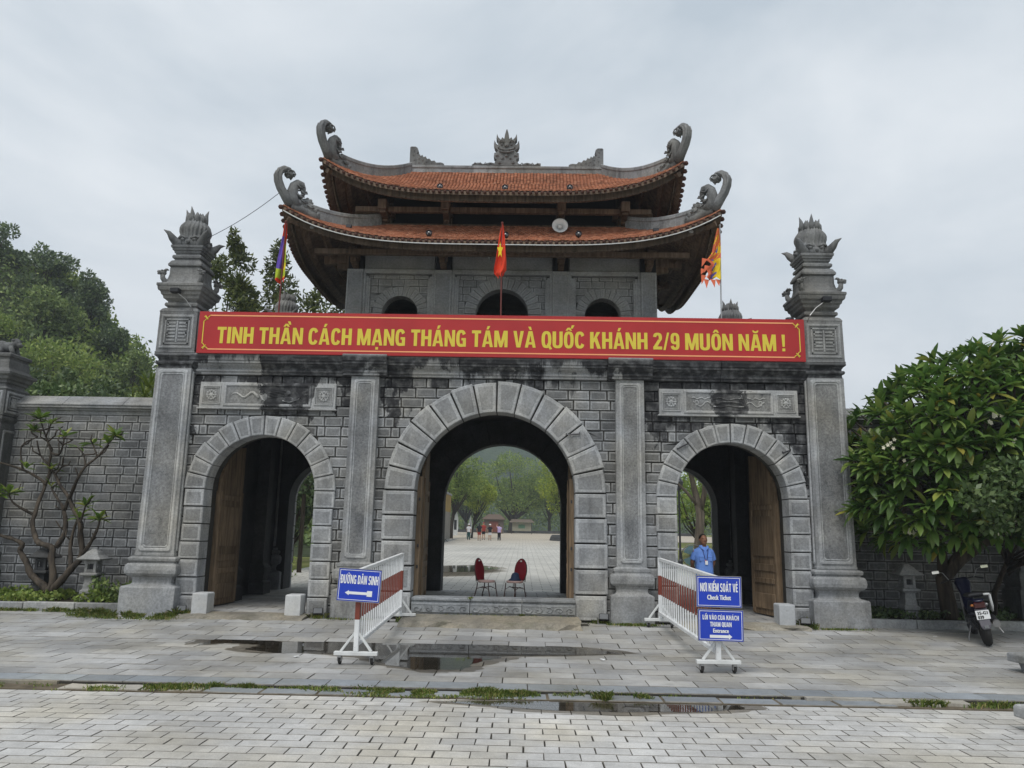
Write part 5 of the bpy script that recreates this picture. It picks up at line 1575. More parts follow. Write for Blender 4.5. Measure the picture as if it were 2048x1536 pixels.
# ------------------------------------------------------------------ flags
def cloth(name, rows, nx, mats, colf, parent, seed=1, amp=.06):
    """hanging cloth: rows = list of (z, xl, xr); folded in y"""
    rr = random.Random(seed); m = MB(); nz = 40
    def at(t):
        t *= len(rows) - 1; i = min(int(t), len(rows) - 2); f = t - i
        return [rows[i][k] * (1 - f) + rows[i + 1][k] * f for k in range(3)]
    for j in range(nz + 1):
        z, xl, xr = at(j / nz)
        for i in range(nx + 1):
            u = i / nx
            y = amp * sin(u * 7.5 + j * .05 + seed) * (.3 + .7 * j / nz) + .02 * sin(u * 15 + j * .21)
            zz = z + (.035 * sin(u * 9 + seed) if j == nz else 0) + .01 * sin(u * 11 + j * .3)
            m.v.append((xl + (xr - xl) * u, y, zz))
    for j in range(nz):
        for i in range(nx):
            a = j * (nx + 1) + i
            m.f.append((a, a + 1, a + nx + 2, a + nx + 1)); m.m.append(colf(i / nx, j / nz))
    return m.build(name, mats, parent, smooth=True)
F_RED = plain("flag_red", (.62, .055, .025), .7, .1, var=.08); F_OR = plain("flag_orange_red", (.60, .14, .07), .7, .1, var=.15)
F_YEL = plain("flag_yellow", (.72, .52, .03), .7, .1, var=.1); F_PUR = plain("flag_purple", (.12, .075, .36), .7, .1, var=.1)
F_GRN = plain("flag_lime", (.36, .45, .04), .7, .1, var=.1); F_BLU = plain("flag_blue", (.13, .13, .42), .7, .1, var=.1)
def pole(parent, a, b, r, mat):
    m = MB(); m.tube([a, b], r, 8); m.ball(b, r * 1.8, 8, 5); m.build("pole", mat, parent)
P_RED = plain("pole_red_brown", (.13, .035, .03), .5, .3)
t = thing("flag", "festival flag of purple, lime and red hanging limp on the left pole", "flag", (-4.42, -.165, 5.80), group="flags on the gate wall")
pole(t, (0, 0, -.1), (.01, 0, 2.02), .016, P_RED)
def cl(u, v):
    if u > .62: return 2 if v > .84 else (3 if 0.2 < v < .8 and int(v * 13 + u * 5) % 3 else (2 if v < .3 else 1))
    if v < .18: return 2
    if v > .88: return 2
    if v > .67: return 3
    return 0 if u < .5 or v < .2 else 2
cloth("flag_cloth", [(1.99, -.025, .03), (1.7, -.055, .06), (1.4, -.085, .065), (1.1, -.11, .075), (.85, -.125, .085), (.74, -.12, .08)], 22, [F_PUR, F_YEL, F_RED, F_GRN], cl, t, 2)
t = thing("flag", "red flag with a yellow star hanging limp on the centre pole", "flag", (.035, -.165, 5.80), group="flags on the gate wall")
pole(t, (.01, 0, -.1), (0, 0, 2.05), .016, P_RED)
fc = cloth("flag_cloth", [(2.02, -.015, .02), (1.8, -.05, .05), (1.5, -.09, .075), (1.25, -.12, .10), (1.05, -.15, .10), (.98, -.15, .06), (.90, -.06, .03)], 18, [F_RED], lambda u, v: 0, t, 5, .05)
st = []
for k in range(10):
    a = pi / 2 + k * pi / 5; r_ = .17 if k % 2 == 0 else .075
    st.append((-.03 + r_ * cos(a) * .38, 1.43 + r_ * sin(a) * 1.1))
m = MB(); m.prism(st if area(st) > 0 else st[::-1], -.085, -.082); m.build("star", F_YEL, fc)
t = thing("flag", "ragged orange festival flag with yellow and blue bands on the right pole", "flag", (4.43, -.165, 5.80), group="flags on the gate wall")
pole(t, (0, 0, -.1), (.04, 0, 2.05), .013, MAT['metal'])
def cr_(u, v):
    d = 1 - u
    w_ = .12 * sin(v * 23)
    if v < .3 + w_: return 0 if int(v * 30 + u * 9) % 4 else 1
    if d < .42 + w_: return 1
    if d < .62 + w_: return 2 if int(v * 11 + u * 3) % 3 else 1
    return 0
cloth("flag_cloth", [(1.98, -.02, .03), (1.7, -.08, .03), (1.45, -.15, .025), (1.3, -.27, .02), (1.2, -.17, .02), (1.08, -.27, .015), (1.0, -.24, .01), (.92, -.29, .01)], 24, [F_OR, F_YEL, F_BLU], cr_, t, 9, .07)
m = MB()
for (x, z, dx, dz) in ((-.30, 1.30, -.07, -.16), (-.25, 1.15, -.08, -.13), (-.33, .95, -.05, -.18), (-.28, .86, .0, -.17), (-.15, .86, .03, -.15), (-.05, .86, .02, -.12), (-.33, 1.08, -.06, -.1)):
    m.add([(x - .05, -.03, z + .04), (x + .06, -.02, z + .02), (x + dx, -.05, z + dz), (x - .05 + .01, -.01, z + .04)], [(0, 1, 2), (3, 2, 1)])
m.build("flame_edge", F_OR, t)

# ------------------------------------------------------------------ chairs and hat
C_RED = plain("burgundy_upholstery", (.16, .012, .02), .65, .2, var=.12); C_FR = plain("brown_chair_frame", (.05, .028, .025), .45, .4)
def floor_z(y): return .297 + (.085 - .285) * y / 6.1
def chair(label, loc, rz):
    t = thing("banquet_chair", label, "chair", loc, rz, group="red banquet chairs in the middle arch")
    # oval backrest, leaning back; chair faces -y
    m = MB(); n = 24
    for y in (-.028, .028):
        for j in range(n):
            a = 2 * pi * j / n; m.v.append((.19 * cos(a), y, .30 * sin(a)))
    m.f = [tuple(range(n))[::-1] if False else tuple(range(n)), tuple(range(2 * n - 1, n - 1, -1))] + [(j, j + n, (j + 1) % n + n, (j + 1) % n) for j in range(n)]; m.m = [0] * len(m.f)
    m.xf(Matrix.Translation((0, .235, .72)) @ Matrix.Rotation(radians(-8), 4, 'X'))
    bk = m.build("backrest", C_RED, t, bevel=.012, seg=2)
    f = MB(); f.tube([(.195 * cos(2 * pi * j / 24), 0, .305 * sin(2 * pi * j / 24)) for j in range(25)], .014, 6); f.xf(Matrix.Translation((0, .235, .72)) @ Matrix.Rotation(radians(-8), 4, 'X')); f.build("back_frame", C_FR, t)
    f = MB(); f.ball((0, .262, .965), (.045, .05, .022), 10, 6); f.build("hand_hole", MAT['offwhite'], bk)
    s = MB(); s.lathe([(.001, .43), (.2, .43), (.222, .445), (.222, .465), (.2, .485), (.001, .49)], 24, (0, -.0)); s.build("seat", plain("chair_seat_pale", (.36, .25, .23), .6, .3), t, smooth=False)
    for sx in (-1, 1):
        f = MB(); f.tube([(sx * .17, .20, .45), (sx * .175, .215, .60), (sx * .17, .235, .74)], .014, 6); f.build("back_post", C_FR, t)
        for yy, y1 in ((-.17, -.23), (.17, .25)):
            f = MB(); f.tube([(sx * .16, yy, .43), (sx * .17, yy * 1.05, .30), (sx * .165, y1 * .95, .12), (sx * .18, y1, 0)], .014, 6); f.build("leg", C_FR, t)
        f = MB(); f.tube([(sx * .165, -.2, .26), (sx * .165, .0, .33), (sx * .165, .21, .26)], .009, 5); f.build("stretcher", C_FR, t)
    f = MB(); f.tube([(-.165, -.05, .32), (.165, -.05, .32)], .009, 5); f.tube([(-.165, .08, .3), (.165, .08, .3)], .009, 5); f.build("stretcher", C_FR, t)
    return t
chair("red oval-back banquet chair facing right, left of the pair in the arch", (-.20, 1.72, floor_z(1.72)), radians(58)).scale = (.82, .82, .82)
chair("red oval-back banquet chair holding a dark blue hat on its seat", (.40, 1.70, floor_z(1.7)), radians(-38)).scale = (.82, .82, .82)
t = thing("hat", "dark blue sun hat lying on the right hand red chair", "hat", (.40, 1.69, floor_z(1.7) + .40)); t.scale = (.80, .80, .84)
m = MB(); m.lathe([(.17, .0), (.175, .012), (.12, .05), (.105, .12), (.085, .17), (.04, .195), (.001, .2)], 18); m.v = [(x + .05 * z, y + .012 * sin(9 * x), z) for x, y, z in m.v]; m.build("hat_crown", plain("navy_cloth", (.022, .035, .07), .8, .15), t, smooth=True)

# ------------------------------------------------------------------ people
def ring(cx, cy, z, rx, ry, n=16, p=2.4):
    out = []
    for j in range(n):
        a = 2 * pi * j / n; c, s = cos(a), sin(a)
        out.append((cx + rx * math.copysign(abs(c) ** (2 / p), c), cy + ry * math.copysign(abs(s) ** (2 / p), s), z))
    return out
def remesh(o, vox, smooth=2):
    r = o.modifiers.new("remesh", 'REMESH'); r.mode = 'VOXEL'; r.voxel_size = vox; r.use_smooth_shade = True
    if smooth:
        s = o.modifiers.new("smooth", 'SMOOTH'); s.iterations = smooth; s.factor = .5
SKIN = plain("tan_skin", (.24, .115, .07), .5, .35, var=.06); SKIN2 = plain("light_skin", (.42, .25, .17), .5, .35, var=.05)
HAIR = plain("black_hair", (.012, .010, .010), .5, .35)
def hand_mb(m, w, d, side, s=1.0):
    """five curled fingers from wrist w along direction d"""
    w = Vector(w); d = Vector(d).normalized(); lat = d.cross(Vector((0, 1, 0))).normalized(); nrm = lat.cross(d)
    m.tube([w - d * .01, w + d * .045 * s, w + d * .085 * s], [.022 * s, .036 * s, .034 * s], 8, flat=.55)
    for k, (o_, l) in enumerate(((-.027, .065), (-.009, .075), (.009, .072), (.026, .055))):
        b = w + d * .08 * s + lat * o_ * s
        m.tube([b, b + d * l * .45 * s + nrm * .006, b + d * l * .8 * s + nrm * .022 * s, b + d * l * .85 * s + nrm * .04 * s], [.0095 * s, .009 * s, .008 * s, .006 * s], 6)
    b = w + d * .03 * s + lat * .032 * side * s
    m.tube([b, b + d * .03 * s + lat * .022 * side * s, b + d * .062 * s + lat * .024 * side * s + nrm * .012], [.012 * s, .0105 * s, .008 * s], 6)

def person(label, loc, rz, H=1.62, shirt=None, trousers=None, skin=SKIN, hair='short', pose='behind', vox=.010, sleeves=True, group=None, details=True, legs_bare=False, shoes=MAT['black'], stance=.1):
    t = thing("person", label, "person", loc, rz, group=group)
    k = H / 1.62
    m = MB()
    zh = 1.50
    m.ball((0, -.005, zh), (.074, .092, .105), 16, 12); m.ball((0, -.035, zh - .055), (.056, .06, .055), 12, 8)       # skull, jaw
    m.tube([(0, -.088, zh + .03), (0, -.108, zh - .012), (0, -.094, zh - .022)], [.011, .016, .014], 8)                 # nose
    m.tube([(-.045, -.078, zh + .035), (0, -.094, zh + .038), (.045, -.078, zh + .035)], .010, 6)                      # brow
    m.tube([(-.024, -.085, zh - .048), (0, -.094, zh - .046), (.024, -.085, zh - .048)], .008, 6)                      # lips
    for s in (-1, 1): m.ball((s * .076, .008, zh - .005), (.012, .022, .032), 8, 6)
    m.loft([ring(0, .012, 1.30, .075, .065), ring(0, .008, 1.36, .056, .056), ring(0, .002, 1.43, .052, .055)])
    arms = {}
    for s in (-1, 1):
        if pose == 'behind': pts = [(s * .165, .01, 1.285), (s * .218, .06, 1.06), (s * .20, .12, .96), (s * .07, .17, .87)]
        elif pose == 'up' and s > 0: pts = [(s * .17, 0, 1.30), (s * .25, -.05, 1.36), (s * .24, -.18, 1.45), (s * .2, -.26, 1.55)]
        else: pts = [(s * .18, 0, 1.30), (s * .225, .01, 1.06), (s * .23, -.02, .95), (s * .22, -.05, .82)]
        arms[s] = pts
        m.tube(pts, [.05, .042, .038, .026], 10)
        hand_mb(m, pts[3], Vector(pts[3]) - Vector(pts[2]), -s)
    m.loft([ring(0, .0, .80, .155, .10), ring(0, 0, .9, .15, .10), ring(0, 0, 1.05, .145, .10), ring(0, 0, 1.2, .165, .105), ring(0, .005, 1.30, .17, .08), ring(0, .008, 1.345, .08, .06)])
    for s in (-1, 1):
        m.tube([(s * .08, 0, .84), (s * .085, -.005, .46), (s * stance, .01, .10)], [.085, .058, .04], 10)
        m.ball((s * stance, -.04, .045), (.042, .11, .04), 10, 6)
    if k != 1: m.xf(Matrix.Scale(k, 4))
    b = m.build("body", skin, t); remesh(b, vox, 1)
    # shirt
    m = MB()
    m.loft([ring(0, .0, .77, .182, .125), ring(0, -.006, .88, .182, .132), ring(0, -.004, 1.02, .176, .130), ring(0, 0, 1.18, .188, .128), ring(0, .004, 1.28, .182, .10), ring(0, .008, 1.335, .14, .082), ring(0, .01, 1.37, .078, .066)])
    for s in (-1, 1):
        p = [Vector(q) for q in arms[s]]
        e = p[0].lerp(p[1], .78) if sleeves else p[0].lerp(p[1], .3)
        m.tube([(s * .12, .005, 1.285), p[0] + Vector((-s * .015, 0, -.015)), p[0].lerp(p[1], .4), e], [.058, .062, .063, .066], 12)
    if k != 1: m.xf(Matrix.Scale(k, 4))
    sh = m.build("shirt", shirt, t); remesh(sh, vox, 2)
    # trousers, shoes
    m = MB()
    m.loft([ring(0, 0, .74, .16, .115), ring(0, 0, .84, .168, .118), ring(0, 0, .93, .165, .115)])
    for s in (-1, 1):
        m.tube([(s * .082, 0, .82), (s * .088, -.005, .46 if not legs_bare else .52)] + ([] if legs_bare else [(s * stance, .008, .075)]), [.098, .078] + ([] if legs_bare else [.068]), 12)
    if k != 1: m.xf(Matrix.Scale(k, 4))
    tr = m.build("trousers", trousers, t); remesh(tr, vox, 2)
    for s in (-1, 1):
        m = MB(); m.ball((s * stance, -.045, .045), (.05, .125, .048), 12, 6); m.xf(Matrix.Scale(k, 4)); m.build("shoe", shoes, t, smooth=True)
    # hair
    m = MB()
    if hair == 'receding':
        m.ball((0, .024, zh + .032), (.081, .088, .090), 16, 12)
    elif hair == 'cap':
        m.ball((0, .0, zh + .05), (.084, .10, .075), 14, 8); m.ball((0, -.09, zh + .045), (.065, .06, .012), 10, 5)
    elif hair == 'hat':
        m.lathe([(.19, zh + .03), (.19, zh + .04), (.09, zh + .06), (.085, zh + .13), (.001, zh + .15)], 18)
    else:
        m.ball((0, .02, zh + .025), (.083, .095, .098), 14, 10)
        if hair == 'long': m.loft([ring(0, .07, zh - .22, .05, .03), ring(0, .07, zh - .1, .075, .045), ring(0, .04, zh + .03, .082, .07)])
    m.xf(Matrix.Scale(k, 4))
    hm = shirt if hair == 'cap' else (MAT['offwhite'] if hair == 'hat' else HAIR)
    ho = m.build("hat" if hair in ('cap', 'hat') else "hair", hm, t, smooth=True)
    if details:
        for s in (-1, 1):
            m = MB(); m.ball((s * .031, -.079, zh + .012), (.013, .009, .008), 8, 6); m.build("eye", HAIR, t, smooth=True)
        m = MB(); m.tube([(-.026, -.0945, zh - .047), (0, -.1005, zh - .044), (.026, -.0945, zh - .047)], .0035, 5); m.build("mouth", plain("lip_dark", (.09, .03, .025), .5), t)
    return t
SH_BLUE = plain("pale_blue_uniform_shirt", (.13, .25, .62), .75, .2, var=.10, scale=7)
NAVY = plain("navy_trousers", (.02, .025, .05), .8, .15)
guard = person("guard in pale blue short sleeved shirt with lanyard, hands behind his back", (4.13, .62, .075), radians(6), 1.60, SH_BLUE, NAVY, hair='receding', vox=.009)
m = MB()
for s in (-1, 1):
    m.tube([(s * .055, .03, 1.365), (s * .06, -.06, 1.335), (s * .05, -.118, 1.27), (s * .012, -.142, 1.09)], .006, 5)
m.build("lanyard", plain("lanyard_navy", (.02, .02, .10), .6), guard)
m = MB(); m.box(-.022, .030, -.152, -.146, 1.01, 1.085); m.build("badge", MAT['white'], guard)
m = MB(); m.box(-.024, -.004, -.150, -.144, 1.035, 1.10); m.build("badge_clip", F_RED, guard)
for s in (-1, 1):
    m = MB(); m.box(s * .085 - .045, s * .085 + .045, -.129, -.112, 1.08, 1.165); m.box(s * .085 - .046, s * .085 + .046, -.132, -.115, 1.15, 1.17); m.build("shirt_pocket", SH_BLUE, guard, bevel=.003)
    m = MB(); m.add([(s * .012, -.115, 1.285), (s * .075, -.085, 1.335), (s * .095, -.01, 1.375), (s * .05, -.055, 1.385)], [(0, 1, 2, 3) if s > 0 else (3, 2, 1, 0)]); m.add([(s * .012, -.12, 1.28), (s * .08, -.09, 1.325), (s * .10, -.01, 1.365), (s * .05, -.055, 1.385)], [(0, 1, 2, 3) if s > 0 else (3, 2, 1, 0)]); m.build("collar", SH_BLUE, guard)
m = MB(); m.box(-.014, .014, -.137, -.128, .80, 1.25); m.build("shirt_placket", SH_BLUE, guard)

# electric fan behind the guard
t = thing("electric_fan", "round pale blue electric fan standing behind the guard", "fan", (4.03, 1.15, .07))
MAT['fan'] = (lambda g: g.done(g.n("MixShader", {0: .8, 1: g.n("BsdfTransparent", {0: (.9, .95, 1, 1)}).outputs[0], 2: g.bsdf((.22, .48, .62, 1), .25, .5)}).outputs[0]))(G("clear_blue_plastic"))
for k in range(3):
    m = MB(); a0 = k * 2 * pi / 3
    vs = []
    for r_ in (.03, .10, .17, .205):
        for a in (-.65, -.2, .25, .7):
            vs.append((r_ * cos(a0 + a), -.03 * a, 1.165 + r_ * sin(a0 + a)))
    m.add(vs, [(i * 4 + j, i * 4 + j + 1, i * 4 + j + 5, i * 4 + j + 4) for i in range(3) for j in range(3)]); m.build("blade", MAT['fan'], t, smooth=True)
m = MB()
for y in (-.07, .07): m.tube([(.225 * cos(a), y * .3, 1.165 + .225 * sin(a)) for a in [2 * pi * i / 28 for i in range(29)]], .006, 5)
for k in range(36):
    a = 2 * pi * k / 36
    for y in (-.08, .08): m.tube([(.04 * cos(a), y, 1.165 + .04 * sin(a)), (.15 * cos(a), y * .9, 1.165 + .15 * sin(a)), (.225 * cos(a), y * .25, 1.165 + .225 * sin(a))], .002, 4)
m.build("fan_cage", MAT['metal'], t)
m = MB(); m.lathe([(.001, 0), (.045, 0), (.045, .1), (.001, .1)], 12); m.xf(Matrix.Translation((0, .0, 1.165)) @ Matrix.Rotation(-pi / 2, 4, 'X')); m.build("fan_motor", MAT['offwhite'], t)
m = MB(); m.tube([(0, .06, .03), (0, .06, 1.15)], .016, 8); m.lathe([(.19, 0), (.19, .02), (.03, .045)], 20, (0, .06)); m.build("fan_stand", MAT['offwhite'], t)

# ------------------------------------------------------------------ motorbike
B_BLUE = plain("dark_blue_fairing", (.005, .006, .024), .3, .5); B_GREY = plain("grey_mudguard", (.10, .095, .11), .5, .3)
bike = thing("motorbike", "dark blue motorbike parked tail first beside the frangipani trunk", "motorbike", (8.32, -1.52, -.066), radians(-21))
bike.scale = (1.03, 1.03, 1.03)
bike.rotation_euler = (0, radians(-10), radians(-21))
def wheel(y, r, wd):
    m = MB(); m.lathe([(r - .07, -wd * .45), (r - .03, -wd * .5), (r, -wd * .28), (r + .006, 0), (r, wd * .28), (r - .03, wd * .5), (r - .07, wd * .45)], 28); m.xf(Matrix.Translation((0, y, r)) @ Matrix.Rotation(pi / 2, 4, 'Y')); w_ = m.build("tyre", MAT['rubber'], bike, smooth=True)
    m = MB(); m.tube([(0, y + (r - .07) * cos(a), r + (r - .07) * sin(a)) for a in [2 * pi * i / 24 for i in range(25)]], .018, 6)
    for k in range(5):
        a = 2 * pi * k / 5; m.bar((0, y, r), (0, y + (r - .07) * cos(a), r + (r - .07) * sin(a)), .03, .02)
    m.lathe([(.05, -.05), (.05, .05)], 12); k0 = len(m.v) - 24; m.xf(Matrix.Translation((0, y, r)) @ Matrix.Rotation(pi / 2, 4, 'Y'), k0)
    m.build("rim", MAT['darkmetal'], w_)
wheel(0, .28, .11); wheel(1.24, .28, .085)
m = MB(); m.loft([ring(0, -.22, .70, .055, .03, 12), ring(0, -.16, .74, .10, .06, 12), ring(0, .05, .72, .115, .14, 12), ring(0, .25, .62, .12, .16, 12), ring(0, .5, .5, .11, .14, 12)]); m.build("tail_fairing", B_BLUE, bike, smooth=True)
m = MB(); m.loft([[(-.11, -.12, .77), (.11, -.12, .77), (.11, .45, .745), (-.11, .45, .745)], [(-.12, -.14, .81), (.12, -.14, .81), (.125, .42, .785), (-.125, .42, .785)], [(-.085, -.12, .845), (.085, -.12, .845), (.085, .4, .815), (-.085, .4, .815)]]); m.build("saddle", MAT['black'], bike, bevel=.02, seg=2)
m = MB(); m.loft([ring(0, .45, .45, .10, .12, 12), ring(0, .75, .55, .10, .10, 12), ring(0, .92, .78, .09, .09, 12), ring(0, 1.0, .95, .13, .09, 12), ring(0, 1.02, 1.03, .09, .07, 12)]); m.build("front_fairing", B_BLUE, bike, smooth=True)
m = MB(); m.box(-.085, .085, -.25, -.19, .60, .70); m.build("tail_light", plain("tail_light_red", (.045, .006, .006), .2, .6), bike, bevel=.015)
m = MB(); m.ball((.10, -.2, .655), (.03, .03, .022)); m.build("indicator", MAT['metal'], bike, smooth=True); m = MB(); m.ball((-.10, -.2, .655), (.03, .03, .022)); m.build("indicator", plain("indicator_amber", (.35, .12, .02), .3, .5), bike, smooth=True)
m = MB(); m.loft([[(-.09, -.22, .60), (.09, -.22, .60), (.09, -.18, .60), (-.09, -.18, .60)], [(-.075, -.30, .34), (.075, -.30, .34), (.075, -.26, .34), (-.075, -.26, .34)], [(-.05, -.305, .28), (.05, -.305, .28), (.05, -.265, .28), (-.05, -.265, .28)]]); m.build("mudguard", B_GREY, bike, bevel=.01)
m = MB(); m.box(-.03, .03, -.325, -.305, .30, .345); m.build("reflector", MAT['chrome'], bike)
pm = MB(); pm.box(-.097, .097, -.285, -.278, .435, .575); pm_o = pm.build("number_plate", MAT['white'], bike, bevel=.004)
for tx, z, cap in (("35-G1", .512, .05), ("039", .447, .05)): lettering(pm_o, "lettering", tx, 0 if "G" in tx else -.035, z, cap, .15 if tx[0] == '3' else .085, MAT["black"], -.2865, bold=0, sx_bold=.003)
m = MB(); m.lathe([(.035, 0), (.05, .03), (.056, .1), (.056, .34), (.03, .42)], 16); m.xf(Matrix.Translation((.17, -.18, .34)) @ Matrix.Rotation(radians(-78), 4, 'X')); m.build("exhaust", MAT['darkmetal'], bike, smooth=True)
m = MB(); m.lathe([(.04, -.004), (.058, -.004), (.06, .03), (.06, .035)], 16); m.xf(Matrix.Translation((.17, -.18, .34)) @ Matrix.Rotation(radians(-78), 4, 'X')); m.build("exhaust_tip", MAT['metal'], bike)
m = MB(); m.tube([(.08, -.1, .80), (.19, -.13, .80), (.20, -.05, .79)], .018, 8); m.tube([(.20, -.08, .79), (.205, -.02, .60), (.20, .05, .52)], .02, 8, flat=1); m.build("grab_rail", MAT['offwhite'], bike, smooth=True)
m = MB(); m.tube([(-.34, .92, .98), (-.2, .96, 1.02), (0, .98, 1.0), (.2, .96, 1.02), (.34, .92, .98)], .013, 8); m.build("handlebar", MAT['black'], bike)
for s in (-1, 1):
    m = MB(); m.tube([(s * .2, .95, 1.02), (s * .27, .9, 1.15), (s * .33, .87, 1.17)], .007, 6); m.build("mirror_stem", MAT['metal'], bike)
    m = MB(); m.box(s * .385 - .065, s * .385 + .065, .86, .88, 1.145, 1.205); mm = m.build("mirror", MAT['black'], bike, bevel=.015)
    m = MB(); m.box(s * .385 - .055, s * .385 + .055, .853, .859, 1.152, 1.198); m.build("mirror_glass", plain("mirror_glass", (.9, .9, .9), .08, .5, 1.0, var=.0), mm)
m = MB(); m.bar((.09, 0, .28), (.09, .5, .36), .03, .05); m.bar((-.09, 0, .28), (-.09, .5, .36), .03, .05); m.box(-.13, .13, .45, .8, .2, .42); m.build("engine_frame", MAT['darkmetal'], bike, bevel=.02)
m = MB(); m.lathe([(.09, -.006), (.09, .006)], 20); m.xf(Matrix.Translation((.075, 0, .28)) @ Matrix.Rotation(pi / 2, 4, 'Y')); m.build("sprocket", plain("brass_sprocket", (.35, .24, .05), .4, .5, .8), bike)
for s in (-1, 1):
    m = MB(); m.tube([(s * .07, 1.24, .28), (s * .07, 1.12, .62), (s * .06, 1.02, .9)], .018, 8); m.build("fork", MAT['metal'], bike)
    m = MB(); m.tube([(s * .12, .5, .33), (s * .24, .46, .31), (s * .30, .45, .31)], .012, 6); m.build("foot_peg", MAT['metal'], bike)
m = MB(); m.tube([(-.12, .45, .28), (-.2, .38, .12), (-.225, .36, -.03)], .012, 6); m.build("side_stand", MAT['metal'], bike)
m = MB(); m.tube([(.14, .1, .45), (.2, .0, .3), (.25, -.06, .18)], .009, 6); m.build("brake_pedal", MAT['metal'], bike)

# ------------------------------------------------------------------ lanterns, lights, litter, stone corners
def lantern(label, x, y, z, mat, k=1.0, group=None):
    t = thing("stone_lantern", label, "lantern", (x, y, z), group=group)
    m = MB(); m.sq([(.135, -.05), (.135, .15), (.11, .17), (.15, .19), (.15, .25), (.115, .28), (.10, .50), (.13, .53), (.175, .545), (.175, .585), (.12, .60)]); m.build("post", mat, t, bevel=.006)
    m = MB()
    for sx, sy in ((-1, -1), (1, -1), (1, 1), (-1, 1)): m.box(min(sx * .115, sx * .06), max(sx * .115, sx * .06), min(sy * .115, sy * .06), max(sy * .115, sy * .06), .60, .83)
    m.box(-.058, .058, -.11, .11, .602, .66); m.box(-.058, .058, -.11, .11, .77, .828); m.box(-.112, .112, -.058, .058, .601, .661); m.box(-.112, .112, -.058, .058, .769, .829)
    m.build("light_box", mat, t, bevel=.004)
    m = MB(); m.sq([(.05, .662), (.05, .768)]); m.build("hollow_shade", MAT['black'], t)  # black block paints the shade inside the open light box
    m = MB(); m.sq([(.13, .83), (.23, .845), (.245, .87), (.215, .885), (.15, .94), (.11, 1.0), (.06, 1.04), (.05, 1.06)]); m.build("lantern_roof", mat, t, bevel=.008)
lantern("small grey stone lantern between the bare tree and left pillar", -8.06, .75, .10, MAT['gbrick_edge'], group="stone garden lanterns")
lantern("dark stone lantern half hidden behind the bare tree's left branch", -9.35, 1.2, .10, MAT['inner'], group="stone garden lanterns")
lantern("shadowed stone lantern under the right frangipani by the wall", 8.19, .85, .10, MAT['gbrick_edge'], group="stone garden lanterns")

def ground_light(label, x, y, rz):
    t = thing("ground_floodlight", label, "floodlight", (x, y, 0), rz, group="floodlights at the pillar feet")
    m = MB(); m.box(-.09, .09, -.05, .03, .08, .20); m.xf(Matrix.Rotation(radians(-25), 4, 'X')); h = m.build("lamp_housing", MAT['black'], t, bevel=.01)
    m = MB(); m.box(-.075, .075, -.054, -.05, .095, .185); m.xf(Matrix.Rotation(radians(-25), 4, 'X')); m.build("lamp_glass", plain("lamp_glass", (.10, .105, .11), .5, .3), h)
    m = MB(); m.tube([(-.11, .05, .0), (-.11, .02, .14)], .012, 5); m.tube([(.11, .05, .0), (.11, .02, .14)], .012, 5); m.box(-.12, .12, .03, .07, 0, .015); m.build("lamp_bracket", MAT['metal'], t)
ground_light("small floodlight at the foot of the left end pillar", -5.76, -.30, .35)
ground_light("small floodlight at the foot of the pilaster left of the blue left-arrow sign", -3.22, -.28, .2)
ground_light("small floodlight at the foot of the pilaster right of the middle arch steps", 2.06, -.30, -.2)
ground_light("small floodlight at the foot of the right end pillar", 5.74, -.32, -.35)

rr = random.Random(3)
for k, (x, y) in enumerate(((7.0, -1.35), (7.25, -2.0), (8.0, -1.75), (8.3, -2.45), (7.7, -2.45), (-2.35, -4.6), (1.62, -4.35), (7.6, -1.2), (2.2, -1.6))):
    m = MB(); a = rr.uniform(.025, .05); m.v = [(x_ * a, y_ * a * .7, rr.uniform(.004, .022)) for x_, y_ in circ(7)]; m.f = [tuple(range(7))]; m.m = [0]
    m.add([(p[0], p[1], p[2] - .004) for p in m.v[:7]], [tuple(range(6, -1, -1))])
    o = m.build("paper_scrap", MAT['white'], loc=(.546 + (x - .546) * (1 - GZ(y) / 1.65), -14.993 + (y + 14.993) * (1 - GZ(y) / 1.65), GZ(y) + .008)); tag(o, ("small white scrap on the paving " + ("just right of the right end pillar foot", "nearest the motorbike's rear wheel", "left of the motorbike, larger", "right of the motorbike toward the frame edge", "in front of the motorbike tail", "by the left barrier's front wheels", "between the two barriers", "at the kerb behind the motorbike", "beside the entrance sign barrier")[k]), "litter", "white scraps on the paving")

for (x, y, sx, sy, h, lab, rz) in ((8.22, -4.05, .85, .50, .13, "pale stone block cut off by the right edge, upper one", .1), (6.08, -7.2, .62, .42, .12, "pale stone block cut off by the right edge, nearer one", .1)):
    t = thing("corner_block", lab, "stone block", (x, y, -.12 if y > -6 else -.17), rz, group="pale stone bases at the right edge")
    m = MB(); m.sq([((sx, sy), h), ((sx, sy), h + .10), ((sx - .02, sy - .02), h + .12)]); m.build("top_slab", MAT['kerb'], t, bevel=.01)
    m = MB(); m.sq([((sx - .14, sy - .12), -.06), ((sx - .1, sy - .08), h)]); m.build("foot", MAT['step'], t, bevel=.01)
# ================================================================== vegetation
def np_mesh(name, V, F, mat, smooth=False):
    """V (n,3), F (m,4) quads"""
    me = bpy.data.meshes.new(name)
    n, f = len(V), len(F)
    k = F.shape[1]
    me.vertices.add(n); me.vertices.foreach_set("co", np.ascontiguousarray(V, dtype=np.float32).ravel())
    me.loops.add(f * k); me.loops.foreach_set("vertex_index", np.ascontiguousarray(F, dtype=np.int32).ravel())
    me.polygons.add(f); me.polygons.foreach_set("loop_start", np.arange(0, f * k, k, dtype=np.int32)); me.polygons.foreach_set("loop_total", np.full(f, k, dtype=np.int32))
    me.materials.append(mat)
    me.update(calc_edges=True); me.validate()
    return me

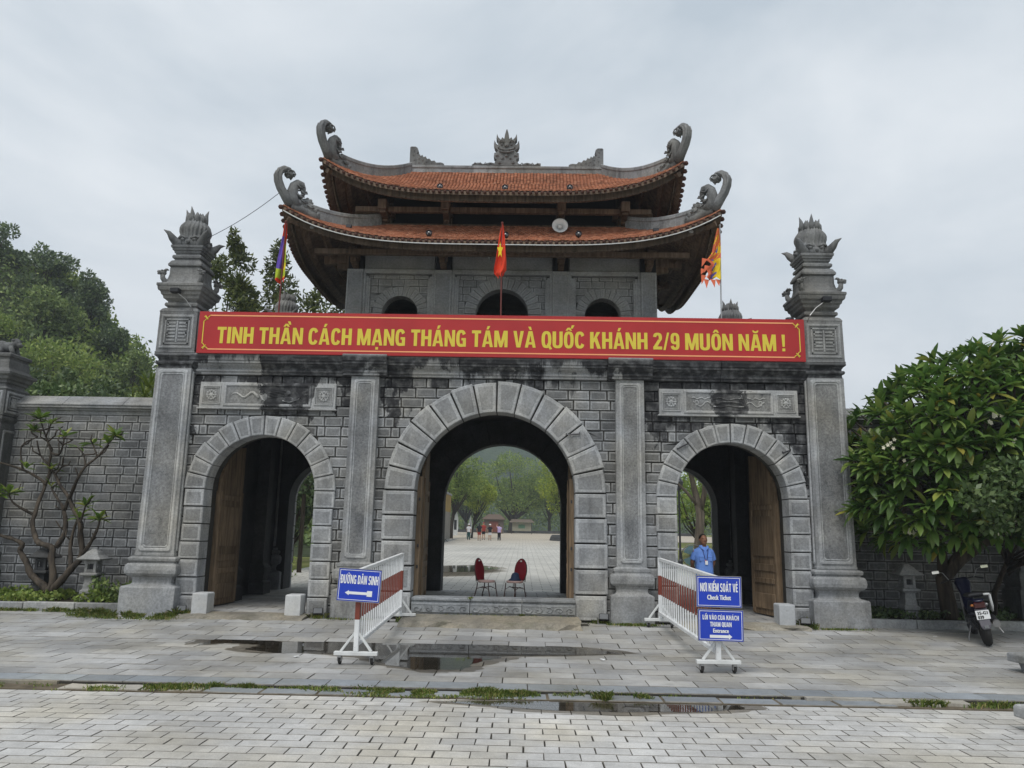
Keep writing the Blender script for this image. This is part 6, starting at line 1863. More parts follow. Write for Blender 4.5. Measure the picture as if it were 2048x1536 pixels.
def leaves_np(C, size, rs, asp=.45, up=.35, out=None, droop=0.0):
    """diamond leaves at points C (n,3); returns V, F"""
    n = len(C)
    d = rs.normal(size=(n, 3)); d[:, 2] += up
    if out is not None: d += out * 1.1
    d[:, 2] -= droop
    d /= np.linalg.norm(d, axis=1)[:, None] + 1e-9
    r_ = rs.normal(size=(n, 3)); s = np.cross(d, r_); s /= np.linalg.norm(s, axis=1)[:, None] + 1e-9
    nrm = np.cross(s, d)
    L_ = (size * rs.uniform(.65, 1.3, n))[:, None]
    a = C - d * L_ * .5; b = C + d * L_ * .5
    m = C + d * L_ * .02 - nrm * L_ * .07
    V = np.stack([a, m + s * L_ * asp * .5 + nrm * L_ * .1, b, m - s * L_ * asp * .5 + nrm * L_ * .1], 1).reshape(-1, 3)
    F = np.arange(n * 4).reshape(n, 4)
    return V, F

def cloud_points(blobs, n, rs, shell=.55):
    """points on/in ellipsoidal blobs [(cx,cy,cz,rx,ry,rz)], denser near the surface"""
    B = np.array(blobs); w = (B[:, 3] * B[:, 4] * B[:, 5]) ** (2 / 3); w /= w.sum()
    i = rs.choice(len(B), n, p=w)
    d = rs.normal(size=(n, 3)); d /= np.linalg.norm(d, axis=1)[:, None]
    rad = rs.uniform(0, 1, n) ** (1 - shell) if shell < 1 else np.ones(n)
    rad = .35 + .65 * rad
    bump = 1 + .18 * np.sin(d[:, 0] * 7 + i) * np.sin(d[:, 2] * 6 + 2 * i) + .10 * np.sin(d[:, 1] * 13 + i)
    return B[i, :3] + d * B[i, 3:] * (rad * bump)[:, None], d

def tree(name, label, cat, loc, height, crown, nblob, nleaf, size, mat, seed, trunk_r=.18, bark='bark', lean=(0, 0), group=None, parent=None, low=.35, shell=.5, blobs=None, up=.35, asp=.45, limbs=True, split=1):
    """crown = (rx, ry, rz) around the crown centre; trunk and limbs reach the clumps"""
    rs = np.random.RandomState(seed); rr = random.Random(seed)
    t = thing(name, label, cat, loc, group=group)
    rx, ry, rz = crown
    cz = height - rz
    if blobs is None:
        blobs = []
        for k in range(nblob):
            for _ in range(30):
                p = np.array([rr.uniform(-1, 1), rr.uniform(-1, 1), rr.uniform(-1, 1)])
                if .25 < np.linalg.norm(p) < 1: break
            q = rr.uniform(.26, .46)
            blobs.append((lean[0] + p[0] * rx * .8, lean[1] + p[1] * ry * .8, cz + p[2] * rz * .8, rx * q, ry * q, rz * q * .8))
    m = MB()
    fork = max(.3, (cz - rz) * .75 + .1 * rz)
    m.tube([(0, 0, -.3), (lean[0] * .1, lean[1] * .1, fork * .5), (lean[0] * .4, lean[1] * .4, fork), (lean[0] * .8, lean[1] * .8, cz)], [trunk_r * 1.25, trunk_r, trunk_r * .8, trunk_r * .3], 8)
    if limbs:
        for b in blobs[:14]:
            a = Vector((lean[0] * .4, lean[1] * .4, fork * rr.uniform(.75, 1.15))); e = Vector(b[:3]); mid = a.lerp(e, .5) + Vector((rr.uniform(-.1, .1) * rx, rr.uniform(-.1, .1) * ry, -.06 * rz))
            m.tube([a, mid, e], [trunk_r * .5, trunk_r * .33, trunk_r * .1], 5)
    m.build("trunk", MAT[bark], t, smooth=True)
    P, d = cloud_points(blobs, nleaf, rs, shell)
    V, F = leaves_np(P, size, rs, asp, up, d)
    o = mesh_obj("crown", np_mesh("crown", V, F, mat), t)
    return t

# ------------------------------------------------------------------ limestone hill on the left
SIL = [(-90, 22), (-60, 24), (-46, 23.6), (-43.4, 23.6), (-41.3, 22.6), (-39.6, 21.0), (-37.2, 20.6), (-35.4, 19.6), (-33.9, 17.6), (-32.3, 15.6), (-30.6, 14.6), (-28.6, 10.5), (-24, 6), (-18, 2.5), (-12, 0.5), (-6, 0)]
def sil(x):
    for a, b in zip(SIL, SIL[1:]):
        if a[0] <= x <= b[0]: return a[1] + (b[1] - a[1]) * (x - a[0]) / (b[0] - a[0])
    return SIL[0][1] if x < SIL[0][0] else 0
def hill_z(x, y):
    s = sil(x * 45 / max(y, 30) if False else x)
    f = min(max((y - 24) / 21, 0), 1) ** .75 * (1 if y < 47 else max(0, 1 - (y - 47) / 22))
    n = mnoise.noise(Vector((x * .16, y * .16, 3.1))) * 1.6 + mnoise.noise(Vector((x * .4, y * .4, 7.7))) * .6
    return s * f + n * f
mb = MB(); nx, ny = 84, 40
for j in range(ny + 1):
    for i in range(nx + 1):
        x = -92 + 86 * i / nx; y = 22 + 70 * j / ny
        mb.v.append((x, y, hill_z(x, y) + (.3 if j else -1)))
for j in range(ny):
    for i in range(nx):
        a = j * (nx + 1) + i; mb.f.append((a, a + 1, a + nx + 2, a + nx + 1)); mb.m.append(0)
MAT['hillsoil'] = plain("hill_undergrowth_soil", (.035, .045, .022), .95, .1, var=.4, scale=.6)
hill = tag(mb.build("hill", MAT['hillsoil'], smooth=True), kind="structure")
rs = np.random.RandomState(11)
def hill_cover(n, x0, x1, y0, y1, size, mat, seed, hmin=0, hmax=.9, name="hill_foliage", prob=None):
    rs = np.random.RandomState(seed); C = []
    while len(C) < n:
        x, y = rs.uniform(x0, x1), rs.uniform(y0, y1)
        if prob and rs.rand() > prob(x, y): continue
        z = hill_z(x, y)
        if z < .3: continue
        k = mnoise.noise(Vector((x * .45, y * .45, 1.3)))
        C.append((x + rs.normal() * .3, y + rs.normal() * .3, z + .1 + rs.uniform(hmin, hmax) * (.8 + 1.1 * max(k, -.4))))
    V, F = leaves_np(np.array(C), size, rs, .5, .8)
    o = mesh_obj(name, np_mesh(name, V, F, mat)); return tag(o, kind="stuff")
rock_hole = lambda x, y: 0.04 if (-36.2 < x < -31.5 and 30 < y < 37.5) else 1
hill_cover(46000, -52, -8, 24.5, 49, .40, MAT['leaf_hill'], 1, prob=rock_hole, hmax=1.3)
hill_cover(15000, -52, -18, 26, 49, .38, MAT['leaf_hill2'], 2, prob=lambda x, y: 0 if rock_hole(x, y) < 1 or mnoise.noise(Vector((x * .2, y * .2, 9))) < .05 else 1, hmax=1.6)
hill_cover(8000, -92, -52, 24.5, 56, .7, MAT['leaf_hill'], 3, hmax=1.5)
HT = [  # x, y, crown radii, height above slope, material, label
    (-42.2, 43, (2.6, 2.4, 2.2), 3.9, 'leaf_dark', "dark rounded tree on the hill crest at the left edge", .33),
    (-38.2, 43.5, (2.4, 2.2, 2.3), 4.6, 'leaf_dark', "dark leafy tree on the hill crest, second from the left edge", .33),
    (-34.6, 44, (1.6, 1.6, 2.4), 4.2, 'leaf_dark', "pointed dark tree on the hill shoulder left of the pillar flame", .3),
    (-32.2, 43.5, (1.5, 1.5, 2.2), 3.4, 'leaf_dark', "slim dark tree low on the hill crest nearest the left pillar", .3),
    (-38.9, 36, (4.2, 3.2, 2.9), 4.6, 'leaf_hill2', "bright green creeper mound bulging high on the hillside", .30),
    (-31.6, 36, (3.6, 2.8, 3.2), 4.6, 'leaf_hill2', "large bright green bush bulging in the middle of the hillside", .30),
    (-27.6, 37, (2.5, 2.2, 2.6), 5.0, 'leaf_hill', "mid green tree where the hill meets the left pillar", .3),
    (-23.6, 33, (2.4, 2.2, 2.6), 5.6, 'leaf_hill', "low dark green tree on the hill foot beside the left pillar shaft", .3),
    (-26.5, 29, (2.2, 2.0, 2.6), 5.2, 'leaf_dark', "dark tree at the hill foot above the garden wall", .26),
    (-31.5, 28, (2.5, 2.0, 2.2), 4.6, 'leaf_dark', "dark tree under the brown rock face on the hillside", .26),
    (-35.2, 40, (2.4, 2.0, 2.2), 4.0, 'leaf_hill', "bushy green tree between the two bright hillside mounds", .3),
    (-29.4, 42, (1.8, 1.8, 2.2), 4.4, 'leaf_hill', "small round tree on the falling hill crest by the pillar box", .3)]
for k, (x, y, cr3, h, mk, lab, ls) in enumerate(HT):
    tree("hillside_tree", lab, "tree", (x, y, hill_z(x, y) - .3), h, cr3, 16 if mk != 'leaf_hill2' else 26, 3600 if mk != 'leaf_hill2' else 6500, ls, MAT[mk], 40 + k, .12, 'bark_dark', group="trees on the left hillside", shell=.7)
m = MB(); rr = random.Random(8)
for k in range(9):
    x, y = -34.2 + rr.uniform(-1.6, 1.8), 33 + rr.uniform(-1.2, 1.5)
    m.ball((x, y, hill_z(x, y) + rr.uniform(-.5, 1.2)), (rr.uniform(.8, 1.5), .9, rr.uniform(.8, 1.6)), 9, 6)
m.v = [tuple(Vector(v) + mnoise.noise_vector(Vector(v) * .9) * .45) for v in m.v]
tag(m.build("rock_face", MAT['rock']), "brown bare rock face showing among the hillside green", "rock")

# bushes between the hill and the left wall
for k, (x, y, h, cr3, mk, lab, sz) in enumerate((
    (-15.6, 10.5, 7.2, (1.1, 1.0, 1.9), 'leaf_dark', "pale tipped narrow tree just right of the stone lion", .20),
    (-13.4, 9.5, 7.0, (1.3, 1.2, 1.9), 'leaf_dark', "broad dark bush with light leaf edges over the garden wall", .20),
    (-13.9, 8.2, 5.9, (1.2, 1.0, 1.0), 'leaf_small', "low pale bush over the left end of the garden wall", .18),
    (-11.2, 10.5, 6.3, (1.2, 1.1, 1.4), 'leaf_hill', "green bush over the garden wall near the left pillar", .2),
    (-18.5, 13, 7.6, (1.7, 1.5, 2.2), 'leaf_dark', "dark tree behind the weathered pier at the left edge", .24))):
    tree("garden_tree", lab, "tree", (x, y, .1), h, cr3, 12, 2600, sz, MAT[mk], 70 + k, .09, 'bark_dark', group="trees behind the left garden wall", shell=.6)
# spiky plant over the wall
t = thing("spiky_plant", "bright green spiky plant behind the wall beside the left pillar", "plant", (-8.75, 3.4, .1))
m = MB(); m.tube([(0, 0, 0), (.05, 0, 2.5), (0, 0, 4.55)], [.06, .05, .04], 6); m.build("stem", MAT['bark'], t)
m = MB(); rr = random.Random(4)
for hx, hz in ((0, 4.6), (.25, 4.4), (-.25, 4.35), (.1, 4.85)):
    for k in range(34):
        a = rr.uniform(0, 2 * pi); e = rr.uniform(-.1, 1.3); L_ = rr.uniform(.4, .62); c, s = cos(a), sin(a); dirs = Vector((c * cos(e), s * cos(e), sin(e))); sd = Vector((-s, c, 0)) * .022
        b0 = Vector((hx, 0, hz)); p1 = b0 + dirs * L_ * .55; p2 = b0 + dirs * L_ + Vector((0, 0, -.18 * cos(e) * L_))
        m.add([b0 - sd * .6, b0 + sd * .6, p1 + sd, p1 - sd, p2], [(0, 1, 2, 3), (3, 2, 4)])
tag(m.build("leaves", leafmat("spiky_leaf", [(0, (.08, .13, .02)), (1, (.22, .27, .05))], .4, .35), t), kind="stuff")

# feathery trees rising behind the gate by the purple flag
for k, (x, y, h, cr3, lab, n) in enumerate(((-10.2, 11.5, 12.1, (1.9, 1.2, 1.9), "feathery small leaved tree just right of the left pillar flame", 4600), (-8.75, 12.2, 11.9, (1.8, 1.2, 1.8), "feathery small leaved tree directly behind the purple flag", 3200),
                                         (-7.1, 12, 10.3, (1.7, 1.1, 1.4), "sparse small leaved tree between purple flag and tower", 1900), (-6.15, 12.3, 10.0, (1.1, 1.0, 1.3), "thin twiggy treetop touching the tower's left column", 1000),
                                         (-11.6, 12.6, 9.4, (1.2, 1.0, 1.8), "low small leaved tree behind the left pillar cap", 1200))):
    rr = random.Random(90 + k); blobs = []
    rx, ry, rz = cr3
    nb = 22
    for i in range(nb):
        q = i / (nb - 1); w_ = (1 - q) ** .9
        blobs.append((rr.uniform(-1, 1) * rx * w_, rr.uniform(-1, 1) * ry * w_, h - rz * 2 + 2 * rz * q - .2, .60 * (1 - .6 * q), .55 * (1 - .6 * q), .5))
    tree("feathery_tree", lab, "tree", (x, y, .1), h, cr3, 0, n, .22, MAT['leaf_back'], 90 + k, .07, 'bark_dark', blobs=blobs, group="small leaved trees behind the gate", shell=.35, up=.25, asp=.36)

# ------------------------------------------------------------------ bare crooked frangipani on the left
BR = [[(-9.06, 0.14), (-9.05, 0.32), (-9.46, 0.60), (-9.63, 0.86), (-9.81, 1.08), (-9.75, 1.21), (-10.00, 1.32), (-10.3, 1.40), (-10.7, 1.7)],
[(-9.05, 0.25), (-8.93, 0.51), (-9.05, 0.96), (-9.10, 1.16), (-9.40, 1.25), (-9.52, 1.38), (-9.64, 1.64), (-9.64, 1.81), (-9.65, 2.11), (-9.63, 2.44), (-9.78, 2.59), (-10.07, 2.76), (-10.43, 2.89)],
[(-9.0, 0.28), (-8.75, 0.53), (-8.61, 0.75), (-8.45, 1.01), (-8.52, 1.40), (-8.52, 1.66), (-8.84, 2.02), (-8.96, 2.19), (-9.26, 2.42), (-9.45, 2.68), (-9.55, 2.78)],
[(-8.61, 0.75), (-8.71, 1.07), (-8.76, 1.31), (-8.66, 1.69), (-8.57, 1.76)], [(-8.45, 1.01), (-8.17, 1.31), (-7.94, 1.61), (-7.92, 1.74)],
[(-9.03, 1.16), (-8.95, 1.49), (-9.10, 1.92), (-9.26, 2.11), (-9.50, 2.38)], [(-9.10, 1.92), (-8.99, 2.12), (-8.77, 2.32), (-8.56, 2.56), (-8.42, 2.80), (-8.24, 3.01), (-8.07, 3.32), (-7.95, 3.46)],
[(-8.42, 2.80), (-8.52, 3.04), (-8.71, 3.21)], [(-8.24, 3.01), (-8.41, 3.28)], [(-9.63, 2.44), (-9.58, 2.71), (-9.62, 2.88), (-9.56, 3.12), (-9.63, 3.36), (-9.73, 3.60), (-9.80, 3.84)],
[(-9.56, 3.12), (-9.28, 3.08), (-9.13, 3.27), (-9.12, 3.44)], [(-9.13, 3.27), (-8.87, 3.37)], [(-9.63, 3.36), (-9.40, 3.47)], [(-9.72, 3.60), (-10.01, 3.60)], [(-9.68, 3.46), (-9.51, 3.74)],
[(-9.64, 1.81), (-9.88, 1.94), (-10.05, 2.07), (-10.13, 2.23)], [(-8.52, 1.66), (-8.37, 1.86), (-8.29, 2.00)], [(-9.45, 2.68), (-9.21, 2.82), (-9.10, 3.03)], [(-9.62, 2.88), (-9.82, 3.08), (-9.91, 3.39)], [(-10.05, 2.76), (-10.17, 3.25), (-9.89, 3.46)]]
BRR = [.085, .075, .08, .05, .045, .06, .045, .025, .022, .04, .03, .02, .02, .02, .022, .035, .03, .025, .025, .022]
t = thing("bare_tree", "bare crooked frangipani with few leaf tufts before the left wall", "tree", (-9.05, .95, .1))
def frangi_leaf_mesh(name, mat, droop, seed, nseg=4):
    rr = random.Random(seed); m = MB()
    W = [.012, .10, .155, .14, .02]
    for i in range(nseg + 1):
        q = i / nseg; x = q; z = -droop * q * q; w_ = W[i] * rr.uniform(.92, 1.08)
        m.v += [(x, -w_, z + w_ * .35), (x, 0, z), (x, w_, z + w_ * .35)]
    for i in range(nseg):
        a = i * 3; m.f += [(a, a + 3, a + 4, a + 1), (a + 1, a + 4, a + 5, a + 2)]; m.m += [0, 0]
    return m.mesh(name, [mat], True)
FL = [frangi_leaf_mesh("leaf", MAT['leaf_frangi'], d, s) for d, s in ((.08, 1), (.2, 2), (.32, 3), (.45, 4))]
FLB = [frangi_leaf_mesh("leaf", leafmat("young_frangipani_leaf", [(0, (.05, .10, .015)), (.7, (.12, .19, .03)), (1, (.24, .27, .05))], .4, .3), d, s) for d, s in ((.05, 5), (.18, 6), (.3, 7))]
m = MB(); ysh = random.Random(2)
for bi, (b, r0) in enumerate(zip(BR, BRR)):
    n = len(b); ph = ysh.uniform(0, 6)
    amp = .0 if bi < 3 else 0
    def yy(x, z): return .95 + .28 * sin(x * 1.9 + 1.0) * min(1, z / 1.5) + .15 * sin(z * 2.3 + x * 3.1) * min(1, z) - .95
    pts = [Vector((x + 9.05, yy(x, z), z - .1)) for x, z in b]
    fine = []
    for i in range(n - 1):
        p0, p1, p2, p3 = pts[max(i - 1, 0)], pts[i], pts[i + 1], pts[min(i + 2, n - 1)]
        for q in range(3):
            t_ = q / 3
            fine.append(.5 * ((2 * p1) + (-p0 + p2) * t_ + (2 * p0 - 5 * p1 + 4 * p2 - p3) * t_ ** 2 + (-p0 + 3 * p1 - 3 * p2 + p3) * t_ ** 3))
    fine.append(pts[-1])
    nn = len(fine)
    rad = [max(.016, r0 * (1 - .72 * i / (nn - 1))) * (1 + .12 * sin(i * 2.1 + bi)) for i in range(nn)]
    m.tube(fine, rad, 7)
tr_ = random.Random(77)
for b in BR[3:]:
    for (x, z) in b[1:]:
        if tr_.random() < .55:
            p0 = Vector((x + 9.05, yy(x, z), z - .1)); dx = tr_.uniform(-.22, .22); dz = tr_.uniform(.05, .26)
            m.tube([p0, p0 + Vector((dx * .7, tr_.uniform(-.1, .1), dz * .4)), p0 + Vector((dx, tr_.uniform(-.12, .12), dz))], [.018, .015, .013], 5)
m.build("trunk", MAT['bark_dark'], t, smooth=True)
def tuft(parent, p, n, L_, rr, meshes, off=(0, 0, 0), el=(-.2, 1.1), name="leaf"):
    for k in range(n):
        a = 2 * pi * k / n + rr.uniform(-.35, .35); e = rr.uniform(*el); l = L_ * rr.uniform(.7, 1.15)
        mesh_obj(name, rr.choice(meshes), parent, p, (rr.uniform(-.5, .5), -e, a), (l, l * rr.uniform(.85, 1.1), l))
rr = random.Random(12)
for (x, z, n) in ((-9.80, 3.84, 14), (-9.97, 3.58, 8), (-9.5, 3.72, 6), (-9.12, 3.44, 4), (-7.95, 3.46, 11), (-8.1, 3.3, 6), (-8.41, 3.28, 4), (-7.92, 1.74, 11), (-8.29, 2.0, 8), (-8.57, 1.76, 5), (-10.13, 2.23, 9), (-10.3, 2.2, 8), (-9.55, 2.78, 5), (-8.71, 3.21, 3), (-9.5, 2.42, 4), (-10.0, 2.78, 4)):
    yv = .95 + .28 * sin(x * 1.9 + 1.0) * min(1, z / 1.5) + .15 * sin(z * 2.3 + x * 3.1) * min(1, z) - .95
    tuft(t, (x + 9.05, yv, z - .1), int(n * 1.6), .27, rr, FLB)

# ------------------------------------------------------------------ big leafy frangipani on the right
t = thing("frangipani_tree", "large leafy frangipani with white flower clusters right of the gate", "tree", (9.0, .55, .1))
m = MB()
def lim(pts, r):
    m.tube([(x - 9.0, y - .55, z - .1) for x, y, z in pts], r, 8)
lim([(8.85, .55, .05), (8.72, .5, .9), (9.05, .45, 1.3), (9.6, .3, 1.75), (9.75, .25, 2.3), (9.9, .2, 3.2)], [.17, .14, .14, .13, .11, .06])
lim([(8.72, .5, .9), (8.7, .4, 1.5), (8.3, .1, 2.2), (8.0, -.1, 2.9)], [.11, .09, .07, .04])
lim([(9.05, .45, 1.3), (8.9, .2, 2.0), (8.6, .1, 2.8), (8.7, 0, 3.8)], [.10, .08, .07, .04])
lim([(9.6, .3, 1.75), (10.3, .1, 2.2), (10.9, 0, 3.0), (11.1, 0, 3.9)], [.11, .09, .07, .04])
lim([(9.6, .3, 1.75), (9.2, .0, 2.5), (9.4, -.3, 3.3), (9.3, -.4, 4.2)], [.08, .07, .06, .03])
lim([(8.3, .1, 2.2), (7.7, -.3, 2.2), (7.45, -.5, 1.9)], [.05, .04, .03]); lim([(9.2, 0, 2.5), (9.0, -.6, 2.3), (8.6, -.8, 2.2)], [.05, .04, .03])
m.build("trunk", MAT['bark_dark'], t, smooth=True)
rr = random.Random(21)
leafspec = []; flowers = []; twigs = MB()
def crown_top(x):      # upper outline of the crown at x
    return np.interp(x, [6.7, 7.1, 7.6, 8.2, 8.9, 9.6, 10.4, 11.5, 12.6], [2.9, 3.9, 4.45, 4.95, 5.15, 5.3, 5.6, 5.75, 5.2])
def crown_bot(x):
    return np.interp(x, [6.7, 7.2, 7.6, 8.2, 8.8, 9.6, 10.4, 11.5, 12.6], [2.2, 1.75, 1.55, 1.5, 1.7, 1.7, 1.7, 1.8, 2.1])
ros = []
for k in range(9000):
    x = rr.uniform(6.75, 12.3)
    zt, zb_ = crown_top(x), crown_bot(x)
    z = rr.uniform(zb_, zt); q = (z - (zt + zb_) / 2) / ((zt - zb_) / 2 + .01)
    dep = 1.75 * sqrt(max(0, 1 - q * q * .85)) * min(1, (x - 6.4) / 1.1)
    y = -.25 - dep * rr.choice((1, 1, 1, .55, -.7, -1)) + rr.uniform(-.12, .12)
    if y > .55 and rr.random() < .5: continue
    if all((x - a) ** 2 + (y - b) ** 2 + (z - c) ** 2 > .055 for a, b, c in ros): ros.append((x, y, z))
    if len(ros) >= 520: break
for k in range(150):  # extra rosettes added deep in the crown to shade the wall below
    x = rr.uniform(7.2, 12.2); ros.append((x, rr.uniform(-.3, 1.3), rr.uniform(3.0, crown_top(x) - .3)))
for (x, y, z) in [(7.5, -.75, 1.78), (7.25, -.7, 2.1), (7.85, -.7, 1.95), (6.95, -.55, 2.5), (7.05, -.6, 2.95), (8.6, -.85, 2.15)]: ros.append((x, y, z))
for (x, y, z) in ros:
    out = Vector(((x - 9.6) * .22, (y + .2) * .45, (z - 3.2) * .22 + .42))
    out.normalize()
    twigs.tube([(x - 9.0 - out.x * .28, y - .55 - out.y * .28, z - .1 - out.z * .28), (x - 9.0, y - .55, z - .1)], [.022, .018], 5)
    n = rr.randint(12, 17)
    s = out.cross(Vector((0, 0, 1))); s = s.normalized() if s.length > .01 else Vector((1, 0, 0)); u = s.cross(out)
    for i in range(n):
        a = 2.4 * i; e = .15 + 1.05 * (i / n) + rr.uniform(-.1, .1)       # inner leaves upright, outer ones spread
        d = out * cos(e) + (s * cos(a) + u * sin(a)) * sin(e); d.z -= .12; d.normalize()
        l = rr.uniform(.27, .41) * (1 if i > 4 else .75)
        leafspec.append((Vector((x, y, z)), d, l, rr.uniform(-.5, .5)))
    if rr.random() < .06 and y < -.8: flowers.append((x, y, z, out))
flowers += [(8.55, -1.75, 3.55, Vector((0, -.6, .8))), (8.62, -1.9, 3.18, Vector((0, -.7, .7))), (7.35, -1.1, 2.85, Vector((0, -.7, .7)))]
def leaf_matrix(p, d, l, tw):
    up_ = Vector((0, 0, 1)); s = up_.cross(d); s = s.normalized() if s.length > .02 else Vector((0, 1, 0)); n_ = d.cross(s)
    c, sn = cos(tw), sin(tw); s2 = s * c + n_ * sn; n2 = d.cross(s2)
    M_ = Matrix((d * l, s2 * l, n2 * l)).transposed().to_4x4(); M_.translation = p - Vector((9.0, .55, .1)); return M_
leafspec.sort(key=lambda q: q[0].y + .12 * abs(q[0].x - 8.6) + (5 if q[0].x > 10.4 else 0))
tmpl = [[np.array([v.co for v in me.vertices]), [tuple(p.vertices) for p in me.polygons]] for me in FL]
V = []; F = []; nv = 0
for k, (p, d, l, tw) in enumerate(leafspec):
    M_ = leaf_matrix(p, d, l, tw); q = rr.randrange(4)
    if k < 300:
        o = mesh_obj("leaf", FL[q], t); o.matrix_local = M_
    else:
        A = np.array(M_.to_3x3()); c = tmpl[q][0] @ A.T + np.array(M_.translation)
        V.append(c); F += [tuple(i + nv for i in f) for f in tmpl[q][1]]; nv += len(c)
o = mesh_obj("foliage", np_mesh("foliage", np.concatenate(V), np.array(F), MAT['leaf_frangi']), t); tag(o, kind="stuff")
o.data.polygons.foreach_set("use_smooth", [True] * len(o.data.polygons))
tag(twigs.build("twigs", MAT['bark_dark'], t), kind="stuff")
PET = plain("frangipani_petal", (.78, .74, .58), .5, .2, var=.05)
for (x, y, z, out) in flowers:
    m = MB()
    for f in range(rr.randint(4, 6)):
        c = Vector((rr.uniform(-.11, .11), rr.uniform(-.06, .02), rr.uniform(-.07, .09)))
        for k in range(5):
            a = 2 * pi * k / 5 + f; d = Vector((cos(a), -.25, sin(a))); sd = Vector((-sin(a), 0, cos(a)))
            m.add([c, c + d * .022 + sd * .014, c + d * .042, c + d * .022 - sd * .014], [(0, 1, 2, 3)])
    p = Vector((x, y, z)) + out * .12 + Vector((0, -.12, .03))
    tag(m.build("flower_cluster", PET, t, loc=p - Vector((9.0, .55, .1))), kind="stuff")

# paler small-leaved shrub in front of the frangipani at the right edge
rr = random.Random(31); blobs = []
for k in range(30): blobs.append((rr.uniform(-1.85, .5), -2.75 + rr.uniform(-.35, .35), rr.uniform(1.65, 3.3), .34, .3, .3))
blobs = [b for b in blobs if b[2] < 2.4 + .8 * (b[0] + 1.7)]
tree("small_leaved_shrub", "pale small leaved shrub in front of the frangipani at right edge", "shrub", (9.75, .75, 0.1), 3.4, (1, .6, 1), 0, 5200, .12, MAT['leaf_small'], 33, .05, 'bark_dark', lean=(-.5, -2.4), blobs=blobs, shell=.4, asp=.55)
# low weeds in the beds
def weeds(name, n, xs, ys, h, mat, seed, z=.13, zf=None):
    rs = np.random.RandomState(seed)
    C = np.stack([rs.uniform(*xs, n), rs.uniform(*ys, n), np.full(n, z)], 1)
    k = np.array([mnoise.noise(Vector((x * 1.6, y * 1.6, seed))) for x, y, _ in C]); keep = k > -.12
    C = C[keep]; C[:, 2] += rs.uniform(.02, h, len(C)) * (.5 + 1.2 * np.clip(k[keep], 0, 1))
    V, F = leaves_np(C, .085, rs, .6, .7)
    return tag(mesh_obj(name, np_mesh(name, V, F, mat)), kind="stuff")
weeds("ground_cover", 6500, (-13, -7.05), (.38, 1.6), .24, MAT['leaf_hill2'], 5)
weeds("ground_cover", 2500, (-8.0, -7.0), (.5, 1.5), .5, MAT['leaf_hill'], 6)
weeds("ground_cover", 3000, (7.05, 13), (.38, 1.6), .2, MAT['leaf_dark'], 7)

# ------------------------------------------------------------------ grass tufts in the joints
def grass(name, spots, seed, mat=MAT['grass']):
    """spots: (x0, x1, y0, y1, blades, height, z)"""
    rs = np.random.RandomState(seed); VV = []; n_tot = 0
    for x0, x1, y0, y1, n, h, z in spots:
        n = int(n * 1.9); x = x0 + (x1 - x0) * (rs.uniform(0, 1, n) + rs.uniform(-.18, 1.18, n)) / 2; y = y0 + (y1 - y0) * (rs.uniform(-.1, 1.1, n) + rs.uniform(-.2, 1.2, n)) / 2
        k = np.array([mnoise.noise(Vector((a * 3.1, b * 5, seed * 1.7))) for a, b in zip(x, y)])
        sel = k > -.18; x, y, k = x[sel], y[sel], k[sel]; n = len(x)
        a = rs.uniform(0, 2 * pi, n); L_ = h * rs.uniform(.4, 1.1, n) * (.7 + .9 * np.clip(k, 0, 1)); w = .004 + .003 * rs.rand(n); lean = rs.uniform(.1, .8, n)
        b = np.stack([x, y, np.full(n, z)], 1); sd = np.stack([-np.sin(a), np.cos(a), np.zeros(n)], 1) * w[:, None]
        dr = np.stack([np.cos(a) * lean, np.sin(a) * lean, np.ones(n)], 1); dr /= np.linalg.norm(dr, axis=1)[:, None]
        mid = b + dr * L_[:, None] * .6; tip = b + dr * L_[:, None] + np.stack([np.cos(a) * lean * L_ * .4, np.sin(a) * lean * L_ * .4, -.15 * L_], 1)
        VV.append(np.stack([b - sd, b + sd, mid + sd * .8, tip, mid - sd * .8], 1).reshape(-1, 3)); n_tot += n
    V = np.concatenate(VV); F = np.arange(n_tot * 5).reshape(n_tot, 5)
    return tag(mesh_obj(name, np_mesh(name, V, F, mat)), kind="stuff")
grass("kerb_grass", [(-1.7, 1.14, -5.92, -5.68, 2300, 0.086, -0.16), (-3.15, -1.54, -5.79, -5.69, 500, 0.057, -0.16), (-1.33, 0.5, -6.07, -5.81, 1100, 0.069, -0.16), (1.14, 3.5, -5.75, -5.7, 240, 0.046, -0.16), (1.35, 1.57, -6.03, -5.9, 90, 0.138, -0.16), (1.84, 2.21, -5.92, -5.79, 120, 0.092, -0.16), (-3.69, -3.1, -6.03, -5.79, 220, 0.092, -0.16), (-4.33, -3.9, -6.06, -5.92, 120, 0.069, -0.16), (-3.04, -2.83, -5.9, -5.68, 90, 0.127, -0.16), (-6.48, -4.65, -6.11, -5.79, 420, 0.057, -0.16), (4.84, 5.32, -5.98, -5.79, 260, 0.115, -0.16), (5.32, 6.61, -6.0, -5.79, 260, 0.069, -0.16), (-0.68, -0.47, -6.0, -5.79, 60, 0.115, -0.16)], 1)
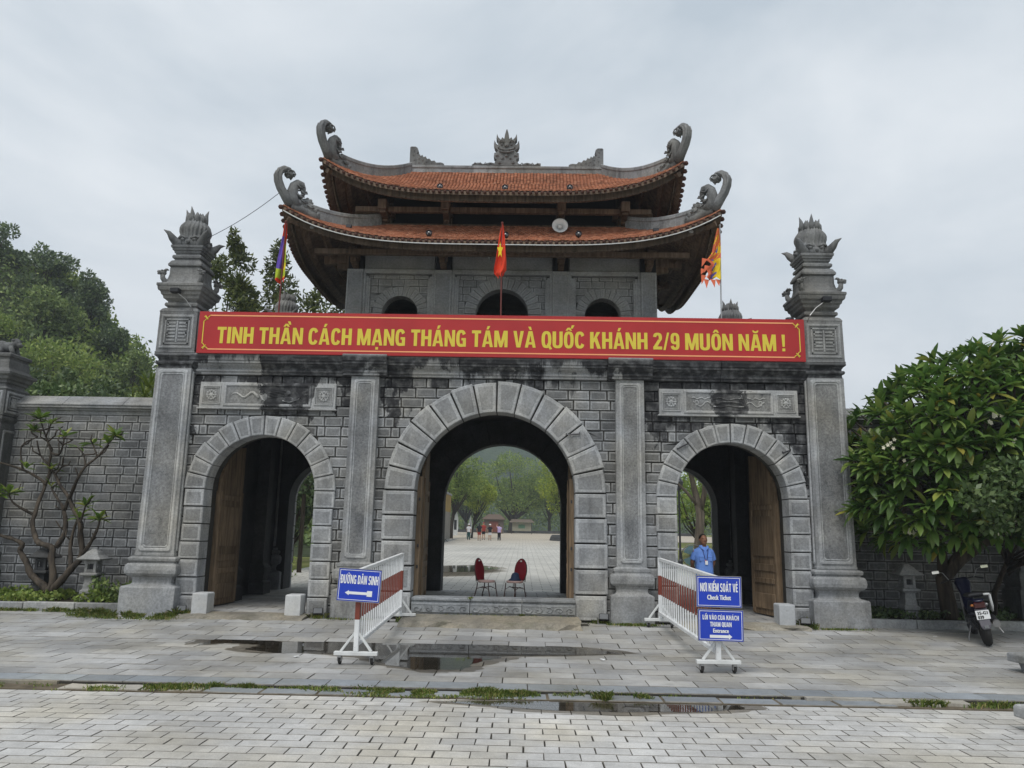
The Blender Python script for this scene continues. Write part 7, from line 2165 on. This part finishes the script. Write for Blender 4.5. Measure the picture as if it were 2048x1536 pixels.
grass("base_weeds", [(-7.6, -5.85, -.72, -.32, 1500, .13, 0), (-7.3, -6.7, -.5, -.3, 700, .2, 0), (-7.2, -5.6, -.95, -.6, 350, .07, 0), (-12, -7.2, .0, .14, 1300, .12, 0), (-5.9, -5.6, -.35, -.1, 260, .22, 0), (-3.1, -2.2, -.35, -.22, 200, .08, 0), (-3.35, -3.1, -.3, -.1, 130, .14, 0),
                     (1.75, 2.2, -.35, -.1, 260, .14, 0), (2.2, 3.1, -.42, -.22, 260, .08, 0), (5.55, 5.95, -.4, -.1, 380, .2, 0), (5.9, 6.9, -.42, -.33, 180, .08, 0), (-1.75, -1.5, -.5, -.1, 150, .1, 0), (-1.6, 1.6, -.2, -.12, 120, .05, .11), (-.46, -.36, -.2, .0, 60, .07, .4), (.5, .6, -.2, -.12, 60, .1, .1)], 2)

# ------------------------------------------------------------------ puddles
MAT['damp'] = (lambda g: g.done(g.n("MixShader", {0: g.mapr(g.noise(g.pos(), 4, 5, .65), .4, .62, .0, .13), 1: g.n("BsdfTransparent", {0: (.66, .64, .61, 1)}).outputs[0], 2: g.n("BsdfGlossy", {"Color": (.9, .9, .9, 1), "Roughness": .22}).outputs[0]}).outputs[0]))(G("damp_stone"))
def puddle(name, pts, z, seed, n=5, j=.05):
    rr = random.Random(seed); out = []
    for a, b in zip(pts, pts[1:] + pts[:1]):
        for q in range(n):
            t_ = q / n; out.append((a[0] + (b[0] - a[0]) * t_ + (rr.uniform(-j, j) if q else 0), a[1] + (b[1] - a[1]) * t_ + (rr.uniform(-j, j) * .5 if q else 0)))
    m = MB(); k = len(out); m.v = [(x, y, z) for x, y in out]; m.f = [tuple(range(k))]; m.m = [0]
    if area(out) < 0: m.f = [tuple(range(k - 1, -1, -1))]
    tag(m.build(name, MAT['water']), kind="structure")
    cx = sum(p[0] for p in out) / k; cy = sum(p[1] for p in out) / k; w_ = MB(); w_.v = []
    for i, (x, y) in enumerate(out):
        d = Vector((x - cx, y - cy)); d = d / max(d.length, .01); e = .10 + .10 * (1 + mnoise.noise(Vector((x * 2, y * 2, seed))))
        w_.v.append((x + d.x * e * 1.3, y + d.y * e * .9, z - .0012))
    w_.f = [tuple(range(k))] if area(out) > 0 else [tuple(range(k - 1, -1, -1))]; w_.m = [0]
    return tag(w_.build("damp_patch", MAT['damp']), kind="structure")
puddle("puddle", [(-4.32, -2.93), (-4.4, -1.86), (-3.92, -1.85), (-3.24, -2.4), (-2.2, -2.13), (-1.43, -1.89), (-0.61, -1.89), (0.21, -1.88), (1.01, -2.05), (1.47, -2.42), (2.07, -2.89), (1.19, -3.15), (0.36, -3.35), (0.02, -3.83), (-0.2, -4.53), (-0.68, -4.59), (-1.24, -4.32), (-1.62, -3.62), (-2.36, -3.35), (-2.9, -3.51), (-3.51, -3.22), (-3.44, -2.75), (-4.01, -2.68)], -0.1145, 1, 6, .07)
puddle("puddle", [(-0.32, -6.20), (0.33, -6.08), (0.93, -6.08), (1.69, -6.08), (2.94, -6.06), (2.95, -6.23), (2.43, -6.42), (1.63, -6.52), (0.91, -6.50), (0.34, -6.37)], -.1655, 2, 5, .03)
puddle("puddle", [(-4.2, 15.9), (-3.05, 15.86), (-1.41, 17.4), (-0.63, 16.41), (-0.28, 14.63), (-0.96, 13.34), (-1.14, 12.0), (-2.47, 11.2), (-4.2, 12)], .28, 3, 5, .12)
# ================================================================== beyond the gate
for k, (x, y, h, cr3, nl, sz, mk, lab, tr, lean) in enumerate((
    (-6.9, 66, 10.6, (3.1, 3.0, 3.7), 8000, .27, 'leaf_court', "tall courtyard tree at the left side of the view through the middle arch", .2, (.6, 0)),
    (-5.0, 70, 6.6, (1.8, 1.8, 2.1), 3600, .27, 'leaf_court2', "bright yellow green small tree above the strolling visitors", .12, (.9, 0)),
    (-1.4, 112, 13.2, (6.0, 4.6, 5.4), 15000, .36, 'leaf_court', "broad spreading tree in the centre of the view through the middle arch", .42, (.6, 0)),
    (4.7, 66, 10.4, (2.5, 2.6, 3.9), 6000, .27, 'leaf_court2', "sunny yellow green tree at the right side of the view through the middle arch", .2, (-.3, 0)),
    (11.5, 78, 12.5, (4.0, 3.6, 4.6), 4500, .32, 'leaf_court', "tree behind the sunny one, right of the courtyard", .22, (-.8, 0)),
    (-12, 88, 13.0, (5.0, 4.5, 5.2), 5000, .36, 'leaf_court', "large tree far left behind the courtyard's grey and yellow wall", .3, (1, 0)),
    (5.0, 116, 11.6, (4.4, 3.6, 4.4), 8000, .36, 'leaf_hill', "darker tree between the broad tree and the sunny one", .25, (0, 0)),
    (-9.4, 122, 12.0, (5.2, 4.2, 5.0), 9000, .38, 'leaf_hill', "dark green tree behind the small red hut", .3, (0, 0)))):
    tree("courtyard_tree", lab, "tree", (x, y, court_z(y) - .1), h, cr3, 22, nl, sz, MAT[mk], 120 + k, tr, 'bark_dark', lean=lean, group="trees round the inner courtyard", shell=.45)
# far wood closing the view
rs = np.random.RandomState(55)
blobs = [(x + rs.uniform(-2, 2), 140 + rs.uniform(-6, 10), court_z(140) + rs.uniform(1.5, 6.5), 4.5, 3, 3.6) for x in np.linspace(-42, 46, 30)]
P_, d_ = cloud_points(blobs, 26000, rs, .5)
V, F = leaves_np(P_, .55, rs, .5, .4, d_)
tag(mesh_obj("far_wood", np_mesh("far_wood", V, F, MAT['leaf_hill'])), kind="stuff")
# distant wooded mountain
MAT['mount'] = (lambda g: g.done(g.bsdf(g.ramp(g.noise(g.pos(), .09, 7, .7), [(.32, (.018, .035, .018)), (.55, (.045, .075, .03)), (.7, (.09, .11, .06))]), .95, .1, g.bump(g.noise(g.pos(), .12, 6, .7), 1.0, 6))))(G("wooded_mountain"))
mb = MB(); nx, ny = 110, 26
for j in range(ny + 1):
    for i in range(nx + 1):
        x = -240 + 620 * i / nx; y = 330 + 260 * j / ny
        prof = 64 * math.exp(-((x + 6) / 62) ** 2) + 30 * math.exp(-((x + 95) / 50) ** 2) + 46 * math.exp(-((x - 215) / 60) ** 2) + 22
        f = sin(min(j / ny, 1) * pi) ** .7
        n_ = mnoise.fractal(Vector((x * .03, y * .03, 0)), 1.0, 2.0, 5) * 9
        mb.v.append((x, y, max(0, (prof + n_) * f)))
for j in range(ny):
    for i in range(nx):
        a = j * (nx + 1) + i; mb.f.append((a, a + 1, a + nx + 2, a + nx + 1)); mb.m.append(0)
tag(mb.build("mountain", MAT['mount'], smooth=False), kind="structure")

# things along the courtyard
t = thing("courtyard_wall", "grey wall with a yellow band along the courtyard's left side", "wall", (-6.75, 53, .4))
m = MB(); m.box(-.15, .15, -9, 9, -.3, 3.0); m.build("wall", plain("grey_render", (.24, .225, .20), .9, .1, var=.2, scale=1), t)
m = MB(); m.box(-.17, .17, -9.02, 9.02, 3.001, 4.6); m.build("upper_band", plain("yellow_render", (.30, .21, .08), .85, .1, var=.2, scale=1), t)
m = MB(); m.box(-.25, .25, -9.1, 9.1, 4.601, 4.8); m.build("coping", MAT['kerb'], t)
m = MB(); m.box(-6.3, -6.05, 40, 68, .2, .85); tag(m.build("border_kerb", MAT['kerb']), "low pale kerb along the left border of the courtyard", "kerb")
for (x, y, lab, k) in ((-6.55, 66, "tall white feather banner left of the strolling visitors", 1.0), (-5.25, 69, "smaller white feather banner behind the strolling visitors", .8)):
    t = thing("feather_banner", lab, "banner", (x, y, court_z(y)), group="feather banners in the courtyard")
    m = MB(); m.prism([(-.3 * k, .3), (.35 * k, .35), (.42 * k, 1.2 * k), (.40 * k, 2.1 * k), (.22 * k, 2.9 * k), (.08 * k, 2.6 * k), (-.1 * k, 1.4 * k)], -.02, .02); m.build("banner_cloth", MAT['offwhite'], t)
    m = MB(); m.box(-.02 * k, .25 * k, -.024, -.0205, .9 * k, 1.9 * k); m.build("printed_block", MAT['darkmetal'], t)
    m = MB(); m.tube([(-.3 * k, 0, 0), (-.1 * k, 0, 1.5 * k), (.2 * k, 0, 2.95 * k)], .025, 5); m.build("pole", MAT['metal'], t)
t = thing("white_banner", "narrow white banner standing at the right edge of the courtyard view", "banner", (4.75, 62, court_z(62)))
m = MB(); m.box(-.04, .04, -.3, .3, .8, 3.1); m.build("banner_cloth", MAT['white'], t); m = MB(); m.tube([(0, 0, 0), (0, 0, 3.15)], .03, 6); m.build("pole", MAT['metal'], t)
# red hut and notice board at the end
t = thing("red_hut", "small hut with red door panels at the end of the courtyard", "hut", (-3.9, 106, court_z(106)))
m = MB(); m.box(-1.5, 1.5, -1, 1, 0, 2.1); m.build("wall", plain("hut_wall", (.13, .11, .09), .9, .1), t)
m = MB(); m.box(-.7, .7, -1.06, -1.0, .2, 1.8); m.build("door_panel", plain("hut_red", (.16, .05, .035), .7, .2), t)
m = MB(); m.loft([[(-1.9, -1.4, 2.1), (1.9, -1.4, 2.1), (1.9, 1.4, 2.1), (-1.9, 1.4, 2.1)], [(-.9, -.3, 2.9), (.9, -.3, 2.9), (.9, .3, 2.9), (-.9, .3, 2.9)]]); m.build("roof", plain("hut_roof", (.12, .09, .07), .9, .1), t)
t = thing("notice_board", "roofed notice board with a green emblem at the end of the courtyard", "board", (.4, 104, court_z(104)))
m = MB(); m.box(-1.45, 1.45, -.06, .06, .45, 1.65); m.build("board_panel", plain("board_cream", (.24, .23, .17), .7, .2), t)
m = MB(); m.box(-.5, .5, -.075, -.06, .85, 1.4); m.prism([(-.5, .85), (.5, .85), (.3, 1.2), (0, 1.5), (-.3, 1.2)], -.08, -.0755); m.build("board_emblem", plain("board_green", (.08, .16, .10), .7, .2), t)
m = MB(); m.box(-1.85, 1.85, -.5, .5, 1.72, 1.95); m.box(-1.6, 1.6, -.35, .35, 1.951, 2.2); m.build("board_roof", plain("board_roof", (.20, .17, .14), .9, .1), t)
for s in (-1, 1):
    m = MB(); m.box(s * 1.5 - .05, s * 1.5 + .05, -.05, .05, 0, 1.72); m.build("post", MAT['darkmetal'], t)
m = MB(); m.box(-26, 30, 112, 112.6, court_z(112) - .2, court_z(112) + .45); tag(m.build("courtyard_kerb", MAT['inner']), "low dark kerb closing the far end of the courtyard", "kerb")
for q, (x, y) in enumerate(((4.3, 66), (4.6, 73))):
    m = MB(); m.lathe([(1.6, 0), (1.5, .35), (1.3, .5)], 14); m.v = [(a, b * 2.0, c) for a, b, c in m.v]
    tag(m.build("planter_ring", MAT['inner'], loc=(x + .6, y, court_z(y) - .02)), "low dark planter kerb under the %s courtyard tree on the right" % ("sunny" if q == 0 else "further"), "planter", "planter rings under the right courtyard trees")

# strolling visitors far inside
V_W = plain("white_shirt_cloth", (.62, .62, .64), .8, .1); V_G = plain("teal_cloth", (.02, .07, .07), .8, .1); V_K = plain("black_cloth", (.02, .02, .024), .8, .1); V_L = plain("lilac_cloth", (.42, .34, .55), .8, .1); V_R = plain("brick_red_cloth", (.30, .05, .04), .8, .1); V_P = plain("pink_cloth", (.6, .35, .36), .8, .1)
px2 = 62
for (x, y, rz, H, sh, tr_, kw, lab) in (
    (-4.75, 62, 2.9, 1.55, V_W, V_G, dict(hair='hat', legs_bare=False), "visitor in white top, pale hat and long dark teal trousers, leftmost of the group"),
    (-3.60, 60, 3.1, 1.66, V_K, V_R, dict(hair='long', legs_bare=True), "visitor in black top with bare legs, second in the group from the left"),
    (-3.35, 63, 3.3, 1.72, V_R, V_K, dict(hair='cap', legs_bare=True), "visitor in brick red shirt and cap standing behind the black topped one"),
    (-2.62, 61, 3.0, 1.56, V_K, V_W, dict(hair='hat', legs_bare=True), "visitor in dark top and white hat, second from the right"),
    (-1.72, 61, 3.3, 1.58, V_L, V_K, dict(hair='short', legs_bare=False, pose='up'), "visitor in lilac shirt raising one arm, rightmost of the group")):
    kw = dict(kw); pose = kw.pop('pose', 'side')
    person(lab, (x, y, court_z(y)), rz, H, sh, tr_, SKIN2, pose=pose, vox=.03, group="visitors strolling in the courtyard", details=False, **kw)

# right arch view: forked trunk, lamp post, lawn, shrubs; left arch view: dark shrubs
t = thing("forked_tree", "forked bare trunk seen through the right side arch behind the guard", "tree", (7.05, 14.0, .1))
m = MB(); m.tube([(0, 0, -.2), (-.02, 0, 1.2), (.08, .0, 2.3), (-.05, .1, 3.0), (-.2, .1, 3.7), (-.45, 0, 4.6)], [.2, .17, .16, .12, .09, .05], 9)
m.tube([(.06, 0, 2.35), (.25, 0, 3.1), (.30, 0, 4.4)], [.12, .1, .06], 7); m.tube([(.0, 0, 2.6), (-.4, 0, 3.1), (-.8, 0, 3.5)], [.07, .06, .03], 6); m.tube([(.27, 0, 3.2), (.5, .1, 3.7), (.8, .1, 4.1)], [.06, .05, .03], 6)
m.build("trunk", MAT['bark'], t, smooth=True)
rs = np.random.RandomState(3); P_, d_ = cloud_points([(-.6, 0, 4.9, 1.0, .9, .6), (.6, 0, 5.0, 1.0, .9, .8), (0, .3, 5.4, 1.2, 1, .8)], 1500, rs, .4); V, F = leaves_np(P_, .22, rs, .45, .3, d_)
mesh_obj("crown", np_mesh("crown", V, F, MAT['leaf_court']), t)
t = thing("lamp_post", "slim black lamp post on the lawn beyond the right side arch", "lamp post", (7.55, 20, .2))
m = MB(); m.lathe([(.11, 0), (.11, .3), (.06, .4), (.045, 1.0), (.04, 3.4)], 10); m.build("post", MAT['black'], t); m = MB(); m.lathe([(.05, 3.4), (.16, 3.5), (.2, 3.8), (.1, 3.95), (.02, 4.05)], 10); m.build("lamp_head", MAT['darkmetal'], t)
m = MB(); m.box(8.4, 40, 44, 46.5, .3, court_z(45) + .05); tag(m.build("path", MAT['paver']), kind="structure")
for k, (x, y, h, cr3, mk, lab) in enumerate(((10.6, 30, 6.5, (2.2, 2, 2.6), 'leaf_court', "green tree on the lawn beyond the right side arch"), (17, 52, 9, (4, 3, 4), 'leaf_hill', "large tree at the far end of the lawn beyond the right side arch"),
                                             (13.5, 60, 8, (3.4, 3, 3.6), 'leaf_court', "pale green tree at the back of the lawn seen over the guard"),
                                             (-8.0, 13, 5.2, (1.9, 1.6, 2.4), 'leaf_dark', "dark tree filling the opening of the left side arch"), (-9.5, 19, 7.5, (2.6, 2.2, 3.2), 'leaf_hill', "green tree further back behind the left side arch"))):
    tree("park_tree", lab, "tree", (x, y, court_z(y) - .1), h, cr3, 14, 2600, .26, MAT[mk], 150 + k, .13, 'bark_dark', group="park trees beyond the side arches", shell=.5)
weeds("hedge", 1500, (-9.5, -6.6), (8.5, 10.5), 1.3, MAT['leaf_court'], 8, z=.1)

# ================================================================== air
m = MB(); m.box(-300, 420, -40, 640, -1.3, 112)
g = G("thin_haze")
pv = g.n("VolumePrincipled", {"Color": (.84, .91, .99, 1), "Density": .0009, "Anisotropy": .2})
g.t.links.new(pv.outputs[0], g.out.inputs["Volume"])
hz = m.build("haze", g.mat); tag(hz, kind="stuff")
